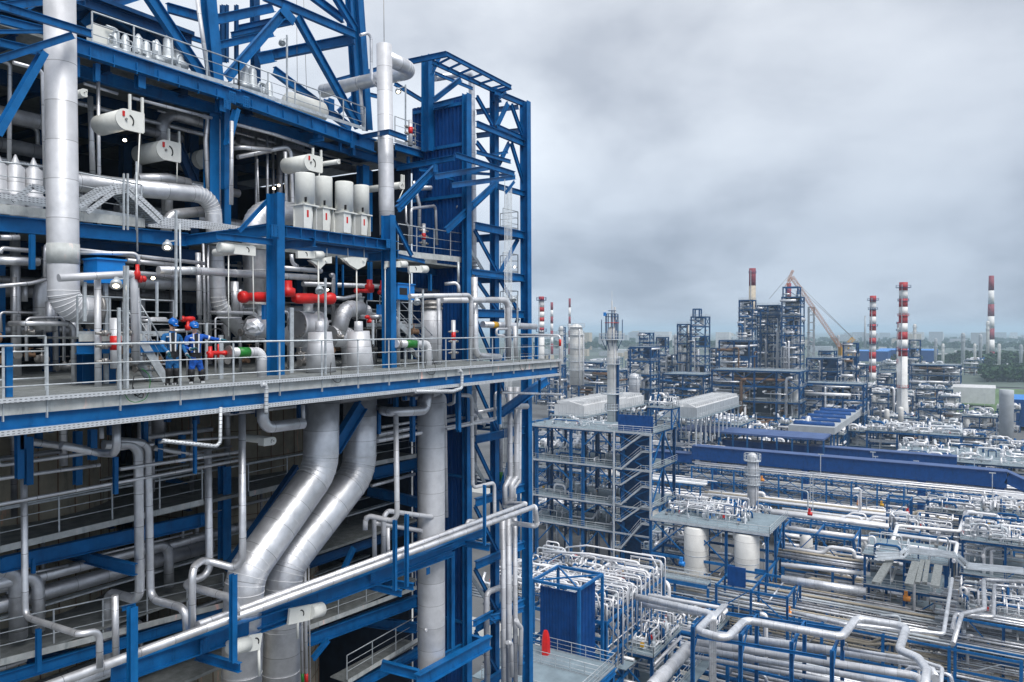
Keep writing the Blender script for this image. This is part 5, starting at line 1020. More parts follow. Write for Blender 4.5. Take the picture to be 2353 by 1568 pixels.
stack('dark red topped stack above the highest blue complex', 1729, 617, 760, 425, 15, 15.5, [657], rings=((628, 1.15),), cols=('red_faded', 'tan')); stack('short dull red stack inside the crane side tower', 1813, 651, 760, 440, 10, 10, [700], cols=('red_faded', 'tan'), ladder=False)
stack('pale grey far chimney between the two groups', 1988, 726, 800, 1100, 4, 5, [727], cols=('grey_wall', 'grey_wall'), ladder=False); stack('slim brown chimney far behind the small blue towers', 1581, 745, 810, 900, 4, 5, [746], cols=('tan', 'tan'), ladder=False); stack('slim grey chimney far behind the small blue towers', 1591, 745, 810, 800, 6, 6, [746], cols=('grey_wall', 'grey_wall'), ladder=False)
def column(label, px, ytop, ybase, d, w_, m='tank_white', dome=True, rings=(), base=None, name='column_vessel', nrails=True, pipes=2):
    c = W(0, px, ytop, d=d); Z = lambda y: W(0, px, y, d=d).z; zt = Z(ytop); zb = GZ if ybase is None else Z(ybase); r = w_*d/F/2; root = thing(name, label, 'column', (c.x, c.y, zb)); h = zt-zb
    pr = [(r, 0), (r, h-r*.8)]+([(r*.9, h-r*.45), (r*.65, h-r*.15), (r*.2, h)] if dome else [(r, h)]); MB().lathe((c.x, c.y, zb), pr, 28).obj('shell', m, root)
    for y, k in rings:
        z = Z(y); mb = MB().lathe((c.x, c.y, z-.15), [(r, 0), (r*k, .01), (r*k, .15), (r, .16)], 22); n_ = 16
        P = [Vector((c.x+math.cos(q*2*math.pi/n_)*r*k, c.y+math.sin(q*2*math.pi/n_)*r*k, z)) for q in range(n_+1)]
        for hh in (.6, 1.15): mb.tube([p+UP*hh for p in P], .045, 5, 0)
        for p in P[:-1]: mb.bar(p, p+UP*1.15, .07, .07)
        mb.obj('platform', 'galv_far', root)
    for q in range(pipes):
        a = -2.2+q*.9; p = Vector((c.x+math.cos(a)*r*1.15, c.y+math.sin(a)*r*1.15, 0)); MB().tube([(p.x, p.y, zb), (p.x, p.y, zt-r*1.2*(q+1)*.6), (c.x, c.y, zt-r*1.2*(q+1)*.6)], r*.11, 8).obj('riser', 'pipe_white', root)
    return root, c, r, zt
column('white domed column with red platforms left of the aerial tower', 1324, 745, 885, 240, 30, rings=((752, 1.3), (770, 1.25), (800, 1.2), (830, 1.2), (850, 1.2)), pipes=4)
MB_T, tc, tr_, tz = column('white tower with crowded railed top and a mast rising from the grey deck', 1406, 780, 982, 150, 21, dome=False, rings=((780, 2.75), (836, 1.7), (904, 2.4), (942, 1.5)), pipes=4)
mb = MB().lathe((tc.x, tc.y, tz), [(tr_*.7, 0), (tr_*1.0, .4), (tr_*1.0, 1.6), (tr_*.7, 2.3), (.2, 2.5)], 20); mb.obj('head', 'tank_white', MB_T)
mb = MB().bar((tc.x, tc.y, tz), (tc.x, tc.y, tz+7.6), .2, .2).bar((tc.x, tc.y-.6, tz), (tc.x, tc.y-.6, tz+6.4), .35, .35).bar((tc.x, tc.y-.6, tz+5.6), (tc.x-1.0, tc.y+1.6, tz+5.7), .1, .1).bar((tc.x, tc.y, tz+7.6), (tc.x, tc.y, tz+9.6), .06, .06); mb.obj('mast', 'white_stack', MB_T)
mb = MB()
for a, rr_2, z_ in ((0, 1.3, 3.2), (1, 1.5, 4.4), (2, 1.2, 5.0), (3, .9, 5.6)): mb.lathe((tc.x, tc.y, tz+z_), [(tr_*rr_2, 0), (tr_*rr_2, .1)], 14)
for a in range(12):
    q = Vector((math.cos(a*.52), math.sin(a*.52), 0))*tr_*(2.5 if a % 3 == 0 else 1.35); mb.bar((tc.x+q.x, tc.y+q.y, tz), (tc.x+q.x, tc.y+q.y, tz+(3.9 if a % 3 == 0 else 5)), .12, .12); mb.bar((tc.x+q.x, tc.y+q.y, tz), (tc.x+q.x*.5, tc.y+q.y*.5, tz-2.2), .1, .1)
mb.obj('top_frame', 'blue_dark', MB_T); MB().lathe((tc.x, tc.y, tz+3.2), [(tr_*1.6, 0), (tr_*1.6, .12)], 18).obj('red_ring', 'red_stack', MB_T); MB().box((tc.x-1.2, tc.y+.8, tz+4.6), (tc.x-.9, tc.y+1.3, tz+5.3)).obj('box', 'sky_blue', MB_T)
a_ = Vector((tc.x, tc.y, 0))+RT*tr_*1.25-FW*.4; MB().bar((a_.x, a_.y, tz-19), (a_.x, a_.y, tz-4), .55, .4, Vector((0, 1, 0))).obj('caged_ladder', 'blue_dark', MB_T)
column('stout silver vessel right of the aerial tower', 1458, 858, 925, 250, 24, m='jacket', rings=((868, 1.2), (884, 1.15)), pipes=1); column('slim ringed column between gallery and tank deck', 1729, 1041, None, 136, 22, m='jacket', rings=((1058, 1.7), (1090, 1.5), (1112, 1.6)), pipes=2)
column('plain grey cylinder tower at the right edge', 2313, 896, None, 262, 29, m='grey_wall', dome=False, pipes=0, name='silo'); column('small white domed vessel left of the tallest stack foot', 2038, 1040-100, 985, 300, 11, pipes=0); column('small white vessel in front of the tallest stack foot', 2070, 935, 985, 296, 12, pipes=0)
for i, (px, yt, d, w_) in enumerate(((2102, 745, 620, 7), (1776+150, 770, 700, 6), (2167, 790, 800, 6), (2213, 765, 820, 8), (2240, 790, 820, 6), (2253, 768, 830, 7), (2270, 738, 860, 7), (2150, 778, 760, 6), (2296, 790, 820, 6), (2346, 792, 800, 6), (1290, 750, 420, 9), (1553, 768, 430, 8))):
    column('far slim process column among the distant units', px, yt, None, d, w_, m='grey_wall' if i % 2 else 'tank_white', rings=((yt+8, 1.5), (yt+20, 1.5)), pipes=1)[0]['group'] = 'far slim process columns'
# crane
def truss(root, part, a, b, s, m, n=None, th=.18):
    a, b = Vector(a), Vector(b); d = (b-a); ln = d.length; d /= ln; x = d.cross(UP).normalized()*s/2; y = x.cross(d).normalized()*s/2; n = n or max(3, int(ln/(s*1.4))); mb = MB(); K = [x+y, -x+y, -x-y, x-y]
    for k in K: mb.bar(a+k, b+k, th, th)
    for i in range(n):
        p, q = a+d*ln*i/n, a+d*ln*(i+1)/n
        for j in range(4): mb.bar(p+K[j], q+K[(j+1) % 4], th*.6, th*.6); mb.bar(q+K[j], q+K[(j+1) % 4], th*.6, th*.6)
    return mb.obj(part, m, root)
cd = 405; q8 = lambda x, y, d=cd: W(8, x, y, d=d); CR = thing('crane', 'orange lattice crane with long boom leaning against the blue complex', 'crane', W(8, 640, 900, d=cd))
truss(CR, 'boom', q8(622, 790), q8(200, 178), 1.7, 'crane_orange', n=38, th=.13); truss(CR, 'jib', q8(200, 178), q8(150, 260), 1.1, 'crane_orange', th=.12); truss(CR, 'fly_jib', q8(165, 215), q8(208, 122), 0.9, 'crane_orange', th=.12); truss(CR, 'mast', q8(622, 790), q8(712, 690), 1.6, 'yellow', th=.25)
truss(CR, 'back_mast', q8(630, 800), q8(760, 826), 1.3, 'yellow', th=.22); MB().bar(q8(600, 800), q8(665, 800), 4, 5).bar(q8(640, 800), q8(650, 900), 2.4, 2.4).obj('cab_and_body', 'yellow', CR)
for a, b in (((712, 690), (230, 240)), ((712, 690), (200, 178)), ((205, 130), (10, 360))): MB().tube([q8(*a), q8(*b)], .10, 5).obj('stay_rope', 'steel', CR)
# ================================================================ BLOCKS OF BLUE STEEL WITH PIPEWORK
PWH = ['pipe_white', 'pipe_white', 'alu', 'pipe_white', 'jacket', 'galv_far', 'tank_white']
def frame_block(name, label, cat, u0, u1, v0, v1, z0, zs, su=6, sv=6, th=.35, deck=True, brace=True, rails=True, inner=0, seed=0, steel='blue', group=None, pipes_on=0, pr=.15, vess=0, solid=0, drop=0, fine=False, white=1.0):
    r_ = random.Random(seed); root = thing(name, label, cat, (u0, v0, z0), group); nu = max(1, round((u1-u0)/su)); nv = max(1, round((v1-v0)/sv)); zt = max(zs)
    fine_c = fine or (nu+1)*(nv+1) <= 30; col = MB() if not fine_c else None
    for i in range(nu+1):
        for j in range(nv+1):
            u = u0+(u1-u0)*i/nu; v = v0+(v1-v0)*j/nv
            if fine_c: MB().ibeam((u, v, z0), (u, v, zt), th, th, Vector((0, 1, 0))).obj('column', steel, root)
            else: col.bar((u, v, z0), (u, v, zt), th, th, Vector((0, 1, 0)))
    if col: col.obj('columns', steel, root)
    for z in zs:
        mb = MB()
        for j in range(nv+1): mb.bar((u0, v0+(v1-v0)*j/nv, z-.22), (u1, v0+(v1-v0)*j/nv, z-.22), th*.5, th*1.1)
        for i in range(nu+1): mb.bar((u0+(u1-u0)*i/nu, v0, z-.24), (u0+(u1-u0)*i/nu, v1, z-.24), th*.5, th*1.1)
        mb.obj('beams', steel, root)
        if deck and (z == zt or r_.random() < .75):
            a0 = 0 if z == zt else r_.choice((0, 0, .4)); MB().box((u0-.3+(u1-u0)*a0*.5, v0-.3, z), (u1+.3, v1+.3, z+.06)).obj('deck', 'deck_far', root)
            if rails: rail(root, [(u0-.3+(u1-u0)*a0*.5, v0-.3, z), (u0-.3+(u1-u0)*a0*.5, v1+.3, z)], r=.035 if fine else .05, n=4, step=2 if fine else 3, toe=fine); rail(root, [(u0-.3, v0-.3, z), (u1+.3, v0-.3, z)], r=.035 if fine else .05, n=4, step=2 if fine else 3, toe=False)
    if brace:
        mb = MB(); lv = [z0]+sorted(zs); bl = []
        for a, b in zip(lv, lv[1:]):
            for j in range(nv):
                if r_.random() < .6:
                    va, vb = v0+(v1-v0)*j/nv, v0+(v1-v0)*(j+1)/nv; k = r_.random()
                    if k < .4: va, vb = vb, va
                    bl.append(((u0, va, a), (u0, vb, b)))
                    if k > .7: bl.append(((u0, vb, a), (u0, va, b)))
            for i in range(nu):
                if r_.random() < .6: ua, ub = u0+(u1-u0)*i/nu, u0+(u1-u0)*(i+1)/nu; bl += [((ua, v0, a), (ub, v0, b)), ((ub, v0, a), (ua, v0, b))]
        for p, q in bl:
            if len(bl) <= 48: MB().bar(p, q, th*.45, th*.45).obj('brace', steel, root)
            else: mb.bar(p, q, th*.45, th*.45)
        if mb.v: mb.obj('bracing', steel, root)
    zc = [z0]+sorted(zs)
    for q in range(inner):                              # pipes running through the storeys
        k = r_.randrange(len(zc)-1); z = r_.uniform(zc[k]+.6, zc[k+1]-.5); r = pr*r_.choice((.5, .8, 1, 1.5)); ax = r_.random()
        if ax < .55: va = r_.uniform(v0, v1-2); u = r_.uniform(u0-.5, u0+(u1-u0)*.7); P = [(u, va, z), (u, min(v1+1, va+r_.uniform(3, v1-v0)), z)]
        elif ax < .75: v = r_.uniform(v0-.5, v1); P = [(u0, v, z), (u1, v, z)]
        else: u, v = r_.uniform(u0-.6, u1), r_.uniform(v0, v1); P = [(u, v, zc[0]), (u, v, z), (u, v+r_.uniform(-3, 3), z)]
        MB().tube(P, r, 6, 1.5, arc=3).obj('pipe', r_.choice(PWH if r_.random() < white else ['alu_dark', 'blue_far']), root) if fine else col_add(root, P, r, r_)
    for q in range(vess):
        k = r_.randrange(len(zc)-1); h = (zc[k+1]-zc[k]); r = min(h*.28, 1.3)*r_.uniform(.6, 1); u, v = r_.uniform(u0+r, max(u0+r+.1, (u0+u1)/2)), r_.uniform(v0+r, v1-r)
        if r_.random() < .5: MB().lathe((u, v, zc[k]+.1), [(r*.8, 0), (r, r*.3), (r, h*.7), (r*.5, h*.8), (.1, h*.82)], 16).obj('vessel', 'tank_white', root)
        else: MB().lathe((u, v-r*2, zc[k]+r*1.3), [(r*.3, -r*.3), (r, 0), (r, r*3.6), (r*.3, r*3.9)], 16, (0, 1, 0)).obj('vessel', 'tank_white', root)
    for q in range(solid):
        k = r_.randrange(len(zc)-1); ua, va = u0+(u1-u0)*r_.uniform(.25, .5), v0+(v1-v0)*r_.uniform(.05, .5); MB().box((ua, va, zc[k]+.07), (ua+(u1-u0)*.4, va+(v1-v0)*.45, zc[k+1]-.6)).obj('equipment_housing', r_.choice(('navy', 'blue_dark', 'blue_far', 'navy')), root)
    flush(root, r_)
    if pipes_on: top_pipes(root, u0, u1, v0, v1, zt+.06, pipes_on, pr, r_)
    return root
BUF = []
def col_add(root, P, r, r_): BUF.append((P, r, r_.choice((0, 0, 1, 1, 2))))
def flush(root, r_):
    for k, m in enumerate(('pipe_white', 'alu_dull', 'brown' if r_.random() < .4 else 'blue_far')):
        mb = MB(); n_ = 0
        for P, r, c in BUF:
            if c == k: mb.tube(P, r, 5, 1.2, arc=2); n_ += 1
        if n_: mb.obj('pipework', m, root)['kind'] = 'stuff'
    BUF.clear()
def top_pipes(root, u0, u1, v0, v1, z, n, r, r_, mats=['pipe_white', 'pipe_white', 'pipe_white', 'alu', 'galv_far', 'alu_dull', 'blue_far'], hmax=2.2):
    """looped pipes, small valves and drums standing on a deck"""
    A = {m: MB() for m in set(mats)|{'red', 'steel', 'sky_blue', 'yellow'}}
    for q in range(n):
        u, v = r_.uniform(u0, u1), r_.uniform(v0, v1); h = r_.uniform(.4, hmax); rr = r*r_.choice((.45, .6, .8, 1, 1.3)); L_ = r_.uniform(1.2, 6); mb = A[r_.choice(mats)]; k = r_.random()
        dv, du = (L_*r_.choice((-1, 1)), 0) if r_.random() < .6 else (0, L_*.6*r_.choice((-1, 1)))
        ue, ve = max(u0, min(u1, u+du)), max(v0, min(v1, v+dv))
        if k < .45: mb.tube([(u, v, z), (u, v, z+h), (ue, ve, z+h), (ue, ve, z)], rr, 6, 1.5, arc=3)
        elif k < .7: mb.tube([(u, v, z+h*.5), (ue, ve, z+h*.5), (ue+rr*4, ve, z+h)], rr, 6, 1.5, arc=3)
        elif k < .88: mb.lathe((u, v, z), [(rr*1.5, 0), (rr*2, h*.2), (rr*2, h*.5), (rr*.8, h*.6), (rr*.8, h*.8), (rr*1.4, h*.82), (rr*1.2, h)], 8)
        elif k < .95: A['steel'].lathe((u, v, z+h*.4), [(rr*2, 0), (rr*2, rr*3)], 8, (0, 1, 0))
        else: A[r_.choice(('red', 'sky_blue', 'yellow'))].box((u, v, z+h*.3), (u+.35, v+.35, z+h*.3+.4))
    for m, mb in A.items():
        if mb.v: mb.obj({'red': 'red_fittings', 'steel': 'fittings', 'sky_blue': 'blue_fittings', 'yellow': 'yellow_fittings'}.get(m, 'deck_pipes'), m, root)['kind'] = 'stuff'
def px_block(name, label, px0, px1, ytop, d, storey=5, asp=1.0, base=GZ, zs=None, **k):
    """square block that shows between px0 and px1 at distance d with its top at ytop"""
    c = W(0, (px0+px1)/2, 758, d=d); a = (px1-px0)*d/F/(.8508*asp+.5255) ; zt = W(0, px0, ytop, d=d).z; su_, sv_ = a, a*asp
    zz = []; z = zt
    while z > base+storey*.6: zz.append(z); z -= storey
    zz = zz or [zt]
    return frame_block(name, label, 'steel structure', c.x-su_/2, c.x+su_/2, c.y-sv_/2, c.y+sv_/2, base, zz, su=k.pop('su', 8), sv=k.pop('sv', 8), **k)
FB_ = dict(th=.6, rails=True, steel='blue_far', pr=.45, solid=9)
px_block('process_tower', 'small blue tower block left of the cluster, behind the stout silver vessel', 1469, 1503, 765, 420, inner=60, seed=1, vess=4, **FB_); px_block('process_tower', 'low blue block right behind the small blue tower', 1508, 1537, 775, 430, inner=40, seed=2, vess=2, **FB_)
px_block('process_tower', 'broad blue block under the small blue tower', 1447, 1515, 797, 330, storey=6, inner=50, seed=3, vess=5, **FB_)
px_block('process_tower', 'darker blue half of the twin towers in the middle', 1556, 1587, 745, 400, inner=60, seed=4, vess=4, **FB_); px_block('process_tower', 'taller open lattice half of the twin towers in the middle', 1587, 1632, 728, 392, storey=5, inner=60, seed=5, vess=3, su=5, sv=5, **FB_)
px_block('roof_frame', 'open frame on top of the taller twin tower', 1592, 1612, 710, 390, base=W(0, 1600, 728, d=390).z, inner=0, seed=5, deck=False, **dict(FB_, solid=0))
px_block('process_block', 'wide dark blue furnace block below the tallest complex', 1650, 1742, 782, 340, storey=7, inner=220, seed=6, vess=12, **dict(FB_, solid=22))
px_block('process_tower', 'left tower of the tallest blue complex, under the dark red stack', 1697, 1738, 690, 405, storey=5, inner=200, seed=7, vess=6, su=6, sv=6, **dict(FB_, solid=26)); px_block('process_tower', 'middle block joining the two towers of the tallest complex', 1738, 1800, 702, 415, storey=5, inner=240, seed=8, vess=8, su=7, sv=7, **dict(FB_, solid=26))
px_block('process_tower', 'right tower of the tallest blue complex beside the crane', 1794, 1850, 683, 400, storey=5, inner=220, seed=9, vess=8, su=7, sv=7, **dict(FB_, solid=26)); px_block('roof_frame', 'open blue headframe above the right tower of the tallest complex', 1797, 1841, 660, 400, base=W(0, 1800, 683, d=400).z, storey=9, inner=4, seed=10, deck=False, **dict(FB_, solid=0))
px_block('process_tower', 'pale lattice tower behind the crane boom', 1856, 1872, 706, 600, storey=6, inner=10, seed=11, steel='grey_wall', th=.8, rails=False, pr=.4); px_block('process_tower', 'dark blue block behind the foot of the crane', 1936, 1975, 788, 335, storey=6, inner=60, seed=12, vess=4, **FB_); px_block('process_tower', 'dark open block right of the tallest stack', 2088, 2118, 781, 520, storey=6, inner=60, seed=13, vess=4, **FB_)
px_block('process_tower', 'blue glass like tower just right of the left striped stack', 1286, 1299, 752, 500, storey=5, inner=16, seed=14, vess=0, **FB_)
# middle ground: rows of blocks from the complex forward, each row named by what it stands by
def rowblocks(rowlab, d, px0, px1, htop, n, seed, storey=5, steel='blue_far', top=18, th=.45, inner=24, vess=4, depth=1.0, gap=.15, pr=.32):
    r_ = random.Random(seed); od = ['first', 'second', 'third', 'fourth', 'fifth', 'sixth', 'seventh', 'eighth', 'ninth', 'tenth', 'eleventh', 'twelfth']
    for i in range(n):
        a = px0+(px1-px0)*i/n; b = px0+(px1-px0)*(i+1-gap*r_.random())/n; dd = d*r_.uniform(.96, 1.05); zt = GZ+htop*r_.uniform(.6, 1.15)
        c = W(0, (a+b)/2, 758, d=dd); wv = (b-a)*dd/F*.80; wu = wv*.62*depth; zz = []; z = zt
        while z > GZ+storey*.6: zz.append(z); z -= storey
        frame_block('pipe_block', f'{od[i]} from the left of the pipe units {rowlab}', 'process unit', c.x-wu/2, c.x+wu/2, c.y-wv/2, c.y+wv/2, GZ, zz or [GZ+storey], su=7, sv=7, th=th, inner=inner, seed=seed*50+i, steel=steel, pipes_on=top, pr=pr, vess=vess, rails=r_.random() < .7)
rowblocks('before the tallest complex', 350, 1440, 2010, 20, 11, 31, top=24, inner=44, pr=.55); rowblocks('at the foot of the striped stacks', 300, 1230, 2300, 11, 12, 32, top=26, inner=30, pr=.4); rowblocks('behind the far pipe bridge', 255, 1560, 2340, 12, 10, 33, top=26, inner=34, pr=.36)
rowblocks('left of the aerial tower', 205, 1225, 1420, 12, 3, 34, top=40, inner=20); rowblocks('in the second rank behind the striped stacks', 450, 1230, 2200, 13, 12, 61, top=16, inner=34, pr=.5); rowblocks('among the sheds left of the lawn', 400, 2000, 2210, 11, 4, 62, top=24, inner=40, pr=.45); rowblocks('close around the twin ridged hall', 222, 1430, 1900, 9, 6, 63, top=50, inner=40, pr=.3)
rowblocks('far right behind the silo', 330, 2110, 2353, 10, 4, 35, top=30, inner=34); rowblocks('before the lawn', 235, 2215, 2380, 9, 3, 36, top=40, inner=40)
rowblocks('far off beyond the striped stacks', 560, 1230, 1700, 12, 10, 37, top=14, inner=30, storey=6, pr=.6); rowblocks('strung along the horizon at the right', 720, 1880, 2360, 14, 10, 38, top=14, inner=24, storey=7, pr=.8); rowblocks('in the blue distance at the left', 800, 1230, 1560, 16, 8, 39, top=14, inner=24, storey=7, pr=.8)
# halls
def hall(label, px0, px1, ytop, d, dep, h, wall='grey_wall', roof='roof_white', ridges=1, name='hall', z0=GZ, vlen=None):
    a = W(0, px0, ytop, d=d); zt = a.z; wv = vlen or (px1-px0)*d/F; c = W(0, px1, ytop, d=d); u0 = c.x; v0 = c.y; root = thing(name, label, 'building', (u0, v0, z0)); z0 = max(GZ, zt-h)
    MB().box((u0, v0, z0), (u0+dep, v0+wv, zt)).obj('walls', wall, root)
    w_ = dep/ridges
    for i in range(ridges):
        x = u0+i*w_; mb = MB().add([(x+.1, v0-.3, zt+.02), (x+w_-.1, v0-.3, zt+.02), (x+w_*.5, v0-.3, zt+1.3), (x+.1, v0+wv+.3, zt+.02), (x+w_-.1, v0+wv+.3, zt+.02), (x+w_*.5, v0+wv+.3, zt+1.3)], [(0, 1, 2), (5, 4, 3), (0, 2, 5, 3), (2, 1, 4, 5), (1, 0, 3, 4)]); mb.obj('roof', roof, root)
    return root
def u_hall(label, pxn, pyn, d, lu, wv, h, wall, roof, name='hall', ridges=2, fans=0):
    """long hall receding along u with its near right corner at the photo point"""
    c = W(0, pxn, pyn, d=d); root = thing(name, label, 'building', (c.x, c.y, c.z-h)); zt = c.z; z0 = max(GZ, zt-h)
    wl = MB().box((c.x, c.y, zt-2.6), (c.x+lu, c.y+wv, zt)); w_ = wv/ridges; mb = MB()
    for i in range(ridges):
        y = c.y+i*w_; mb.add([(c.x, y+.1, zt+.02), (c.x, y+w_-.1, zt+.02), (c.x, y+w_/2, zt+.9), (c.x+lu, y+.1, zt+.02), (c.x+lu, y+w_-.1, zt+.02), (c.x+lu, y+w_/2, zt+.9)], [(2, 1, 0), (3, 4, 5), (3, 5, 2, 0), (5, 4, 1, 2), (4, 3, 0, 1)])
        for k in range(int(lu/1.6)): mb.box((c.x+.6+k*1.6, y+.3, zt+.3), (c.x+.9+k*1.6, y+w_-.3, zt+.93))
    mb.obj('roof', roof, root); mb = wl
    for k in range(int(wv/1.1)): mb.box((c.x-.06, c.y+k*1.1, zt-2.5), (c.x-.005, c.y+k*1.1+.12, zt-.1))
    for k in range(int(lu/1.6)): mb.box((c.x+k*1.6, c.y-.06, zt-2.5), (c.x+k*1.6+.14, c.y-.005, zt-.1))
    mb.obj('walls', wall, root)
    for k in range(int(lu/4)+1):
        for v in (c.y+.2, c.y+wv-.2): MB().bar((c.x+min(lu-.2, k*4)+.2, v, z0), (c.x+min(lu-.2, k*4)+.2, v, zt-2.6), .3, .3, Vector((0, 1, 0))).obj('leg', 'galv_far', root)
    rail(root, [(c.x-.8, c.y-.8, zt-2.6), (c.x+lu, c.y-.8, zt-2.6)], r=.05, n=4, step=3, toe=False); MB().box((c.x-1, c.y-1, zt-2.75), (c.x+lu, c.y+wv+1, zt-2.62)).obj('walkway', 'deck_far', root)
    return root
u_hall('long white twin ridged air cooler hall right of the aerial tower', 1601, 938, 195, 40, 8.5, 10, 'grey_wall', 'roof_white'); u_hall('white boxy air cooler block left of the aerial tower', 1342, 933, 180, 26, 8, 9, 'roof_white', 'roof_white', ridges=1)
u_hall('second white boxy air cooler block behind the first at the left', 1400, 925, 215, 26, 9, 9, 'roof_white', 'roof_white', ridges=1)
hall('plain white block building on the lawn', 2203, 2287, 893, 430, 18, 9, 'roof_white', 'roof_white'); hall('bright blue hall cut by the right edge', 2331, 2420, 922, 330, 30, 12, 'blue_panel', 'sky_blue'); hall('blue roofed shed far behind the striped stacks', 2030, 2150, 806, 900, 60, 14, 'blue_panel', 'sky_blue'); hall('second blue roofed shed beside the crane', 1965, 2040, 808, 880, 40, 12, 'blue_panel', 'sky_blue')
# blue fan cooler
c = W(0, 1918, 987, d=238); FC = thing('air_cooler', 'row of dark blue fan hoods on a pale cooler deck in the middle ground', 'air cooler', (c.x, c.y, GZ)); zt = c.z+.5
MB().box((c.x, c.y, zt-2.2), (c.x+86, c.y+14, zt)).obj('plenum', 'grey_wall', FC)
for i in range(7): MB().lathe((c.x+4+i*12, c.y+.6, zt+.35), [(.5, 0), (.9, .3), (.75, 4), (.95, 4.4), (.75, 8.4), (.95, 8.8), (.9, 12.2), (.5, 12.6)], 10, (0, 1, 0)).obj('fan_hood', 'blue_panel', FC)
for k in range(12): MB().bar((c.x+k*7, c.y+.2, GZ), (c.x+k*7, c.y+.2, zt-2.2), .45, .45, Vector((0, 1, 0))).obj('leg', 'blue_far', FC)
# ---------------- pipe racks running across (along v)
def rack(label, u0, wu, v0, v1, levels, z0=GZ, bay=5.4, npipe=5, pr=.25, truss_=True, seed=0, steel='blue', indiv=True, group=None, mats=None, deckz=None):
    r_ = random.Random(seed); root = thing('pipe_rack', label, 'pipe rack', (u0, v0, z0), group); zt = max(levels); n_ = max(1, round((v1-v0)/bay)); mats = mats or PWH; B = MB(); Bm = MB(); Br = MB()
    for j in range(n_+1):
        v = v0+(v1-v0)*j/n_
        for u in (u0, u0+wu):
            if n_*2+2 <= 100: MB().bar((u, v, z0), (u, v, zt), .34, .34, Vector((0, 1, 0))).obj('column', steel, root)
            else: B.bar((u, v, z0), (u, v, zt), .34, .34, Vector((0, 1, 0)))
        for z in levels: Bm.bar((u0, v, z-.2), (u0+wu, v, z-.2), .22, .3)
    for z in levels:
        for u in (u0, u0+wu): Bm.bar((u, v0, z-.2), (u, v1, z-.2), .18, .26)
    if truss_:
        zl = sorted(levels)
        for j in range(n_):
            a, b = v0+(v1-v0)*j/n_, v0+(v1-v0)*(j+1)/n_
            for z1, z2 in zip(zl, zl[1:]): Br.bar((u0, a, z1), (u0, b, z2), .13, .13); Br.bar((u0, b, z1), (u0, a, z2), .13, .13)
        Br.obj('bracing', steel, root)
    Bm.obj('beams', steel, root)
    if B.v: B.obj('columns', steel, root)
    for z in levels:
        for k in range(npipe):
            r = pr*r_.choice((.5, .7, 1, 1, 1.5)); u = u0+wu*(k+.5+r_.uniform(-.2, .2))/npipe; a = v0-r_.uniform(0, 3); b = v1+r_.uniform(0, 3); P = [(u, a, z+r), (u, b, z+r)]
            if r_.random() < .35: m_ = r_.uniform(a+2, b-2); up_ = r_.uniform(.5, 1.4); P = [(u, a, z+r), (u, m_, z+r), (u, m_, z+r+up_), (u, min(b, m_+r_.uniform(2, 4)), z+r+up_), (u, min(b, m_+r_.uniform(4, 5)), z+r), (u, b, z+r)] if b-m_ > 6 else P
            MB().tube(P, r, 8, 1.5, arc=3).obj('pipe', r_.choice(mats), root)
    return root

px_block('process_block', 'low dark wing of the tallest complex reaching under the crane', 1850, 1940, 822, 360, storey=6, inner=160, seed=71, vess=6, **FB_)
px_block('process_block', 'dark open wing between the twin towers and the furnace block', 1520, 1650, 858, 345, storey=6, inner=200, seed=72, vess=8, **FB_)
px_block('process_block', 'wide dark pipe block in front of the tallest complex', 1640, 1850, 850, 305, storey=6, inner=260, seed=73, vess=8, asp=2.2, **dict(FB_, solid=24))
px_block('process_block', 'dark block before the left striped stack of the pair', 1850, 1990, 880, 300, storey=6, inner=200, seed=74, vess=5, asp=2.0, **dict(FB_, solid=20))
px_block('process_block', 'low blue block left of the stout silver vessel', 1330, 1440, 850, 320, storey=6, inner=120, seed=75, vess=5, asp=1.6, **FB_)
px_block('process_block', 'low dark block right of the tallest stack', 2095, 2210, 838, 460, storey=6, inner=140, seed=76, vess=5, asp=1.6, **FB_)

for i, (lb, a, b, y, d_, st_) in enumerate((('slim blue tower left of the small tower block', 1444, 1462, 800, 440, 5), ('blue lattice tower between the twin towers and the furnace block', 1634, 1650, 800, 430, 5), ('blue block far behind the left striped stack', 1228, 1262, 815, 470, 6), ('broad low blue unit left of the domed column', 1262, 1300, 838, 380, 6),
      ('long blue unit between the domed column and the aerial tower', 1340, 1400, 832, 430, 6), ('dark blue unit between the crane and the left stack', 1950, 2000, 838, 420, 6), ('dark blue unit between the two tall striped stacks', 2015, 2062, 856, 400, 6), ('stepped blue unit below the crane boom', 1880, 1925, 806, 430, 5),
      ('blue unit right behind the furnace block', 1742, 1790, 770, 470, 5), ('low blue unit before the far tree belt', 2120, 2200, 850, 560, 6), ('blue unit left of the twin towers', 1515, 1556, 815, 410, 6))):
    px_block('process_block', lb, a, b, y, d_, storey=st_, inner=90, seed=90+i, vess=4, **FB_)
# ================================================================ RIGHT FOREGROUND
FR = random.Random(77)
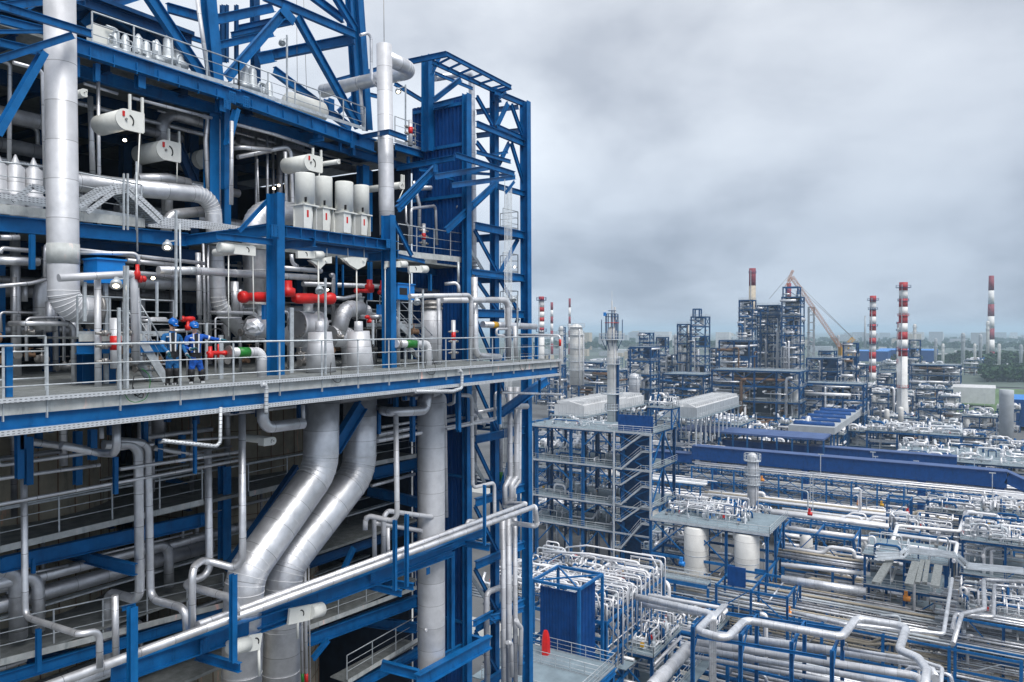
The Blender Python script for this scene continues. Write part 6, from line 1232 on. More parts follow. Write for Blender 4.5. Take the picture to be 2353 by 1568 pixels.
# ---- the pipe rack field under and before the blue gallery
GD = 178; gz = W(0, 1900, 1060, d=GD).z
ga = G(2324, 1200+8); gu = W(0, 1900, 1060, d=GD).x
def vline(px, u, z): r = ray(px, 900); return Vector((u, u*r.y/r.x, z))      # point on the line u = const seen at column px
R1 = dict(bay=5.4, pr=.22, npipe=6)
rack('long white pipe rack just behind the blue gallery', gu+6, 8, vline(2420, gu+6, 0).y, vline(1560, gu+6, 0).y, (gz-4.4, gz-7, gz-10), seed=1, **R1)
rack('truss braced blue pipe rack directly below the blue gallery', gu-5, 8, vline(2420, gu-5, 0).y, vline(1590, gu-5, 0).y, (gz-3.4, gz-6.6, gz-10), seed=2, **dict(R1, npipe=4))
rack('low pipe rack on the gallery side of the paved strip', gu-16, 5, vline(2420, gu-16, 0).y, vline(1640, gu-16, 0).y, (GZ+3.2, GZ+6), seed=3, truss_=False, bay=6, npipe=5, pr=.25, mats=['pipe_white', 'pipe_white', 'tan', 'pipe_white', 'galv_far'])
rack('rack of white pipes seen behind the staircase block', 205, 9, vline(1640, 205, 0).y, vline(1225, 205, 0).y, (GZ+5, GZ+8.5, GZ+12), seed=4, **R1)
rack('rack of pale pipes low behind the staircase block', 178, 9, vline(1610, 178, 0).y, vline(1225, 178, 0).y, (GZ+4, GZ+7.5), seed=5, **R1)
GA = thing('gallery', 'long royal blue enclosed gallery bridge crossing the right half of the photo', 'gallery', (gu, 0, gz))
va, vb = vline(2316, gu, gz).y, vline(1590, gu, gz).y
MB().box((gu, va, gz-2.5), (gu+3, vb, gz+.9)).obj('walls', 'blue_panel', GA); MB().box((gu-.3, va, gz+.92), (gu+3.3, vb, gz+1.08)).obj('roof', 'roof_blue', GA)
MB().bar((gu+1.5, va, gz-.3), (gu+1.5, va-9, gz-4.4), 3, 2.4).obj('sloping_end', 'blue_panel', GA); MB().bar((gu+1.5, va, gz+1.0), (gu+1.5, va-9.2, gz-3.1), 3.5, .15).obj('sloping_roof', 'roof_blue', GA)
MB().box((gu, vb, gz-3.4), (gu+3, vb+22, gz-1.2)).obj('low_wing', 'blue_panel', GA); MB().box((gu-.3, vb, gz-1.19), (gu+3.3, vb+22, gz-1.04)).obj('low_wing_roof', 'roof_blue', GA)
for px in (1640, 1850, 2119, 2300): p = vline(px, gu, 0); MB().box((gu+.2, p.y-.8, GZ), (gu+1.2, p.y+.8, gz-2.5)).obj('leg', 'blue_panel', GA)
G2 = thing('gallery', 'smaller second blue gallery with grey roof behind the long royal blue one', 'gallery', (gu+26, 0, gz)); a, b = vline(2200, gu+26, 0).y, vline(1660, gu+26, 0).y
MB().box((gu+26, a, gz-2.6), (gu+29, b, gz-.6)).obj('walls', 'blue_panel', G2); MB().box((gu+25.7, a, gz-.59), (gu+29.3, b, gz-.4)).obj('roof', 'roof_blue', G2)
for k in range(9): v = a+(b-a)*k/8; MB().bar((gu+26.4, v, GZ), (gu+26.4, v, gz-2.6), .6, .6, Vector((0, 1, 0))).obj('leg', 'blue_far', G2)
c = W(0, 1620, 990, d=215); c2 = W(0, 1920, 995, d=215); RF = thing('flat_roof', 'long flat slate blue roof on legs behind the galleries', 'roof', (c.x, c2.y, GZ)); MB().box((c.x, c2.y, c.z-.5), (c.x+12, c.y+8, c.z)).obj('roof', 'roof_blue', RF)
mb = MB()
for k in range(11): 
    for q in (0, 11.5): v = c2.y+(c.y+8-c2.y)*k/10; MB().bar((c.x+q+.2, v, GZ), (c.x+q+.2, v, c.z-.5), .4, .4, Vector((0, 1, 0))).obj('leg', 'blue_far', RF)
# platform with white pipework above tall legs (behind gallery, right of centre)
c = W(0, 2208, 1003, d=212); e = W(0, 1977, 1003, d=212)
frame_block('deck_unit', 'high grey deck crowded with white pipes right of the blue fan cooler', 'process unit', c.x, c.x+16, c.y, c.y+(e.y-c.y), GZ, [c.z, c.z-6.5], su=8, sv=7, th=.5, inner=40, seed=91, steel='blue', pipes_on=170, pr=.3, brace=False)
c = W(0, 1700, 985, d=250); frame_block('deck_unit', 'low deck of white vertical exchangers before the twin ridged hall', 'process unit', c.x, c.x+20, c.y, c.y+26, GZ, [c.z+1], su=8, sv=7, th=.5, inner=20, seed=92, steel='blue', pipes_on=130, pr=.35)
c = W(0, 2200, 1070, d=178); frame_block('deck_unit', 'tangle of pipe frames between the silo and the gallery bend', 'process unit', c.x+12, c.x+40, c.y-16, c.y+14, GZ, [GZ+6, GZ+12], su=7, sv=6, th=.35, inner=60, seed=93, steel='blue_dark', pipes_on=120, pr=.3)
# ---- staircase block
z1 = -18.3; C1 = G(1496, 997, z1); C2 = G(1563, 981, z1); vL = vline(1215, C1.x, 0).y
S1 = thing('staircase_block', 'tall blue steel block with zigzag stairs and a wide grey top deck', 'steel structure', (C1.x, C1.y, GZ))
def pz(x, y): return W(9, x, y, u=C1.x).z
zs1 = [z1, pz(490, 330), pz(490, 545), pz(490, 700)]
va_, vb_ = C1.y, vL; us = [C1.x, (C1.x+C2.x)/2, C2.x]
vcol = [W(9, x, 300, u=C1.x).y for x in (700, 540, 490, 310, 240, 45, -60)]
for j, v in enumerate(vcol):
    for i, u in enumerate(us): MB().ibeam((u, v, GZ), (u, v, z1-.1), .5, .45, Vector((0, 1, 0))).obj('column', 'blue' if i == 0 else 'blue_dark', S1)
for k, z in enumerate(zs1):
    MB().box((C1.x-.4, vcol[2] if k else va_-.4, z), (C2.x+.4, vb_, z+.08)).obj('deck', 'deck_far', S1)
    if k: MB().box((C1.x+2.6, va_-.4, z), (C2.x+.4, vcol[2], z+.08)).obj('deck', 'deck_far', S1)
    mb = MB(); [mb.bar((u, va_-.4, z-.25), (u, vb_, z-.25), .22, .45) for u in us]; [mb.bar((C1.x, v, z-.25), (C2.x, v, z-.25), .22, .45) for v in vcol]; mb.obj('beams', 'blue', S1); MB().bar((C1.x-.45, va_-.4, z-.05), (C1.x-.45, vb_, z-.05), .06, .3).obj('fascia', 'galv_far', S1)
    rail(S1, [(C1.x-.4, vcol[2] if k else va_-.4, z+.05), (C1.x-.4, vb_, z+.05)], r=.04, n=4, step=1.8, toe=False); rail(S1, [(C1.x-.4, va_-.4, z+.05), (C2.x+.4, va_-.4, z+.05)], r=.04, n=4, step=1.8, toe=False)
rail(S1, [(C2.x+.4, va_-.4, z1), (C2.x+.4, vb_, z1)], r=.04, n=4, step=1.8, toe=False)
lv = zs1+[GZ]
for za, zb in zip(lv, lv[1:]):
    for j in range(2, 6):
        v0_, v1_ = vcol[j], vcol[j+1]
        if j in (2, 4): vm = (v0_+v1_)/2; MB().bar((C1.x, vm, za-.3), (C1.x, v0_, (za+zb)/2), .2, .2).bar((C1.x, vm, za-.3), (C1.x, v1_, (za+zb)/2), .2, .2).obj('brace', 'blue', S1)
    MB().bar((us[0], va_, zb), (us[1], va_, za-.3), .22, .22).bar((us[2], va_, zb), (us[1], va_, za-.3), .22, .22).obj('brace', 'blue', S1)
# the stairs
v0s, v1s = W(9, 712, 300, u=C1.x).y, W(9, 503, 300, u=C1.x).y; y = 140; k = 0; zt = z1
MB().box((C1.x+1.5, v0s+.8, GZ+3), (C1.x+1.7, v1s, z1-.5)).obj('back_panel', 'blue_dark', S1)
stz = [W(9, 600, q, u=C1.x).z for q in (140, 235, 345, 435, 548, 645, 800)]
for a, b in zip(stz, stz[1:]):
    zm = (a+b)/2
    mb = MB()
    vs, ve = (v0s+1.8, v1s-1.2)
    for dx in (-.9, -.1): mb.bar((C1.x+dx, vs, a), (C1.x+dx, ve, b), .06, .3)
    for q in range(12): f = (q+.5)/12; mb.bar((C1.x-.9, vs+(ve-vs)*f, a+(b-a)*f), (C1.x-.1, vs+(ve-vs)*f, a+(b-a)*f), .3, .04)
    for hh in (.55, 1.1): mb.tube([(C1.x-.92, vs, a+hh), (C1.x-.92, ve, b+hh)], .03, 4)
    mb.obj('stair_flight', 'galv_far', S1)
    MB().box((C1.x-1.1, ve-.2, b-.06), (C1.x+1.4, v1s+.3, b)).box((C1.x-1.1, v0s, a-.06), (C1.x+1.4, vs+.2, a)).obj('landing', 'galv_far', S1)
    rail(S1, [(C1.x-1.1, v0s, a), (C1.x-1.1, vs, a)], r=.04, n=4, step=1, toe=True); rail(S1, [(C1.x-1.1, ve, b), (C1.x-1.1, v1s+.3, b)], r=.04, n=4, step=1, toe=True)
    MB().bar((C1.x-.2, v0s, b), (C1.x-.2, v1s, a-.3), .2, .2).bar((C1.x-.2, v1s, b), (C1.x-.2, v0s, a-.3), .2, .2).obj('brace', 'blue', S1)
for v in (v0s, v1s): MB().bar((C1.x-1.1, v, GZ), (C1.x-1.1, v, z1), .28, .28, Vector((0, 1, 0))).obj('white_post', 'galv_far', S1)
r_ = random.Random(6); top_pipes(S1, C1.x+.5, C2.x-.5, va_+4, vb_-3, z1+.1, 40, .12, r_, hmax=1.5)
a = W(9, 712, 60, u=C1.x+.6); b = W(9, 512, 60, u=C1.x+.6); MB().box((C1.x+.6, a.y, z1+.1), (C1.x+.8, b.y, z1+3)).obj('wind_screen', 'blue_panel', S1)
for z in zs1[1:]: top_pipes(S1, C1.x+1.5, C2.x-.5, vcol[2], vb_-1, z+.1, 34, .16, r_, hmax=2)
for q in range(14): v = r_.uniform(vcol[2], vb_); u = r_.uniform(C1.x+3, C2.x); MB().tube([(u, v, GZ), (u, v, zs1[-1]-r_.uniform(0, 5))], r_.uniform(.15, .4), 8).obj('riser', 'alu', S1)
a = W(9, 600, 5, u=C1.x+5); TP = frame_block('upper_platform', 'small railed platform with white drums raised above the grey top deck', 'platform', C1.x+6, C1.x+10, a.y-7, a.y-2.5, z1+.1, [z1+4], su=4, sv=4.5, th=.25, fine=True, pipes_on=18, pr=.15, seed=9)
tag(MB().bar((C1.x-1.6, W(9, 42, 400, u=C1.x).y, z1-1), (C1.x-1.6, W(9, 42, 400, u=C1.x).y, zs1[-1]-6), .25, .25, Vector((0, 1, 0))).obj('post', 'galv_far'), 'pale thin post left of the staircase block', 'post')
# ---- tank deck
z2 = -29; D1 = G(1763, 1227, z2); D2 = G(1792, 1197, z2); D0 = W(9, 700, 665, u=D1.x)
TK = frame_block('tank_deck', 'grey deck with white pipework above the two cream tanks', 'steel structure', D1.x, D2.x+2, D1.y, D0.y, GZ, [z2, z2-5.2, z2-10], su=6, sv=5.2, th=.36, fine=True, deck=False, inner=26, seed=17, pr=.14)
MB().box((D1.x-.4, D1.y-.4, z2), (D2.x+3, D0.y, z2+.08)).obj('deck', 'deck_far', TK); rail(TK, [(D2.x+3, D1.y-.4, z2), (D1.x-.4, D1.y-.4, z2), (D1.x-.4, D0.y, z2)], r=.035, n=4, step=1.5, toe=True); MB().bar((D1.x-.45, D1.y-.4, z2-.1), (D1.x-.45, D0.y, z2-.1), .05, .3).obj('fascia', 'galv_far', TK)
top_pipes(TK, D1.x+2.5, D2.x+2, D1.y+4, D0.y-1, z2+.1, 120, .14, random.Random(5), hmax=2.6)
for px, lb in ((1600, 'left'), (1716, 'right')):
    c = W(0, px, 1300, u=D1.x+1.0); rr = 56*(c.dot(FW))/F/2; root = thing('storage_tank', f'{lb} of the two tall cream tanks under the grey deck', 'tank', (c.x, c.y, GZ)); MB().lathe((c.x, c.y, GZ), [(rr, 0), (rr, z2-.7-GZ), (rr*.9, z2-.5-GZ)], 40).obj('shell', 'tank_white', root)
    for zf in (.2, .45, .7): zz = GZ+(z2-GZ)*zf; MB().lathe((c.x, c.y, zz), [(rr*1.01, 0), (rr*1.01, .12)], 40).obj('stiffener', 'galv_far', root)
# footbridge from the manifold to the tank deck, with its blue screen
zb_ = -34.5; a = G(1476, 1318, zb_); b = G(1625, 1345, zb_); FBr = thing('footbridge', 'grey footbridge with railings leading to the two cream tanks', 'footbridge', (a.x, b.y, zb_))
MB().box((a.x, b.y, zb_-.1), (a.x+1.6, a.y, zb_)).obj('deck', 'deck_far', FBr); MB().bar((a.x, b.y, zb_-.35), (a.x, a.y, zb_-.35), .2, .5).obj('beam', 'blue', FBr); MB().bar((a.x+1.5, b.y, zb_-.35), (a.x+1.5, a.y, zb_-.35), .2, .5).obj('beam', 'blue', FBr)
for u in (a.x, a.x+1.6): rail(FBr, [(u, b.y, zb_), (u, a.y, zb_)], r=.035, n=4, step=1.5, toe=True)
c = W(9, 1050, 960, u=a.x+1); MB().box((a.x+1.5, c.y-4.4, zb_), (a.x+1.7, c.y-2, zb_+2.6)).obj('wind_screen', 'blue_panel', FBr)
for v in (b.y, (a.y+b.y)/2, a.y): MB().bar((a.x+.3, v, GZ), (a.x+.3, v, zb_-.6), .3, .3, Vector((0, 1, 0))).obj('column', 'blue', FBr)
c0 = G(1668, 1400, -37); frame_block('open_frame', 'open blue frame of light trusses in front of the right cream tank', 'steel structure', c0.x-1, c0.x+7, c0.y-8, c0.y+1, GZ, [-33.5, -37], su=4, sv=4.5, th=.28, fine=True, deck=False, inner=8, seed=18, pr=.12)
# ---- manifold: a deck crowded with white pipework, and the corrugated shed before it
z3 = -27; M0 = G(1392, 1400, z3); M1 = G(1471, 1293, z3); ML = vline(1222, M0.x, 0).y
MF = frame_block('manifold_rack', 'rack packed with white looping pipework above the blue corrugated shed', 'manifold', M0.x, M1.x, M0.y, min(ML, M0.y+16), GZ, [z3-1.2, z3-4.6, z3-8], su=4, sv=4, th=.3, fine=True, deck=False, inner=40, seed=19, pr=.12)
top_pipes(MF, M0.x, M1.x, M0.y, M0.y+15, z3-1.2, 420, .12, random.Random(7), hmax=2.0)
rq = random.Random(9)
for q in range(13):                                    # the pipes that drop over its right side
    u = M0.x+(M1.x-M0.x)*(q+.5)/13; h = rq.uniform(.2, 1.4); MB().tube([(u, M0.y+rq.uniform(2, 8), z3+h), (u, M0.y-.5, z3+h), (u, M0.y-.5, z3-rq.uniform(3, 9))], .075, 7, 1.5, arc=3).obj('pipe', 'pipe_white', MF)
for q in range(6):
    u = M0.x+rq.uniform(0, M1.x-M0.x); z = z3+rq.uniform(.4, 1.6); MB().tube([(u, M0.y+rq.uniform(0, 3), z-1.5), (u, M0.y+1, z), (u, M0.y+rq.uniform(7, 15), z), (u+1, M0.y+rq.uniform(7, 15), z-1)], rq.choice((.1, .14, .2)), 8, 1.5, arc=3).obj('pipe', 'pipe_white', MF)
P0 = W(9, 262, 1055, d=68); SH = thing('corrugated_shed', 'blue corrugated box shed with braced roof frame at the foot of the tower', 'shed', (P0.x, P0.y, GZ)); PL = W(9, 65, 1010, u=P0.x); h = P0.z
mb = MB(); v = P0.y
while v < PL.y: mb.box((P0.x, v, h-7.5), (P0.x+.1, v+.16, h)); mb.box((P0.x+.05, v+.16, h-7.5), (P0.x+.1, v+.3, h)); v += .3
u = P0.x
while u < P0.x+4: mb.box((u, P0.y-.1, h-7.5), (u+.16, P0.y, h)); mb.box((u+.16, P0.y-.05, h-7.5), (u+.3, P0.y, h)); u += .3
mb.box((P0.x+.1, P0.y, h-7.5), (P0.x+4.2, PL.y, h-7.4)).obj('walls', 'blue_panel', SH)
mb = MB(); Q = [(P0.x-.3, P0.y-.6), (P0.x+4.6, P0.y-.6), (P0.x+4.6, PL.y+.6), (P0.x-.3, PL.y+.6)]
for i in range(4): mb.bar((*Q[i], h+.5), (*Q[(i+1) % 4], h+.5), .2, .25); mb.bar((*Q[i], h+.5), (*Q[i], GZ), .25, .25, Vector((0, 1, 0)))
mb.bar((*Q[0], h+.5), (*Q[2], h+.5), .14, .14).bar((*Q[1], h+.5), (*Q[3], h+.5), .14, .14); mb.obj('roof_frame', 'blue', SH)
for z in (h-8.2, h-11): MB().box((P0.x-1.2, P0.y-2.2, z-.08), (P0.x+4.5, PL.y, z)).obj('deck', 'deck_far', SH); rail(SH, [(P0.x-1.2, PL.y, z), (P0.x-1.2, P0.y-2.2, z), (P0.x+4.5, P0.y-2.2, z)], r=.03, n=4, step=1.2)
# low deck at the bottom left of the yard with the red screen on it
LD = thing('low_deck', 'grey railed deck at the bottom beside the blue tower column', 'platform', W(9, 430, 1500, d=66)); zl = W(9, 300, 1430, d=66).z; a = G(1400, 1515, zl); b = G(1222, 1480, zl)
MB().box((a.x-9, a.y-1, zl-.1), (a.x-1, b.y+1, zl)).obj('deck', 'deck_far', LD); rail(LD, [(a.x-1, a.y-1, zl), (a.x-9, a.y-1, zl), (a.x-9, b.y, zl)], r=.03, n=5, step=1.3); rail(LD, [(a.x-1, a.y-1, zl), (a.x-1, b.y, zl)], r=.03, n=5, step=1.3); rail(LD, [(a.x-4, a.y-1, zl), (a.x-4, b.y, zl)], r=.03, n=5, step=1.3)
MB().ibeam((a.x-9, a.y-1, zl-.4), (a.x-1, a.y-1, zl-.4), .5).obj('beam', 'blue', LD)
for u in (a.x-8.6, a.x-5, a.x-1.2): MB().ibeam((u, a.y-.8, GZ), (u, a.y-.8, zl-.1), .35, .35, Vector((0, 1, 0))).obj('column', 'blue', LD)
q0 = W(9, 50, 1400, u=a.x-2); tag(MB().lathe((q0.x, q0.y-.8, zl), [(.42, 0), (.40, 1.2), (.30, 1.8), (.18, 2.1)], 5).obj('red_hood', 'red'), 'bright red pointed hood standing against the blue tower column', 'hood')
# ---- yard rows between the tank deck and the right edge
SV = dict(truss_=False, mats=['pipe_white', 'pipe_white', 'alu', 'galv_far', 'tan', 'pipe_white'])
def zrow(py, z): return G(2000, py, z).x
def vr(px0, px1, u): return vline(px1, u, 0).y, vline(px0, u, 0).y
def yard(name, label, px0, px1, pyn, d, du, zs, seed, top=60, inner=20, **k):
    c = W(0, px1, 758, d=d); e = vline(px0, c.x, 0)
    return frame_block(name, label, 'process unit', c.x, c.x+du, c.y, e.y, GZ, zs, seed=seed, pipes_on=top, inner=inner, **k)
YF = dict(th=.3, fine=True, su=5, sv=5)
yard('pump_skid', 'grey skid with white pump piping behind the tan pipes', 1795, 1950, 0, 150, 8, [GZ+3], 41, top=110, inner=16, pr=.2, **YF)
yard('pipe_tower', 'small square blue tower standing alone on the pale strip', 2040, 2095, 0, 146, 4, [-33, -37], 42, top=0, inner=8, deck=False, pr=.12, **YF)
yard('pump_skid', 'skid of white valves at the foot of the sloping gallery leg', 2130, 2290, 0, 140, 9, [-35], 43, top=150, inner=40, pr=.16, **YF)
yard('pipe_unit', 'white pipe unit at the right edge before the truss rack', 2260, 2400, 0, 128, 9, [-32, -38], 44, top=110, inner=40, pr=.16, **YF)
yard('open_frame', 'blue frame looped with two white pipes left of the right edge unit', 2045, 2190, 0, 118, 7, [-32.5, -38], 45, top=50, inner=34, deck=False, pr=.14, **YF)
yard('open_frame', 'tall blue portal frame over horizontal white drums', 1795, 1965, 0, 112, 7, [-31, -37], 46, top=0, inner=26, deck=False, vess=5, pr=.22, **YF)
yard('cable_unit', 'blue unit with grey cable trays fanning over it in the right foreground', 1990, 2178, 0, 96, 9, [-30, -34, -38], 47, top=20, inner=30, deck=True, pr=.12, **YF)
yard('pipe_unit', 'dense unit of pipes at the right edge behind the zigzag risers', 2215, 2420, 0, 106, 12, [-31, -36], 48, top=150, inner=60, pr=.16, **YF)
yard('pipe_unit', 'unit of white fittings before the zigzag risers at the lower right corner', 2210, 2420, 0, 84, 8, [-33, -38], 49, top=120, inner=50, pr=.13, **YF)
rack('dark rack of many close thin pipes at the right', zrow(1440, -36), 10, *vr(2200, 2420, zrow(1440, -36)), (-33, -36, -39), seed=51, bay=6, npipe=14, pr=.13, truss_=False, mats=['alu_dull', 'alu_dark', 'alu', 'galv_far'])
rack('rack of brown and silver pipes below the white drums', zrow(1380, -38), 9, *vr(1800, 2040, zrow(1380, -38)), (-34, -38), seed=52, bay=6, npipe=10, pr=.2, truss_=False, mats=['tan', 'alu_dull', 'pipe_white', 'alu_dark'])
rack('low rack of tan and white pipes running left of the cable tray unit', zrow(1230, -40), 6, *vr(1790, 2110, zrow(1230, -40)), (-38.5,), seed=53, bay=6, npipe=7, pr=.3, truss_=False, mats=['pipe_white', 'tan', 'pipe_white'])
rack('bottom rack of grey pipes beneath the silver loops', zrow(1500, -39), 12, *vr(1420, 2353, zrow(1500, -39)), (-36.5, -40), seed=54, bay=6.5, npipe=12, pr=.18, truss_=False, mats=['alu_dull', 'galv_far', 'alu', 'alu_dark', 'tan'])
rack('nearest rack of pipes along the very bottom', zrow(1568, -38)-8, 7, *vr(1300, 2353, zrow(1568, -38)-8), (-36, -39), seed=55, bay=6.5, npipe=8, pr=.2, truss_=False, mats=['alu_dull', 'alu', 'galv_far', 'blue_far'])
yard('pipe_unit', 'low pipe unit between the footbridge and the silver loops', 1470, 1640, 0, 96, 7, [-39], 56, top=110, inner=20, pr=.14, **YF)
yard('pipe_unit', 'pipe unit behind the manifold and left of the left cream tank', 1480, 1585, 0, 120, 9, [-36, -40], 57, top=80, inner=30, pr=.14, **YF)
yard('pipe_unit', 'crowded pipe unit below the corrugated shed', 1395, 1500, 0, 76, 8, [-33, -37], 58, top=90, inner=40, pr=.12, **YF)
yard('pipe_unit', 'low white pipe unit under the truss rack beside the slim ringed column', 1600, 1760, 0, 158, 8, [GZ+5], 59, top=110, inner=20, pr=.18, **YF)
# cable trays sweeping over the cable unit
CT = thing('cable_trays', 'grey cable trays curving across the top of the blue cable unit', 'cable tray', W(10, 780, 800, z=-29))
for k in range(3):
    P = [W(10, x, y+k*12, z=-28.6) for x, y in ((620, 830+k*6), (770, 830), (800, 800), (1080, 830), (1140, 890), (1472, 920))]
    mb = MB()
    for a, b in zip(P, P[1:]): mb.bar(a, b, .5, .03).bar(a, b, .03, .2, ow=.25, oh=.08).bar(a, b, .03, .2, ow=-.25, oh=.08)
    mb.obj('tray', 'galv_far', CT)
for x0, y0, x1, y1, w_ in ((700, 870, 620, 1000, .9), (850, 880, 810, 1010, .9), (890, 870, 860, 1000, .5), (920, 870, 900, 1000, .5), (980, 900, 960, 1020, .9)): MB().bar(W(10, x0, y0, z=-29.2), W(10, x1, y1, z=-29.2), w_, .3).obj('tray', 'grating', CT)
# ---- big pipes and expansion loops in the lower right corner
def zp(label, k, pts, z, t, m='alu', n=16, bend=1.3, legs=(), group=None):
    P = []
    for p in pts:
        zz = p[2] if len(p) > 2 else z
        if len(p) > 3: q = P[-1].copy(); q.z = p[3]; P.append(q)
        P.append(W(k, p[0], p[1], z=zz))
    r = size(k, t, P[len(P)//2])/2; o = MB().tube(P, r, n, bend).obj('pipe', m); return tag(o, label, 'pipe', group)
zp('big silver expansion loop snaking across the bottom right', 0, [(1462, 1372), (1640, 1412), (1602, 1450), (1668, 1469), (1712, 1425), (1935, 1464), (1968, 1421), (2084, 1440), (2066, 1494), (2110, 1512), (2130, 1540), (2122, 1600)], -27.5, 17, 'alu', 20, 1.2)
zp('white pipe in front of the left cream tank with a parallel twin', 0, [(1490, 1368), (1672, 1400), (1660, 1412)], -27.8, 9, 'pipe_white'); zp('long silver pipe under the footbridge', 0, [(1455, 1385), (1560, 1402), (1645, 1411)], -29, 14, 'alu')
zp('silver pipe from behind the loop rising to the cable unit', 0, [(1820, 1407), (1940, 1434), (2168, 1457), (2188, 1330)], -29, 9, 'alu')
for i, (y0, y1, t, z) in enumerate(((1452, 1500, 20, -31.5), (1475, 1530, 18, -31.8), (1490, 1552, 15, -32), (1508, 1570, 10, -32.2))): zp(f'{("rearmost", "second", "third", "nearest")[i]} of the four big parallel silver pipes at the bottom right', 0, [(1590, y0), (2130-i*20, y1+24), (2150-i*20, y1+60)], z, t, ('alu', 'jacket')[i % 2], 20)
zp('white pipe stepping round the corner at the bottom right', 0, [(1938, 1490), (2120, 1520), (2165, 1535), (2160, 1600)], -29, 9, 'alu')
zp('left zigzag riser of the pair at the right edge', 0, [(2360, 1338), (2260, 1332), (2262, 1400), (2210, 1412), (2190, 1480)], -30, 10, 'alu_dull'); zp('right zigzag riser of the pair at the right edge', 0, [(2360, 1352), (2285, 1345), (2282, 1418), (2195, 1412), (2188, 1450)], -31, 9, 'alu_dull')
for pts, lb in (((2040, 1200), 'inner'), ((2050, 1228), 'outer')): pass
zp('upper white pipe loop over the blue frame by the right edge', 0, [(2046, 1262), (2062, 1208), (2205, 1222), (2212, 1198), (2320, 1208), (2330, 1222), (2400, 1228)], -31, 8, 'pipe_white'); zp('lower white pipe loop over the blue frame by the right edge', 0, [(2046, 1250), (2056, 1229), (2200, 1248), (2192, 1290)], -31.4, 8, 'pipe_white')
for i, (a, b, t) in enumerate((((1795, 1216), (2035, 1245), 10), ((1795, 1297), (2000, 1320), 10), ((1796, 1330), (1990, 1360), 18))): zp(f'{("upper", "middle", "lower")[i]} long horizontal pipe right of the tank deck', 0, [a, b], -33, t, 'pipe_white' if i < 2 else 'alu')
for i, (x0, y0, x1, y1, t) in enumerate(((440, 1420, 650, 1260, 42), (700, 1600, 920, 1370, 78))):
    P = [W(9, x0, y0, z=-33), W(9, x1, y1, z=-33)]; r = size(9, t, P[0])/2; d = (P[1]-P[0]); pr = []; n_ = 26
    for q in range(n_): pr.append((r*FR.uniform(.86, 1.12), d.length*q/(n_-1)))
    tag(MB().lathe(P[0], pr, 12, d).obj('lagged_pipe', 'jacket'), ('slim', 'fat')[i]+' bulging foil lagged pipe at the bottom of the yard', 'pipe')
    rt = d.cross(UP).normalized()*(r+.9); rail(LD, [P[0]+rt-UP*.8, P[1]+rt-UP*.8], r=.03, n=4, step=1.5); MB().bar(P[0]+rt*1.2-UP*.85, P[1]+rt*1.2-UP*.85, 1.4, .08).obj('walkway', 'deck_far', LD)
for k in range(4): P = W(9, 1042+k*10, 1215, z=-27.6); tag(MB().tube([P+Vector((4, 0, .3)), P+UP*.3, (P.x, P.y, GZ)], .11, 8).obj('pipe', 'alu'), 'one of four slim grey pipes dropping side by side at the loop', 'pipe', 'four slim pipes at the loop')
for i, (x, y) in enumerate(((1592, 1445), (1702, 1462), (1819, 1480), (1912, 1500))):
    c = G(x, y, -28.6); root = thing('portal_frame', f'{("first", "second", "third", "fourth")[i]} blue portal from the left holding the silver loop', 'frame', (c.x, c.y, GZ)); MB().ibeam((c.x, c.y, GZ), (c.x, c.y, -28.4), .34, .34, Vector((0, 1, 0))).obj('column', 'blue', root); MB().ibeam((c.x+6, c.y, GZ), (c.x+6, c.y, -28.4), .34, .34, Vector((0, 1, 0))).obj('column', 'blue', root); MB().ibeam((c.x, c.y, -28.6), (c.x+6, c.y, -28.6), .35).obj('beam', 'blue', root); MB().bar((c.x, c.y, -31), (c.x+2.4, c.y, -28.8), .14, .14).obj('brace', 'blue', root)
for a, b in (((1600, 1462), (1900, 1512)), ((1570, 1395), (1950, 1450))): tag(MB().ibeam(G(*a, -29.2), G(*b, -29.2), .3).obj('beam', 'blue'), 'long blue tie beam running along the silver loop', 'beam', 'tie beams along the silver loop')
 
for i, (lab, px0, px1, d, zz, sd) in enumerate((('yard unit crowded in behind the staircase block at the left', 1228, 1330, 165, GZ+5, 81), ('yard unit crowded in behind the staircase block at the right', 1340, 1440, 160, GZ+6, 82), ('small white unit at the foot of the staircase block', 1240, 1400, 118, GZ+4, 83), ('low unit of fittings under the staircase block side', 1500, 1600, 146, GZ+5, 84))):
    yard('pipe_unit', lab, px0, px1, 0, d, 8, [zz], sd, top=130, inner=20, pr=.18, **YF)
def ug(px, d): return W(0, px, 758, d=d).x
rb = random.Random(13)
for i in range(46):                                    # short uprights, hydrants and coloured fittings between the racks
    px = rb.uniform(1500, 2340); d = rb.uniform(80, 170); c = W(0, px, 758, d=d); h = rb.uniform(5, 12); k = rb.choice(('galv_far', 'pipe_white', 'pipe_white', 'blue')); r = rb.choice((.1, .15, .25))
    tag(MB().tube([(c.x, c.y, GZ), (c.x, c.y, GZ+h), (c.x+rb.uniform(-2, 2), c.y+rb.uniform(-3, 3), GZ+h)], r, 8).obj('standpipe', k), 'bent standpipe rising between the pipe racks of the yard', 'standpipe', 'standpipes between the yard racks')
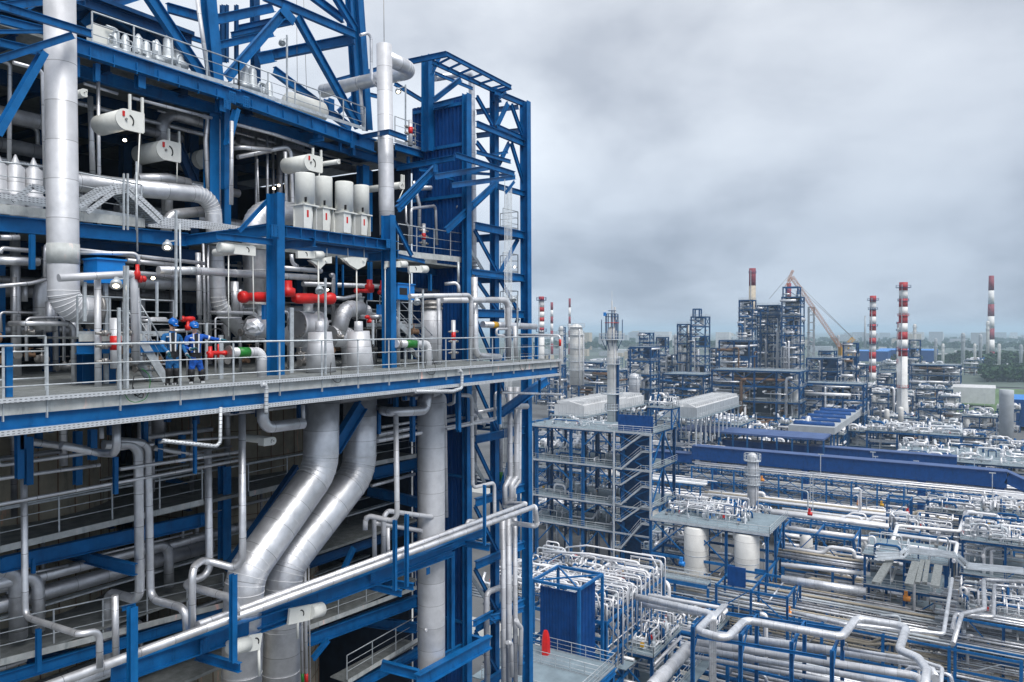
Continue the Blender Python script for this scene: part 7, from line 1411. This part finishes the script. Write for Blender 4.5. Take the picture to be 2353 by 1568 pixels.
for i in range(22):
    px = rb.uniform(1500, 2340); d = rb.uniform(90, 175); c = W(0, px, 758, d=d); z = rb.choice((-33.6, -36.4, -38.2)); tag(MB().lathe((c.x, c.y-.5, z), [(.34, 0), (.34, .8)], 10, (0, 1, 0)).box((c.x-.2, c.y-.2, z+.2), (c.x+.2, c.y+.2, z+.9)).obj('valve_actuator', rb.choice(('yellow', 'red', 'sky_blue', 'orange'))), 'small brightly painted valve actuator on a yard pipe', 'actuator', 'bright actuators on the yard pipes')
# pale precast slabs seen between the pipes
sheet('paving', 'tan', gq([(1500, 1500), (1640, 1520), (1700, 1440), (1560, 1420)]), GZ+.06); sheet('pavement', 'paving', gq([(1790, 1190), (2300, 1240), (2353, 1215), (1850, 1170)]), GZ+.05); sheet('pavement', 'paving', gq([(1900, 1560), (2160, 1568), (2170, 1500), (1960, 1480)]), GZ+.05)
# masts and thin poles across the plant
rm = random.Random(40)
for i in range(40):
    px = rm.uniform(1500, 2340); d = rm.uniform(150, 420); c = W(0, px, 758, d=d); h = rm.uniform(8, 16); tag(MB().bar((c.x, c.y, GZ), (c.x, c.y, GZ+h), .16, .16, Vector((0, 1, 0))).bar((c.x, c.y-.6, GZ+h), (c.x, c.y+.6, GZ+h), .15, .2).obj('lamp_mast', 'galv_far'), 'slim grey lamp mast rising among the pipe units', 'mast', 'lamp masts among the pipe units')
# ================================================================ HAZE
me = MB().box((-320, -6100, GZ-1), (14050, 14050, 42)); hz = me.obj('haze', 'navy'); hm = bpy.data.materials.new('haze'); hm.use_nodes = True; t = hm.node_tree; t.nodes.clear()
ho = N(t, 'ShaderNodeOutputMaterial'); pv = N(t, 'ShaderNodeVolumePrincipled'); pv.inputs['Color'].default_value = (.66, .84, 1, 1); pv.inputs['Density'].default_value = .00022; pv.inputs['Anisotropy'].default_value = .1
L(t, pv.outputs[0], ho.inputs['Volume']); hz.data.materials.clear(); hz.data.materials.append(hm); tag(hz, kind='stuff')
sc.cycles.volume_step_rate = 10; sc.cycles.volume_max_steps = 64
